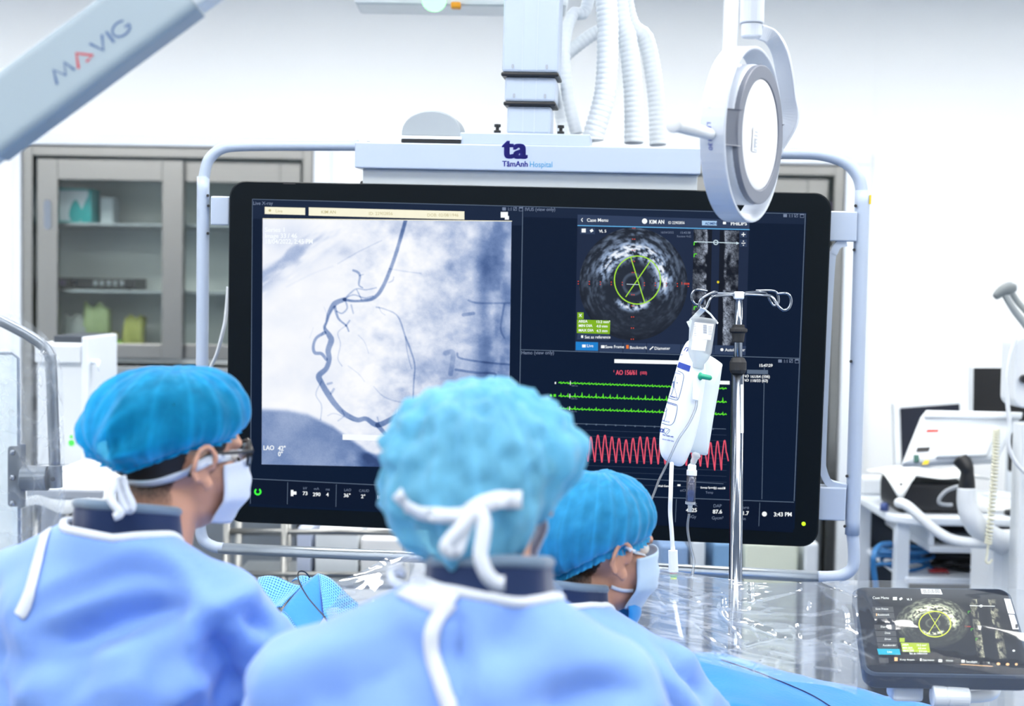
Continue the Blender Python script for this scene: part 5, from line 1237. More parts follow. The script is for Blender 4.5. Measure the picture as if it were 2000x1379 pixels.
o = obj('guide_wire', tube(smoothp([P(605, 1128, 2.66), P(595, 1117, 2.64), P(583, 1118, 2.62), P(584, 1136, 2.58), P(600, 1165, 2.54), P(618, 1187, 2.5), P(636, 1208, 2.46), P(655, 1240, 2.45)], 8), .0014, 8), mat('wire_black', (14, 16, 24), .35), None, smooth=True)
tag(o, 'black looped guide wire rising over the perforated blue sheet', 'wire')
# ================================================================== tablet under plastic
TR = rotv((-1.0897689394075407, 0.04313416469084437, -0.13559445869089268)); TC_ = np.array([0.7849469669391093, 2.5627583067660993, 1.2418906047484235]); TW, TH_ = .29, .241
tab = root('touch_tablet', 'dark framed touch tablet showing a scan, lying tilted under clear plastic', 'tablet', TC_, TR)
def TP(px, py, off=0.0):
    r = ray(px, py)@TR; c = (CC-TC_)@TR; return c+r*((off-c[1])/r[1])
M_TAB = mat('tablet_grey', (58, 72, 92), .5, spec=.2)
obj('housing', prism(rrect(-TW/2, -TH_/2, TW/2, TH_/2, .022, 6), .0, .034, ch=.004), M_TAB, tab, local=True)
obj('front_glass', prism(rrect(-TW/2+.006, -TH_/2+.006, TW/2-.006, TH_/2-.006, .018, 6), -.001, .001), mat('tablet_glass', (20, 28, 42), .4, var=.05, spec=.1), tab, local=True)
tc4 = [TP(*q) for q in ((1706, 1168), (1960, 1168), (2003, 1301), (1722, 1294))]
tx0 = (tc4[0][0]+tc4[3][0])/2; tx1 = (tc4[1][0]+tc4[2][0])/2; tz1 = (tc4[0][2]+tc4[1][2])/2; tz0 = (tc4[2][2]+tc4[3][2])/2
ts = obj('screen', prism(rrect(tx0, tz0, tx1, tz1, .001, 1), -.0016, -.001), emat('tablet_navy', (17, 23, 40), 1), tab, local=True)
def tpart(name, g2, l, m):
    o = obj(name, (np.array([TP(x, y, -.0016-.0003*l) for x, y in g2[0]]), g2[1]), m, ts, local=True)
    if any(w in name for w in ('text', 'icons', 'markers', 'contour')): o['kind'] = 'stuff'
    return o
tl = lambda x, y, l: TP(x, y, -.0016-.0003*l)
ivus((1822, 1217), 72, 49, tl, 2, ts, vcmat('lit_tablet_picture', 2.2), True, 200, 36)
strips(1893, 1912, 1170, 1284, 0, tl, 2, ts, vcmat('lit_tablet_picture', 2.2), 3, True, 16, 70, drift=16)
strips(1925, 1946, 1170, 1286, 1, tl, 2, ts, vcmat('lit_tablet_picture', 2.2), 6, True, 16, 70, drift=22)
E_YG = emat('tablet_lime', (190, 202, 60), 2.1)
tpart('lumen_contour', cat2(ring2(1826, 1219, 31, 25, 2.1), line2([(1813, 1196), (1841, 1241)], 1.3), line2([(1837, 1200), (1812, 1239)], 1.3)), 4, E_YG)
for g_ in (*[(np.array([(1703+k*.17*12, y), (1744+k*.17*10, y), (1746+k*.17*10, y+10.5), (1705+k*.17*12, y+10.5)]), [(0, 1, 2, 3)]) for k, y in enumerate((1185, 1197, 1220, 1232, 1244, 1256))], (np.array([(1716, 1285), (1735, 1285), (1736, 1295), (1718, 1295)]), [(0, 1, 2, 3)])): tpart('side_button', g_, 2, emat('tablet_button', (64, 66, 70), 2.1))
tpart('live_button', (np.array([(1713, 1267), (1757, 1267.5), (1759, 1279), (1716, 1278.5)]), [(0, 1, 2, 3)]), 3, emat('tablet_cyan', (34, 150, 176), 2.1))
tpart('measure_box', cat2((np.array([(1759, 1255), (1814, 1256), (1817, 1274.5), (1763, 1273)]), [(0, 1, 2, 3)]), rect2(1757, 1246, 1767, 1254)), 3, emat('tablet_lime_box', (150, 172, 36), 2.1))
tt_ = [text2('Case Menu', 1704, 1170, 5), rect2(1744, 1166, 1752, 1172), line2([(1757, 1171), (1762, 1168)], 4), text2('VL 5', 1771, 1172.5, 3.8, .02), text2('Save Frame', 1710, 1191, 3.8), text2('Bookmark', 1714, 1202.5, 3.8), text2('Diameter', 1720, 1226, 3.8), text2('Dots', 1728, 1238, 3.8), text2('Draw', 1728, 1250, 3.8), text2('Autoborder', 1724, 1262, 3.8), text2('Live', 1733, 1275, 4), text2('Set as reference', 1776, 1278, 3.8, .01),
      text2('AREA', 1762, 1261, 3.6, .01), text2('13.2 mm²', 1790, 1262, 3.6, .01), text2('MIN DIA', 1763, 1267, 3.6, .01), text2('4.0 mm', 1793, 1268, 3.6, .01), text2('MAX DIA', 1764, 1272.5, 3.6, .01), text2('4.3 mm', 1795, 1273.5, 3.6, .01),
      text2('X-ray Acquis.', 1757, 1290, 3.8), text2('FlexVision', 1802, 1291, 3.8), text2('Hemo', 1848, 1292, 3.8), text2('IntraSight', 1887, 1294.5, 4), text2('×', 1929, 1297, 5), disc2(1980, 1271, 2.6, 1.8), line2([(1894, 1183), (1943, 1184)], 1.2), ring2(1916, 1183.5, 2.6, 2.2, 1), rect2(1797, 1286, 1800, 1291), rect2(1833, 1288, 1840, 1293), rect2(1878, 1289, 1884, 1294)]
tpart('screen_text', cat2(*tt_), 5, emat('tablet_white', (225, 230, 228), 2.1))
tpart('icons', cat2(rect2(1747, 1284, 1753, 1291), disc2(1950, 1296.5, 3.6, 2.6), disc2(1968, 1297.5, 3.4, 2.6), disc2(1985, 1297.5, 2.6, 2.4), rect2(1711, 1198, 1713, 1203), line2([(1876, 1297.5), (1939, 1301.5)], 1)), 5, emat('tablet_peach', (226, 178, 128), 2.1))
tpart('markers', cat2(*[line2([(x, y+4), (x, y), (x+4, y)], 1.3) for x, y in ((1891, 1194), (1897, 1228), (1906, 1247))]), 5, E_GREEN)
tpart('red_label', text2('1 mm', 1884, 1225, 3.6, .02), 5, E_RED2)
def tlab(name, c, m, l=2): return obj(name, (np.array([TP(x, y, -.0014-.0003*l) for x, y in c]), [tuple(range(len(c)))]), m, tab, local=True)
M_LAB = mat('label_white', (232, 236, 240), .5); M_INKK = mat('black_ink', (24, 26, 34), .6)
tlab('barcode_label', [(1798, 1150), (1837, 1151), (1841, 1161), (1800, 1160)], M_LAB); tlab('side_label', [(1961, 1169), (1973, 1170), (1982, 1199), (1969, 1198)], M_LAB); tlab('side_label', [(1970, 1200), (1981, 1201), (1990, 1229), (1978, 1229)], M_LAB)
KSTUFF = obj('barcode', (lambda g: (np.array([TP(x, y, -.0026) for x, y in g[0]]), g[1]))(cat2(*[(np.array([(1801+k*2.3, 1151.2), (1801+k*2.3+random.choice((.7, 1.3)), 1151.2), (1803+k*2.3+1, 1159), (1803+k*2.3, 1159)]), [(0, 1, 2, 3)]) for k in range(15)])), M_INKK, tab, local=True); KSTUFF['kind'] = 'stuff'
KSTUFF = obj('label_print', (lambda g: (np.array([TP(x, y, -.0026) for x, y in g[0]]), g[1]))(cat2(*[line2([(1964+k*2.2, 1172), (1972+k*2.2, 1196)], .7) for k in range(4)], rect2(1983, 1219, 1988, 1227))), M_INKK, tab, local=True); KSTUFF['kind'] = 'stuff'
# tablet bracket
br = root('tablet_bracket', 'white tubular bracket holding the tablet above the drape', 'bracket', (TC_[0], TC_[1], 1.02))
a = P(1820, 1360, 2.50); b_ = P(1890, 1362, 2.50)
obj('barrel', lathe([(.017, 0), (.019, .002), (.019, .022), (.018, .023), (.018, .026), (.019, .027), (.019, .062), (.016, .064)], a, b_-a, 24), M_WHITEP, br, smooth=False, bevel=.001)
obj('bracket_arm', tube(smoothp([P(1880, 1362, 2.52), P(1930, 1358, 2.56), P(1944, 1345, 2.6), P(1940, 1330, 2.62)], 6), .011, 12), M_WHITEP, br, smooth=True)
obj('bracket_foot', box((a[0]+.03, 2.63, 1.0), (a[0]+.2, 2.72, 1.015)), M_WHITEP, br, bevel=.004)
obj('bracket_post', cyl((a[0]+.1, 2.66, 1.0), (a[0]+.1, 2.62, 1.22), .012), M_WHITEP, br, smooth=True)
obj('clamp_block', box((a[0]-.06, 2.50, a[2]-.02), (a[0]-.005, 2.55, a[2]+.03)), M_WHITEP, br, bevel=.006)
# ================================================================== clear plastic covers
M_PLAS = clear('clear_plastic', (.96, .975, .985), .15, .36, .05, (.86, .93, 1), ior=1.3, attr=True)
def sheet(name, label, top, bot, nu, nv, amp, seed, mid=None, creases=(), m=None, rand=0, zone=1e4, hz0=.2, taut=None):
    """top/bot: lists of (px,py,depth)"""
    T = smoothp(top, 12); Bm = smoothp(bot, 12); Md = smoothp(mid, 12) if mid is not None else None
    def rs(q): t = np.linspace(0, 1, nu)*(len(q)-1); return np.stack([np.interp(t, np.arange(len(q)), q[:, k]) for k in range(3)], 1)
    T, Bm = rs(T), rs(Bm); Md = rs(Md) if Md is not None else None; PX = np.zeros((nv, nu, 3))
    for j in range(nv):
        v = j/(nv-1)
        PX[j] = T*(1-v)+Bm*v if Md is None else T*(1-v)*(1-2*v)+Md*4*v*(1-v)+Bm*v*(2*v-1)
    A = np.array([P(*q) for q in PX.reshape(-1, 3)]).reshape(nv, nu, 3)
    uu, vv = np.meshgrid(np.linspace(0, 1, nu), np.linspace(0, 1, nv))
    r1 = 1-np.abs(2*fbm(np.stack([uu*5+vv*3+seed, vv*9-uu*2, uu*0+seed], -1), 3)-1); r2 = 1-np.abs(2*fbm(np.stack([uu*13-vv*6, vv*16+uu*9+seed, uu*0], -1), 2)-1)
    dz = amp*(r1-.7)+amp*.5*(r2-.7)
    for pts, w, am in creases:
        q = smoothp(pts, 6); D = np.full((nv, nu), 1e3)
        for i in range(len(q)-1):
            ab = q[i+1]-q[i]; dx = PX[..., 0]-q[i][0]; dy = PX[..., 1]-q[i][1]; t = np.clip((dx*ab[0]+dy*ab[1])/(ab@ab+1e-9), 0, 1); D = np.minimum(D, np.hypot(dx-t*ab[0], dy-t*ab[1]))
        dz = dz+am*.55*np.maximum(0, 1-D/w)
    rs_ = np.random.default_rng(int(seed)); cr = np.zeros((nv, nu))
    for _ in range(rand):                       # fine random creases
        x0 = rs_.uniform(PX[..., 0].min(), zone); y0 = rs_.uniform(PX[..., 1].min(), PX[..., 1].max()); an = rs_.normal(.25, .7); ln = rs_.uniform(20, 80); ab = np.array([math.cos(an), math.sin(an)])*ln
        dx = PX[..., 0]-x0; dy = PX[..., 1]-y0; t = np.clip((dx*ab[0]+dy*ab[1])/(ab@ab), 0, 1); D = np.hypot(dx-t*ab[0], dy-t*ab[1]); c_ = np.maximum(0, 1-D/5)
        dz = dz+rs_.uniform(.002, .005)*c_; cr = np.maximum(cr, c_)
    if taut: dz = dz*np.where(PX[..., 0] > taut, .3, 1)
    A = A-CF*dz[..., None]
    hz = np.clip(hz0+.22*np.clip(r1-.62, 0, 1)*2+.15*cr, 0, .6)
    if taut: hz = np.where(PX[..., 0] > taut, np.minimum(hz, .05+.12*cr), hz)
    o = obj(name, gridA(A), m or M_PLAS, None, smooth=True, col=np.repeat(hz.reshape(-1, 1), 3, 1)); tag(o, label, 'plastic cover'); return o
sheet('plastic_cover', 'crumpled clear plastic cover over the tablet and table at lower right',
    [(1238, 1102, 2.62), (1400, 1128, 2.66), (1500, 1139, 2.70), (1640, 1134, 2.72), (1760, 1134, 2.74), (1900, 1140, 2.72), (2040, 1158, 2.7)],
    [(1235, 1260, 2.50), (1400, 1300, 2.48), (1500, 1325, 2.46), (1640, 1345, 2.42), (1760, 1400, 2.38), (1900, 1420, 2.34), (2040, 1420, 2.32)], 260, 120, .006, 4.0,
    mid=[(1236, 1180, 2.55), (1400, 1210, 2.56), (1500, 1225, 2.56), (1640, 1230, 2.52), (1760, 1240, 2.46), (1900, 1255, 2.44), (2040, 1270, 2.42)],
    creases=[([(1262, 1140), (1310, 1158), (1360, 1176)], 8, .012), ([(1409, 1172), (1414, 1205), (1470, 1222), (1505, 1236)], 9, .016), ([(1575, 1180), (1580, 1196), (1640, 1188), (1650, 1222)], 9, .014), ([(1480, 1228), (1550, 1252), (1645, 1232)], 9, .012), ([(1640, 1222), (1700, 1255), (1712, 1262)], 8, .014), ([(1550, 1222), (1556, 1242)], 10, .016), ([(1240, 1240), (1400, 1262), (1560, 1296)], 8, .01), ([(1620, 1260), (1640, 1320)], 9, .012), ([(1690, 1165), (1705, 1215), (1690, 1270)], 8, .01), ([(1290, 1200), (1420, 1183), (1560, 1150)], 7, .008), ([(1640, 1150), (1800, 1162), (1980, 1200)], 6, .006), ([(1905, 1180), (1912, 1290), (1905, 1379)], 5, .006)], rand=34, zone=1690, taut=1675)
sheet('plastic_cover', 'clear plastic sheet rising behind the middle person on the left side',
    [(620, 1150, 2.72), (700, 1118, 2.70), (770, 1082, 2.68), (850, 1050, 2.66)], [(650, 1230, 2.5), (720, 1230, 2.5), (800, 1220, 2.5), (870, 1200, 2.5)], 60, 40, .0015, 9.0, hz0=.1, creases=[([(660, 1130), (740, 1110), (810, 1085)], 6, .008), ([(720, 1105), (735, 1098), (755, 1100)], 6, .012)])
sheet('plastic_cover', 'crinkled clear plastic sheet between the middle and right persons',
    [(1010, 1100, 2.2), (1050, 1110, 2.2), (1100, 1150, 2.22)], [(1000, 1180, 2.1), (1050, 1190, 2.1), (1110, 1200, 2.12)], 30, 24, .008, 12.0)
# ================================================================== IV pole
ID = 2.93
ip = root('iv_pole', 'chrome drip stand pole with four wire hooks and black clamps', 'drip stand', (P(1436, 1200, ID)[0], P(1436, 1200, ID)[1], 0))
top = P(1443, 578, ID); bot = P(1436, 1150, ID); dirv = (top-bot)/np.linalg.norm(top-bot)
def on(py): t = (py-578)/(1150-578); return top+(bot-top)*t
flo = bot+(bot-top)/np.linalg.norm(bot-top)*0; flo = np.array([bot[0]-(top-bot)[0]*(bot[2]/(top-bot)[2]), bot[1]-(top-bot)[1]*(bot[2]/(top-bot)[2]), .06])
obj('upper_tube', cyl(on(580), on(760), .0088, 20), M_CHROME, ip, smooth=True)
obj('lower_tube', cyl(on(728), flo, .0138, 24), M_CHROME, ip, smooth=True)
dn = -dirv
obj('clamp', lathe([(.0095, 0), (.0125, .001), (.0125, .006), (.0185, .009), (.0185, .015), (.0135, .018), (.0115, .036), (.0095, .037)], on(634), dn, 24), M_RUBBER, ip, smooth=False, bevel=.0008)
obj('clamp', lathe([(.0095, 0), (.013, .001), (.0175, .010), (.0175, .026), (.0145, .033), (.0095, .034)], on(698), dn, 24), M_RUBBER, ip, smooth=False, bevel=.0008)
obj('hook_block', cbox(on(577), (.02, .02, .016)), M_WHITE, ip, bevel=.003)
def hook(pts): obj('hook', tube(smoothp([P(*q) for q in pts], 7), .003, 10), M_CHROME, ip, smooth=True)
hook([(1450, 575, ID), (1490, 577, ID-.03), (1508, 580, ID-.05), (1518, 596, ID-.06), (1530, 606, ID-.06), (1541, 601, ID-.06), (1545, 586, ID-.06), (1538, 574, ID-.06), (1518, 574, ID-.05)])
hook([(1450, 573, ID), (1480, 570, ID+.03), (1496, 573, ID+.06), (1504, 588, ID+.07), (1512, 597, ID+.07), (1520, 590, ID+.07), (1518, 574, ID+.07), (1508, 568, ID+.07), (1476, 568, ID+.07)])
hook([(1436, 576, ID), (1400, 578, ID-.03), (1388, 582, ID-.05), (1380, 600, ID-.06), (1374, 605, ID-.06), (1366, 598, ID-.06), (1370, 584, ID-.06), (1390, 572, ID-.05), (1400, 571, ID-.04)])
hook([(1436, 574, ID), (1400, 573, ID+.03), (1378, 578, ID+.05), (1368, 592, ID+.06), (1360, 595, ID+.06), (1352, 586, ID+.06), (1352, 573, ID+.06), (1362, 566, ID+.06), (1382, 569, ID+.06)])
obj('height_label', strap([P(1449.5, y, ID-.0135) for y in (751, 800, 846)], -CF, .006, .001), M_LAB, ip)
for k in range(5):
    a = 2*math.pi*k/5+.3; e = flo+np.array([math.cos(a)*.28, math.sin(a)*.28, -.03]); obj('base_leg', tube([flo, flo+(e-flo)*.5+(0, 0, .01), e], [.014, .013, .011], 10), M_CHROME, ip, smooth=True)
    obj('castor', lathe([(.022, -.008), (.025, 0), (.022, .008)], (e[0], e[1], .027), (math.cos(a+1.57), math.sin(a+1.57), 0), 14), M_RUBBER, ip, smooth=True)
# ================================================================== pressure infusor, bottle, lines
def pillow(outl, d, th, n=56, rings=9, tiltf=None, back=1.0):
    o2 = smoothp(np.array(outl, float), 6, closed=True); c = o2.mean(0); V = []; F = []; m = len(o2)
    for sgn in (-1, 1):
        for k in range(rings):
            s = math.cos(math.pi/2*k/(rings-1)) if k < rings-1 else 0.0
            t = math.sqrt(max(0, 1-s**2.2))*th*(1 if sgn < 0 else back)
            for q in o2:
                p = c+(q-c)*s; V.append(P(p[0], p[1], d+sgn*t+(tiltf(p) if tiltf else 0)))
    for h in range(2):
        b0 = h*rings*m
        for k in range(rings-1):
            for i in range(m):
                j = (i+1) % m; f = (b0+k*m+i, b0+k*m+j, b0+(k+1)*m+j, b0+(k+1)*m+i); F.append(f if h == 0 else f[::-1])
    return np.array(V), F
BD = 2.87
M_BAG = mat('infusor_white', (232, 240, 248), .4, var=.02); M_BAGT = clear('bag_film', (.92, .96, .97), .5, .6, .15, (.86, .92, .95))
bag = root('pressure_infusor', 'white printed pressure infusor bag hanging from the drip stand', 'infusion bag', P(1340, 905, BD))
G1 = pillow([(1347, 664), (1332, 684), (1318, 730), (1303, 785), (1291, 830), (1288, 872), (1297, 897), (1328, 911), (1344, 893), (1362, 840), (1374, 770), (1378, 720), (1368, 672)], BD, .022)
obj('bladder', G1, M_BAG, bag, smooth=True)
G2 = pillow([(1360, 690), (1385, 694), (1407, 708), (1411, 713), (1410, 720), (1404, 760), (1394, 815), (1384, 878), (1381, 888), (1374, 889), (1352, 884), (1336, 880), (1350, 800), (1358, 740)], BD+.012, .012)
obj('net_sleeve', G2, mat('sleeve_film', (214, 226, 232), .35, var=.04, scale=30), bag, smooth=True)
GBg = bvh(G1); M_BLUEI = mat('blue_ink', (26, 62, 160), .5)
nb_ = 10
bx = [(1316, 703), (1349, 715), (1346, 726), (1312, 713)]
V = np.array([np.array(bx[0])*(1-u)*(1-v)+np.array(bx[1])*u*(1-v)+np.array(bx[2])*u*v+np.array(bx[3])*(1-u)*v for v in np.linspace(0, 1, 4) for u in np.linspace(0, 1, nb_)])
F = [(j*nb_+i, j*nb_+i+1, (j+1)*nb_+i+1, (j+1)*nb_+i) for j in range(3) for i in range(nb_-1)]
obj('blue_band', decal((V, F), GBg, .001), M_BLUEI, bag)
def rr(pts, w=1.3): return line2(smoothp(pts, 4), w)
pr_ = [text2('NT', 1329, 683, 8, .03, ang=.3, shear=.3), text2('sor', 1325, 693, 5, .0, ang=.3), text2('Instrucciones', 1313, 727, 2.8, .01, ang=.3, sx=.8), text2('INFLATE', 1308, 775, 3, .02, ang=.28), text2('Operation', 1303, 788, 3, .02, ang=.28), text2('INFLATE', 1292, 822, 3, .01, ang=.28), text2('CE', 1288.5, 843, 7, .05, ang=.25, sx=.7), text2('Not made with', 1294.5, 850.5, 3.3, .02, ang=.2, sx=.72), text2('natural rubber latex', 1293.5, 858.5, 3.3, .01, ang=.2, sx=.6)]
KSTUFF = obj('printing', decal(cat2(*pr_), GBg, .001), M_BLUEI, bag); KSTUFF['kind'] = 'stuff'
pf = [rr([(1311, 720), (1328, 726), (1335, 732), (1334, 745), (1328, 770), (1324, 780), (1318, 781), (1303, 776)]), rr([(1300, 784), (1318, 789), (1323, 795), (1318, 820), (1312, 829), (1305, 830), (1291, 826)]), line2([(1320, 735), (1318, 746), (1316, 757), (1312, 770), (1309, 773), (1318, 776), (1322, 775), (1318, 757)], .9), line2([(1314, 747), (1324, 748)], 2.4), line2([(1317, 745), (1316, 757)], 3), line2([(1300, 796), (1297, 803), (1302, 801), (1301, 812), (1297, 822)], .9), ring2(1300, 800, 3, 4, .9, n=16), rr([(1298, 836), (1308, 839), (1305, 846), (1301, 848), (1297, 842), (1298, 836)], .9), rr([(1299, 847), (1307, 839)], .8)]
KSTUFF = obj('pictograms', decal(cat2(*pf), GBg, .001), mat('grey_blue_ink', (84, 108, 150), .5), bag); KSTUFF['kind'] = 'stuff'
obj('hang_strap', cat(strap([P(1350, 628, BD+.005), P(1364, 613, BD), P(1374, 603, BD-.05)], -CF, .011, .001), strap([P(1374, 602, BD-.05), P(1388, 614, BD), P(1402, 632, BD+.005)], -CF+np.array([.6, 0, 0]), .004, .001), strap([P(1346, 626, BD), P(1352, 640, BD), P(1350, 690, BD+.008)], -CF, .012, .001)), mat('strap_white', (224, 232, 238), .5), bag)
# bottle
bo = root('saline_bottle', 'clear plastic saline bottle with white label upside down in the infusor', 'bottle', P(1370, 700, BD-.02))
ax_ = P(1362, 720, BD-.012)-P(1376, 622, BD-.012); L_b = np.linalg.norm(ax_)
M_BOT = clear('bottle_plastic', (.95, .98, .985), .4, .6, .1, (.93, .97, 1))
obj('bottle_shell', lathe([(.0225, 0), (.0245, .001), (.0245, .006), (.023, .008), (.023, .06), (.023, .068), (.018, .082), (.012, .092), (.012, L_b)], P(1376, 621, BD-.012), ax_, 28, 1.05, .85), M_BOT, bo, smooth=True)
bs_g = lathe([(.0232, .008), (.0232, .07)], P(1376, 621, BD-.012), ax_, 40, 1.05, .85)
SB = bvh(bs_g); gx = [(1355, 627), (1396, 632), (1379, 686), (1349, 682)]
def quadmesh(c, nx, ny):
    c = [np.array(q, float) for q in c]
    V = np.array([c[0]*(1-u)*(1-v)+c[1]*u*(1-v)+c[2]*u*v+c[3]*(1-u)*v for v in np.linspace(0, 1, ny) for u in np.linspace(0, 1, nx)])
    return V, [(j*nx+i, j*nx+i+1, (j+1)*nx+i+1, (j+1)*nx+i) for j in range(ny-1) for i in range(nx-1)]
obj('label', decal(quadmesh([(1357, 629), (1394, 633), (1388, 664), (1352, 662)], 12, 8), SB, .0006), M_LAB, bo)
obj('label', decal(quadmesh([(1353, 662), (1381, 664), (1377, 686), (1350, 683)], 10, 6), SB, .0006), M_LAB, bo)
KSTUFF = obj('label_print', decal(cat2(*[line2([(1373.5+.4*k*0, 635+2.2*k), (1380, 635.5+2.2*k)], 1.1) for k in range(8)], *[line2([(1383, 638+3*k), (1390, 638.6+3*k)], .6) for k in range(6)], *[line2([(1356, 634+3.5*k), (1358.5+random.random()*3, 634.3+3.5*k)], .6) for k in range(7)]), SB, .001), mat('grey_ink', (120, 130, 145), .6), bo); KSTUFF['kind'] = 'stuff'
# drip line
dl = root('drip_line', 'clear drip chamber and tubing below the saline bottle', 'infusion line', P(1348, 1130, BD))
obj('spike_port', lathe([(.0055, 0), (.009, .004), (.009, .009), (.0065, .012), (.0065, .02), (.004, .027)], P(1362, 884, BD-.012), P(1350, 912, BD-.012)-P(1362, 884, BD-.012), 20), M_BAGT, dl, smooth=True)
c0 = P(1352, 905, BD-.01); c1 = P(1348, 990, BD-.01); ca = (c1-c0)/np.linalg.norm(c1-c0)
obj('chamber_cap', lathe([(.004, 0), (.0085, .004), (.0085, .013), (.0105, .014), (.0105, .024)], c0, ca, 20), M_WHITEP, dl)
obj('chamber', lathe([(.0098, .024), (.0098, .078)], c0, ca, 20), clear('chamber_clear', (.82, .86, .97), .14, 1.0, .04, (.75, .8, .98)), dl, smooth=True)
obj('fluid', lathe([(.0092, .054), (.0092, .077)], c0, ca, 20), clear('saline', (.62, .74, .95), .1, .8, .03, (.6, .72, .98)), dl, smooth=True)
obj('chamber_base', lathe([(.0105, .077), (.0105, .082), (.005, .084), (.004, .098)], c0, ca, 20), M_BAGT, dl)
M_TUBE = clear('tube_clear', (.84, .88, .92), .28, 1.0, .08, (.85, .9, .95))
obj('tubing', tube(smoothp([P(1346, 1003, BD-.01), P(1343, 1030, BD), P(1348, 1065, BD), P(1355, 1095, BD), P(1352, 1128, BD-.02), P(1350, 1150, BD-.05), P(1346, 1190, BD-.1)], 8), .0028, 8), M_TUBE, dl, smooth=True)
tb2 = root('infusor_tube', 'thin clear tube with green clip running down across the white infusor bag', 'tube', P(1284, 950, BD-.03))
obj('tubing', tube(smoothp([P(1361, 782, BD-.03), P(1358, 800, BD-.032), P(1345, 828, BD-.036), P(1326, 856, BD-.036), P(1312, 885, BD-.03), P(1300, 912, BD-.02), P(1287, 938, BD-.02), P(1278, 962, BD-.02), P(1262, 1000, BD-.02), P(1250, 1030, BD+.0)], 8), .0026, 8), M_TUBE, tb2, smooth=True)
obj('valve', strap([P(1362, 730, BD-.028), P(1361, 760, BD-.028), P(1358, 782, BD-.03)], -CF, np.array([.014, .016, .011]), .008), M_BAG, tb2, bevel=.002)
obj('green_clip', cat(capsule(P(1371, 735, BD-.034), P(1386, 738, BD-.034), .0055, .005), ellip(P(1368, 735, BD-.034), (.005, .004, .008))), mat('green_plastic', (20, 150, 120), .4), tb2, smooth=True)
# white cable with coloured plug
cb = root('sensor_cable', 'white cable ending in a plug with red and green bands', 'cable', P(1316, 1140, 2.8)); CD = 2.78
obj('cable', tube(smoothp([P(1312, 905, CD+.06), P(1310, 960, CD), P(1309, 1000, CD), P(1312, 1040, CD), P(1314, 1075, CD)], 8), .0042, 10), M_WHITEP, cb, smooth=True)
c0 = P(1314, 1065, CD); c1 = P(1316, 1140, CD); ca = (c1-c0)/np.linalg.norm(c1-c0)
obj('plug_body', lathe([(.0035, 0), (.0045, .004), (.0045, .009), (.0092, .010), (.0095, .052)], c0, ca, 20), M_WHITEP, cb)
obj('red_band', lathe([(.0075, .052), (.0075, .0555)], c0, ca, 20), mat('red_band', (196, 60, 50), .4), cb); obj('green_band', lathe([(.0072, .0555), (.0072, .062)], c0, ca, 20), mat('green_band', (30, 150, 60), .4), cb); obj('lime_band', lathe([(.006, .062), (.006, .066)], c0, ca, 20), mat('lime_band', (200, 226, 60), .4), cb)
obj('plug_end', lathe([(.0085, .066), (.009, .11), (.004, .115)], c0, ca, 20), M_BAGT, cb, smooth=False)
obj('cable_tail', tube(smoothp([c0+ca*.11, P(1324, 1215, CD-.1), P(1332, 1250, CD-.14)], 6), .004, 8), M_WHITEP, cb, smooth=True)
# ================================================================== lead glass shield at the left edge
SD = 2.4
sh_ = root('radiation_shield', 'clear acrylic radiation shield with steel hinge and tube at the left edge', 'shield', P(0, 1150, SD))
M_ST2 = mat('satin_steel', (122, 130, 140), .3, 1, var=.06, scale=10)
pn = [(-140, 690), (26, 690), (37, 700), (37, 1105), (-140, 1120)]
q = [P(x, y, SD+.02) for x, y in pn]; fwd = CF*.008
V = np.array(q+[p+fwd for p in q]); n = 5
obj('acrylic_panel', (V, [tuple(range(n)), tuple(range(2*n-1, n-1, -1))]+[(i, n+i, n+(i+1) % n, (i+1) % n) for i in range(n)]), clear('acrylic', (.93, .97, .985), .05, .9, .02), sh_, bevel=.001)
obj('panel_edge', tube([P(-140, 690, SD+.02), P(24, 690, SD+.02), P(36, 700, SD+.02), P(38, 1100, SD+.02)], .0028, 8), mat('edge_grey', (110, 125, 145), .3), sh_, smooth=True)
obj('steel_tube', tube(smoothp([P(-120, 578, SD), P(-40, 608, SD), P(30, 641, SD), P(75, 668, SD), P(95, 690, SD), P(100, 720, SD), P(103, 800, SD), P(107, 910, SD)], 8), .0095, 16), M_ST2, sh_, smooth=True)
obj('hinge_plate', prism(rrect(-.0115, -.05, .0115, .053, .006), -.002, .003, frame4(np.column_stack([CR, CF, CU]), P(29, 932, SD+.012))), M_ST2, sh_, bevel=.0006)
obj('hinge_flange', prism(rrect(-.002, -.052, .003, .056, .001, 1), -.012, .012, frame4(np.column_stack([CR, CF, CU]), P(42, 932, SD+.005))), M_ST2, sh_)
for y in (884, 933, 983): obj('bolt', lathe([(.0052, 0), (.0045, .003), (.0015, .0045)], P(25, y, SD+.008), -CF, 12), M_CHROME, sh_, smooth=True)
obj('hinge_barrel', cyl(P(44, 934, SD), P(94, 934, SD), .0215, 28), M_ST2, sh_, smooth=False, bevel=.001)
obj('knuckle', cyl(P(107, 909, SD), P(108, 953, SD), .0122, 24), M_ST2, sh_, bevel=.001)
obj('set_screw', cyl(P(103, 936, SD-.0135), P(103, 936, SD-.010), .004, 12), M_BLACK, sh_)
obj('shield_stem', tube(smoothp([P(-120, 578, SD), P(-260, 520, SD), P(-300, 300, SD), P(-300, -60, SD)], 6), .0095, 12), M_ST2, sh_, smooth=True)
obj('shield_mast', cyl(P(-300, -60, SD), (P(-300, -60, SD)[0], P(-300, -60, SD)[1], ZC), .012, 12), M_ST2, sh_, smooth=True)
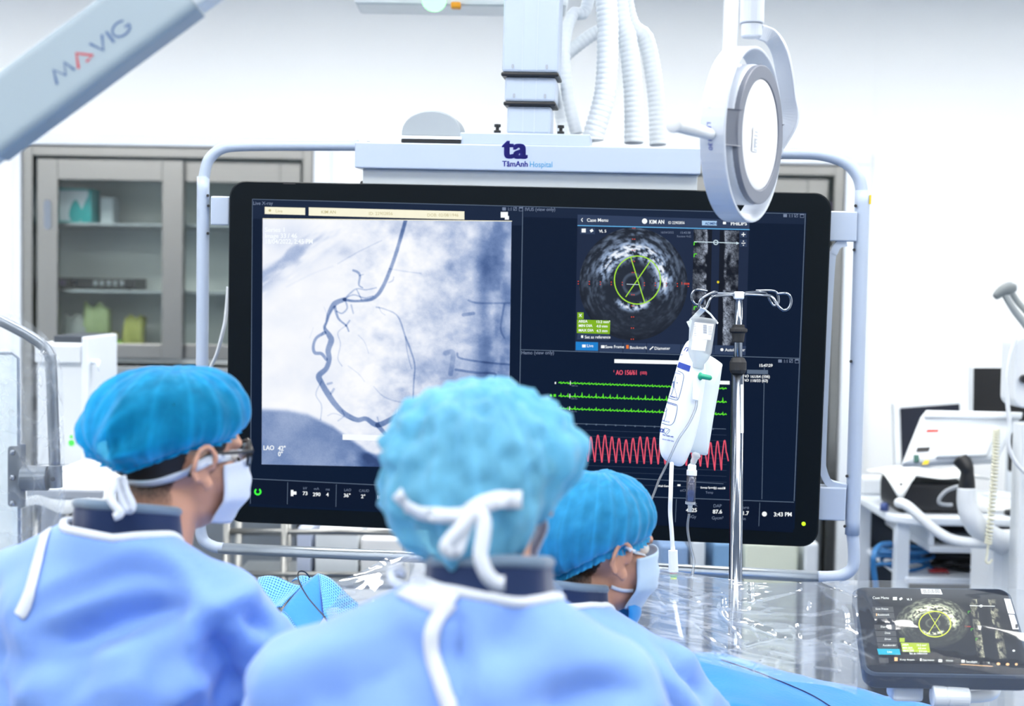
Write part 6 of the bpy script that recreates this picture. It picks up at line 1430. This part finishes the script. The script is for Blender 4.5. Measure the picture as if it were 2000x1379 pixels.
sheet('plastic_cover', 'crinkled clear plastic cover hanging over the radiation shield at the left edge', [(-90, 590, SD-.03), (0, 606, SD-.03), (60, 632, SD-.03), (100, 668, SD-.03), (122, 720, SD-.02)], [(-90, 1120, SD-.05), (0, 1110, SD-.05), (60, 1100, SD-.04), (110, 1040, SD-.03), (128, 975, SD-.02)], 90, 110, .007, 21.0,
    creases=[([(-20, 880), (40, 800), (90, 690)], 5, .01), ([(-20, 850), (30, 790), (70, 720)], 4, .008), ([(0, 690), (40, 680), (90, 690)], 5, .01), ([(30, 880), (70, 930), (110, 990)], 5, .01), ([(0, 740), (25, 750), (45, 790)], 6, .01), ([(60, 1060), (100, 990), (125, 960)], 5, .008)], rand=30, hz0=.12)
# ================================================================== white machine behind the shield
XD = 4.3; k_ = XD/FPX
def bx3(px0, py0, px1, py1, d, dep): 
    a = P(px0, py1, d); b = P(px1, py0, d); return box((a[0], a[1], min(a[2], b[2])), (b[0], a[1]+dep, max(a[2], b[2])))
pt = P(140, 930, XD)
mc = root('equipment_tower', 'white upright equipment tower with dark top and green lights at left', 'medical device', (pt[0], pt[1]+.15, 0))
a = P(110, 905, XD); b = P(170, 670, XD)
obj('cabinet_body', box((a[0]-.06, a[1], .12), (b[0]+.0, a[1]+.3, b[2])), M_WHITEP, mc, bevel=.01)
obj('side_rail', box((b[0]-.006, a[1]-.02, .12), (b[0]+.013, a[1]+.3, b[2]+.02)), M_WHITE, mc, bevel=.005)
obj('dark_top', bx3(104, 656, 166, 671, XD-.005, .28), mat('slate_top', (60, 68, 78), .5), mc, bevel=.004)
obj('control_head', box((a[0]-.06, a[1]-.018, P(0, 706, XD)[2]), (b[0]-.008, a[1]-.0, P(0, 671, XD)[2])), M_WHITEP, mc, bevel=.004)
obj('violet_label', bx3(125, 682, 157, 693, XD-.022, .004), mat('violet_ink', (96, 96, 190), .5), mc); obj('black_window', bx3(104, 681, 118, 690, XD-.022, .004), M_BLACK, mc)
obj('slot', bx3(135, 722, 147, 757, XD-.003, .004), mat('slot_grey', (120, 128, 136), .4), mc)
for py, r in ((865, .0095), (853, .005)): obj('green_light', lathe([(r, 0), (r*.9, .004), (.0, .005)], P(140, py, XD-.002), (0, -1, 0), 16), emat('led_green', (90, 240, 100), 1.3), mc, smooth=True)
obj('side_peg', cyl(P(176, 707, XD), P(194, 707, XD), .008, 12), M_WHITE, mc, smooth=True); obj('peg_stop', cyl(P(191, 715, XD), P(197, 715, XD), .016, 16), M_WHITE, mc)
obj('grey_skirt', box((a[0]-.055, a[1]-.004, .12), (b[0]-.01, a[1], P(0, 905, XD)[2])), M_GREYP, mc)
for sx_ in (a[0]-.02, b[0]-.02):
    for dy in (.05, .25): obj('castor', lathe([(.05, -.015), (.06, 0), (.05, .015)], (sx_, a[1]+dy, .06), (1, 0, 0), 18), M_RUBBER, mc, smooth=True)
# white sheet on a trolley beside it
tr_ = root('linen_trolley', 'low trolley with a white cloth beside the equipment tower', 'trolley', (P(165, 960, 3.9)[0], P(165, 960, 3.9)[1], 0))
c = P(165, 955, 3.9); zt_ = c[2]
obj('trolley_top', box((c[0]-.16, c[1], zt_-.03), (c[0]+.05, c[1]+.35, zt_-.004)), M_GREYP, tr_, bevel=.005)
for dx in (-.14, .03):
    for dy in (.03, .32): obj('leg', cyl((c[0]+dx, c[1]+dy, 0), (c[0]+dx, c[1]+dy, zt_-.03), .012, 10), M_STEEL, tr_, smooth=True)
V, F = grid(20, 14, lambda u, v: (c[0]-.17+.23*u, c[1]-.012+.34*v, zt_+.004+.05*(u < .8)*math.sin(math.pi*v)*(.5+.5*math.sin(4*u))+.012*math.sin(9*u+4*v)-.06*max(0, .12-v)/.12))
o = obj('white_cloth', (V, F), clothmat('linen_white', (236, 242, 246), .1), None, smooth=True, solid=.003); tag(o, 'white cloth lying on the trolley behind the left person', 'cloth')
# ================================================================== steel cart seen under the screen at left
CDp = 4.3
ct = root('steel_cart', 'steel tube cart with rails seen beneath the left half of the screen', 'cart', (P(600, 1150, CDp)[0], P(600, 1150, CDp)[1], 0))
def vpost(px, w=.013, d=CDp): p = P(px, 1040, d); obj('post', cyl((p[0], p[1], .0), (p[0], p[1], P(px, 960, d)[2]), w, 12), M_STEEL, ct, smooth=True)
for px, dd in ((443, 0), (466, .35), (556, 0), (563, .35), (795, 0), (790, .35)): vpost(px, .012, CDp+dd)
for y, dd in ((1037, 0), (1040, .35), (1120, 0)): obj('rail', cyl(P(443, y, CDp+dd), P(795, y+4, CDp+dd), .009, 12), M_STEEL, ct, smooth=True)
obj('shelf', box((P(443, 1050, CDp)[0], P(443, 1050, CDp)[1], P(0, 1128, CDp)[2]-.02), (P(795, 1050, CDp)[0], P(443, 1050, CDp)[1]+.35, P(0, 1128, CDp)[2]-.005)), M_STEEL_H, ct, bevel=.003)
for k, (x0, x1, y0, y1, c, nm) in enumerate(((580, 608, 1032, 1118, (190, 200, 222), 'pale lilac'), (616, 700, 1040, 1118, (226, 232, 236), 'off white'), (705, 790, 1052, 1118, (236, 238, 240), 'plain white'))):
    zs_ = P(0, 1128, CDp)[2]-.004; a = P(x0, y0, CDp+.12); b = P(x1, y0, CDp+.12)
    o = obj('storage_carton', box((a[0], a[1], zs_), (b[0], a[1]+.2, a[2])), mat('carton_%d' % k, c, .6), None, bevel=.006); tag(o, nm+' carton standing on the steel cart beneath the screen', 'box')
for k, (x0, x1, y0, c, nm) in enumerate(((1290, 1345, 1065, (120, 150, 190), 'slate blue'), (1350, 1378, 1055, (196, 206, 216), 'pale grey'), (1395, 1430, 1060, (110, 150, 190), 'dull blue'), (1455, 1560, 1060, (206, 214, 200), 'greenish white'), (1572, 1600, 1060, (214, 222, 230), 'narrow white'))):
    a = P(x0, y0, 4.9); b = P(x1, y0, 4.9)
    o = obj('floor_bin', box((a[0], a[1], 0), (b[0], a[1]+.3, a[2])), mat('bin_%d' % k, c, .55), None, bevel=.01); tag(o, nm+' upright bin behind the screen below its right half', 'bin')
# cable by the left tube
o = obj('hanging_cable', tube(smoothp([P(446, 560, 3.4), P(441, 618, 3.4), P(436, 645, 3.4), P(424, 690, 3.42), P(410, 722, 3.45), P(399, 760, 3.36), P(398, 800, 3.34)], 8), .0045, 10), M_WHITEP, None, smooth=True); tag(o, 'white cable sloping down beside the left frame tube', 'cable')
# ================================================================== equipment cart at right
RD = 4.5
tz = P(1745, 1008, RD)[2]; lx = P(1697, 960, RD+.3)[0]
rc = root('equipment_cart', 'white worktop cart with shelves at the right edge', 'cart', (1.75, RD+.3, 0))
fy = P(1745, 1008, RD)[1]; rx = 2.35
o2 = rrect(lx, fy, rx, fy+.62, .09, 8)
V = np.concatenate([np.column_stack([o2, np.full(len(o2), z)]) for z in (tz-.03, tz)]); n = len(o2)
obj('worktop', (V, [tuple(range(n))[::-1], tuple(range(n, 2*n))]+[(i, (i+1) % n, n+(i+1) % n, n+i) for i in range(n)]), M_WHITE, rc, bevel=.008)
def legbox(x, y, w=.022): obj('leg', box((x-w, y-w, 0), (x+w, y+w, tz-.03)), M_WHITE, rc, bevel=.004)
for x in (lx+.05, rx-.05):
    for y in (fy+.07, fy+.56): legbox(x, y)
z1_ = P(1850, 1072, RD)[2]; z2_ = P(1850, 1128, RD)[2]
for x_ in (lx+.13, rx-.1): obj('side_panel', box((x_, fy+.05, z1_), (x_+.02, fy+.55, tz-.03)), M_WHITE, rc, bevel=.003)
obj('shelf', box((lx+.13, fy+.03, z1_-.02), (rx-.08, fy+.58, z1_)), M_WHITE, rc, bevel=.004); obj('shelf', box((lx+.06, fy+.03, z2_-.03), (rx-.08, fy+.58, z2_-.01)), M_WHITE, rc, bevel=.004)
obj('back_panel', box((lx+.06, fy+.585, .1), (rx-.05, fy+.6, tz-.035)), mat('panel_dark', (70, 78, 88), .7), rc)  # back panel in one even dark grey
for x in (lx+.05, rx-.05):
    for y in (fy+.07, fy+.56): obj('foot', cyl((x, y, 0), (x, y, .02), .028, 12), M_RUBBER, rc)
o = obj('stack_tray', box((lx+.18, fy+.08, z1_+.002), (rx-.2, fy+.5, z1_+.035)), mat('tray_dark', (84, 92, 102), .5), None, bevel=.005); tag(o, 'dark flat tray on the upper shelf of the right cart', 'tray')
# ultrasound console in front of the cart
UD = 4.2
us = root('ultrasound_console', 'white console display seen from behind on a black jointed neck', 'medical display', (P(1900, 1100, UD)[0], UD, 0))
def uface(c, d0): return [P(x, y, d0+dd) for x, y, dd in c]
fr_ = uface([(1806, 801, .0), (1999, 806, .0), (1950, 898, -.07), (1764, 905, -.07)], UD)
nrm_ = np.cross(fr_[1]-fr_[0], fr_[3]-fr_[0]); nrm_ /= np.linalg.norm(nrm_); nrm_ = nrm_ if nrm_@CF > 0 else -nrm_
def slab(c, t0, t1, m, name, bev=.006):
    V = np.array([p+nrm_*t0 for p in c]+[p+nrm_*t1 for p in c]); return obj(name, (V, [(0, 1, 2, 3), (7, 6, 5, 4)]+[(i, 4+i, 4+(i+1) % 4, (i+1) % 4) for i in range(4)]), m, us, bevel=bev)
slab(fr_, 0, .045, M_WHITEP, 'display_back', .012)
def onface(x, y, t):
    r = ray(x, y); s = ((fr_[0]+nrm_*t-CC)@nrm_)/(r@nrm_); return CC+r*s
def fpatch(name, c, t0, t1, m, bev=.003): return slab_w([onface(x, y, t0) for x, y in c], t1-t0, m, name, bev)
def slab_w(c, t, m, name, bev):
    V = np.array(list(c)+[p+nrm_*t for p in c]); return obj(name, (V, [(0, 1, 2, 3), (7, 6, 5, 4)]+[(i, 4+i, 4+(i+1) % 4, (i+1) % 4) for i in range(4)]), m, us, bevel=bev)
fpatch('raised_panel', [(1850, 835), (1950, 832), (1930, 890), (1828, 893)], -.02, .0, M_WHITEP, .006)
fpatch('top_lip', [(1808, 800), (1999, 804), (1996, 818), (1805, 815)], -.012, .0, M_WHITEP, .005)
fpatch('red_label', [(1811, 839), (1834, 839), (1832, 844), (1809, 844)], -.002, -.0005, mat('red_label', (204, 70, 60), .5), 0)
fpatch('printed_label', [(1810, 848), (1830, 848), (1824, 868), (1805, 868)], -.002, -.0005, M_LAB, 0)
fpatch('black_socket', [(1792, 874), (1817, 873), (1814, 881), (1790, 882)], -.004, .0, M_BLACK, .001); fpatch('green_socket', [(1785, 888), (1795, 888), (1796, 902), (1786, 903)], -.006, .0, mat('socket_green', (20, 90, 80), .4), .002)
fpatch('yellow_sticker', [(1806, 899), (1815, 899), (1813, 907), (1800, 908)], -.002, -.0005, mat('yellow_sticker', (226, 196, 30), .5), 0)
obj('neck_joint', tube(smoothp([P(1878, 898, UD-.06), P(1888, 915, UD-.075), P(1889, 935, UD-.075), P(1888, 958, UD-.07)], 6), np.r_[np.linspace(.026, .019, 9), np.linspace(.019, .026, 10)], 18), M_BLACK, us, smooth=True)
obj('neck_elbow', tube(smoothp([P(1888, 953, UD-.07), P(1889, 985, UD-.07), P(1900, 1015, UD-.07), P(1922, 1040, UD-.05), P(1960, 1062, UD-.02)], 6), np.linspace(.027, .036, 25), 18), M_WHITEP, us, smooth=True)
obj('handle_bar', tube(smoothp([P(1755, 982, UD+.05), P(1772, 988, UD), P(1800, 1012, UD-.03), P(1830, 1038, UD-.05), P(1860, 1054, UD-.06), P(1900, 1060, UD-.06), P(1960, 1062, UD-.04), P(2040, 1066, UD-.02)], 8), .0155, 14), M_WHITEP, us, smooth=True)
obj('console_body', box((P(1940, 1070, UD)[0], UD-.02, .12), (P(1940, 1070, UD)[0]+.5, UD+.2, P(1940, 1062, UD)[2]+.01)), M_WHITEP, us, bevel=.03)
for dx in (.06, .44):
    for dy in (.03, .16): obj('castor', lathe([(.05, -.015), (.06, 0), (.05, .015)], (P(1940, 1070, UD)[0]+dx, UD+dy, .06), (1, 0, 0), 16), M_RUBBER, us, smooth=True)
# coiled cord
pth = smoothp([P(1946, 838, UD-.1), P(1944, 900, UD-.11), P(1938, 980, UD-.11), P(1930, 1062, UD-.1)], 40); t = np.linspace(0, 1, len(pth))
h = []
for i in np.linspace(0, len(pth)-1, 420):
    p = np.array([np.interp(i, np.arange(len(pth)), pth[:, k]) for k in range(3)]); a = i/(len(pth)-1)*2*math.pi*34; h.append(p+np.array([math.cos(a)*.0085, math.sin(a)*.0085, 0]))
o = obj('coiled_cord', tube(np.array(h), .003, 6), mat('cord_cream', (226, 226, 206), .5), None, smooth=True); tag(o, 'cream coiled cord hanging in front of the console display', 'cord')
o = obj('cord_hook', tube(smoothp([P(1930, 1062, UD-.1), P(1928, 1085, UD-.1), P(1926, 1097, UD-.1), P(1932, 1100, UD-.1), P(1938, 1093, UD-.1)], 6), .0035, 8), mat('cord_cream', (226, 226, 206), .5), None, smooth=True); tag(o, 'small cream hook at the end of the coiled cord', 'hook')
# screens on the worktop
def deskscreen(name, label, c, d, m_b, m_s, inset, standx, tz_):
    r0 = root(name, label, 'monitor', P(c[0][0], c[3][1], d))
    q = [P(x, y, d) for x, y in c]; V = np.array(q+[p+np.array([0, .04, 0]) for p in q]); obj('bezel', (V, [(0, 1, 2, 3), (7, 6, 5, 4)]+[(i, 4+i, 4+(i+1) % 4, (i+1) % 4) for i in range(4)]), m_b, r0, bevel=.004)
    cc = np.mean(q, 0); s = [cc+(p-cc)*inset+np.array([0, -.003, 0]) for p in q]; obj('screen', (np.array(s), [(0, 1, 2, 3)]), m_s, r0)
    px = standx; p = P(px, c[3][1], d); obj('stand_neck', cyl((p[0], p[1]+.04, tz_+.01), (p[0], p[1]+.04, p[2]+.08), .02, 14), m_b, r0, smooth=True)
    obj('stand_base', lathe([(.1, 0), (.1, .006), (.03, .015)], (p[0], p[1]+.04, tz_), (0, 0, 1), 28), m_b, r0)
M_SCR = mat('dark_screen', (26, 30, 44), .25, var=.3, scale=4)
deskscreen('desk_monitor', 'small desk monitor with a white bezel on the right cart', [(1746, 788), (1884, 778), (1890, 900), (1750, 915)], 4.85, M_WHITEP, M_SCR, .84, 1815, tz)
deskscreen('desk_monitor', 'black desk monitor standing behind the white console display', [(1899, 716), (2030, 716), (2030, 870), (1897, 870)], 4.95, M_WHITEP, mat('off_screen', (8, 10, 14), .3), .97, 1985, tz)
p = P(1990, 925, 4.55); o = root('round_stand', 'black round monitor foot at the right edge of the worktop', 'monitor stand', (p[0], p[1], tz)); obj('foot_disc', lathe([(.05, 0), (.05, .012), (.02, .02)], (p[0]+.01, p[1], tz+.001), (0, 0, 1), 24), M_BLACK, o); obj('foot_neck', tube([(p[0]+.01, p[1], tz+.015), (p[0]+.02, p[1]+.02, tz+.16)], .02, 12), M_BLACK, o, smooth=True); obj('screen_back', cbox((p[0]+.08, p[1]+.04, tz+.2), (.2, .03, .13)), M_BLACK, o, bevel=.008)
# bag with paper
bgp = P(1835, 1000, 4.52)
g1 = remesh(cat(box((P(1770, 0, 4.55)[0], fy+.06, tz+.002), (P(1918, 0, 4.55)[0], fy+.3, tz+.1)), ellip(P(1760, 955, 4.62), (.03, .05, .035))), .012, 6)
o = obj('black_bag', g1, mat('bag_leather', (22, 24, 30), .45, var=.2), None, smooth=True); tag(o, 'black soft bag on the right cart under white paper', 'bag')
zb4 = tz+.1
V, F = grid(24, 16, lambda u, v: (P(1748, 0, 4.55)[0]+u*.33, fy+.035+.3*v, zb4+.012+.008*math.sin(9*u+5*v)+.012*math.sin(3*u)*(1-v)-(.085*max(0, 1-abs(u-.12)/.13)*max(0, .2-v)/.2)))
o = obj('paper_sheet', (V, F), clothmat('paper_white', (240, 245, 248), .1), None, smooth=True, solid=.002); tag(o, 'crumpled white paper draped over the black bag', 'paper')
o = obj('loose_paper', cbox((P(1960, 990, 4.6)[0], fy+.16, tz+.004), (.18, .12, .004)), mat('paper_plain', (240, 244, 247), .6), None); tag(o, 'flat white paper lying beside the black bag', 'paper')
o = obj('grey_hose', tube(smoothp([P(1872, 950, 4.4), P(1850, 958, 4.4), P(1836, 972, 4.4), P(1835, 983, 4.4), P(1848, 986, 4.4), P(1858, 986, 4.42)], 6), .006, 10), mat('hose_grey', (170, 176, 184), .5), None, smooth=True); tag(o, 'short grey bent hose in front of the black bag', 'hose')
o = obj('small_bottle_cap', lathe([(.014, 0), (.014, .02), (.008, .026)], P(1728, 962, 4.6)*np.array([1, 1, 0])+np.array([0, 0, tz+.001]), (0, 0, 1), 16), mat('cap_blue', (70, 90, 150), .4), None, smooth=True); tag(o, 'small blue capped item on the cart corner', 'cap')
o = obj('tissue_pack', cbox((P(1722, 880, 4.95)[0], 4.98, tz+.03), (.13, .1, .058)), M_WHITEP, None, bevel=.008); tag(o, 'small white pack at the back left of the cart', 'packet')
# cables on the lower shelf
def coil(name, label, c, r, m, n, tr_, flat_=.35):
    h = []
    for i in range(n*20):
        a = i/20*2*math.pi; rr_ = r*(1+.18*math.sin(a*.37+1)); h.append((c[0]+rr_*math.cos(a)*1.2, c[1]+rr_*math.sin(a)*.8, c[2]+tr_+abs(math.sin(a*.21))*r*flat_))
    o = obj(name, tube(np.array(h), tr_, 6), m, None, smooth=True); tag(o, label, 'cable')
zl = z2_-.01
coil('cable_coil', 'blue cable coil on the lower shelf of the right cart', (P(1758, 1100, 4.7)[0], fy+.16, zl), .07, mat('cable_blue', (40, 110, 170), .45), 6, .006, .9)
coil('cable_coil', 'black cable coil on the lower shelf of the right cart', (P(1880, 1100, 4.7)[0], fy+.2, zl), .09, mat('cable_black', (20, 22, 26), .45), 9, .006, .6)
coil('cable_coil', 'thin red cable end under the black cable coil', (P(1835, 1100, 4.6)[0], fy+.1, zl), .022, mat('cable_red', (150, 30, 36), .45), 2, .004)
o = obj('blue_cable', tube(smoothp([P(1740, 1062, 4.6), P(1718, 1066, 4.55), P(1707, 1085, 4.5), P(1706, 1110, 4.5), P(1712, 1160, 4.5), P(1720, 1300, 4.5)], 8), .009, 10), mat('cable_blue', (40, 110, 170), .45), None, smooth=True); tag(o, 'blue cable hanging down beside the cart leg', 'cable')
# far right stand with probes
FD = 4.0
fs = root('probe_stand', 'white stand with grey probe holders cut off by the right edge', 'stand', (P(2010, 700, FD)[0], FD, 0))
obj('stand_head', prism(rrect(P(1984, 730, FD)[0], P(2000, 798, FD)[2], P(1984, 730, FD)[0]+.2, P(2000, 655, FD)[2], .03), FD, FD+.12), M_WHITEP, fs, bevel=.006)
obj('stand_column', box((P(1990, 0, FD)[0]+.04, FD+.02, .06), (P(1990, 0, FD)[0]+.12, FD+.1, P(0, 798, FD)[2])), M_WHITEP, fs, bevel=.006)
obj('stand_base', box((P(1990, 0, FD)[0]-.05, FD-.2, 0), (P(1990, 0, FD)[0]+.25, FD+.1, .06)), M_WHITEP, fs, bevel=.01)
obj('dark_knob', cyl(P(1999, 740, FD), P(1999, 740, FD)+np.array([0, -.02, 0]), .012, 14), M_BLACK, fs)
M_PRB = mat('probe_grey', (150, 158, 160), .45)
obj('probe_handle', tube(smoothp([P(1962, 575, FD), P(1980, 605, FD), P(2000, 630, FD), P(2020, 655, FD)], 5), np.linspace(.009, .012, 16), 12), M_PRB, fs, smooth=True)
obj('probe_head', tube(smoothp([P(1943, 581, FD), P(1955, 570, FD), P(1972, 563, FD), P(1984, 562, FD)], 5), [.008, .01, .012, .013, .014, .015, .016, .017, .018, .018, .018, .017, .016, .014, .012, .01], 12), mat('probe_dark', (118, 126, 130), .5), fs, smooth=True)
obj('probe_handle', tube(smoothp([P(1975, 570, FD+.04), P(1988, 590, FD+.04), P(2006, 610, FD+.04)], 5), .009, 12), M_PRB, fs, smooth=True)
o = obj('loose_cable', tube(smoothp([P(1984, 660, FD-.01), P(1972, 700, FD-.01), P(1966, 740, FD-.01), P(1968, 790, FD-.01), P(1972, 830, FD-.01), P(1970, 870, FD-.01), P(1985, 905, FD-.01), P(2010, 930, FD-.01)], 8), .006, 10), M_WHITEP, None, smooth=True); tag(o, 'white cord looping down in front of the black desk monitor', 'cord')
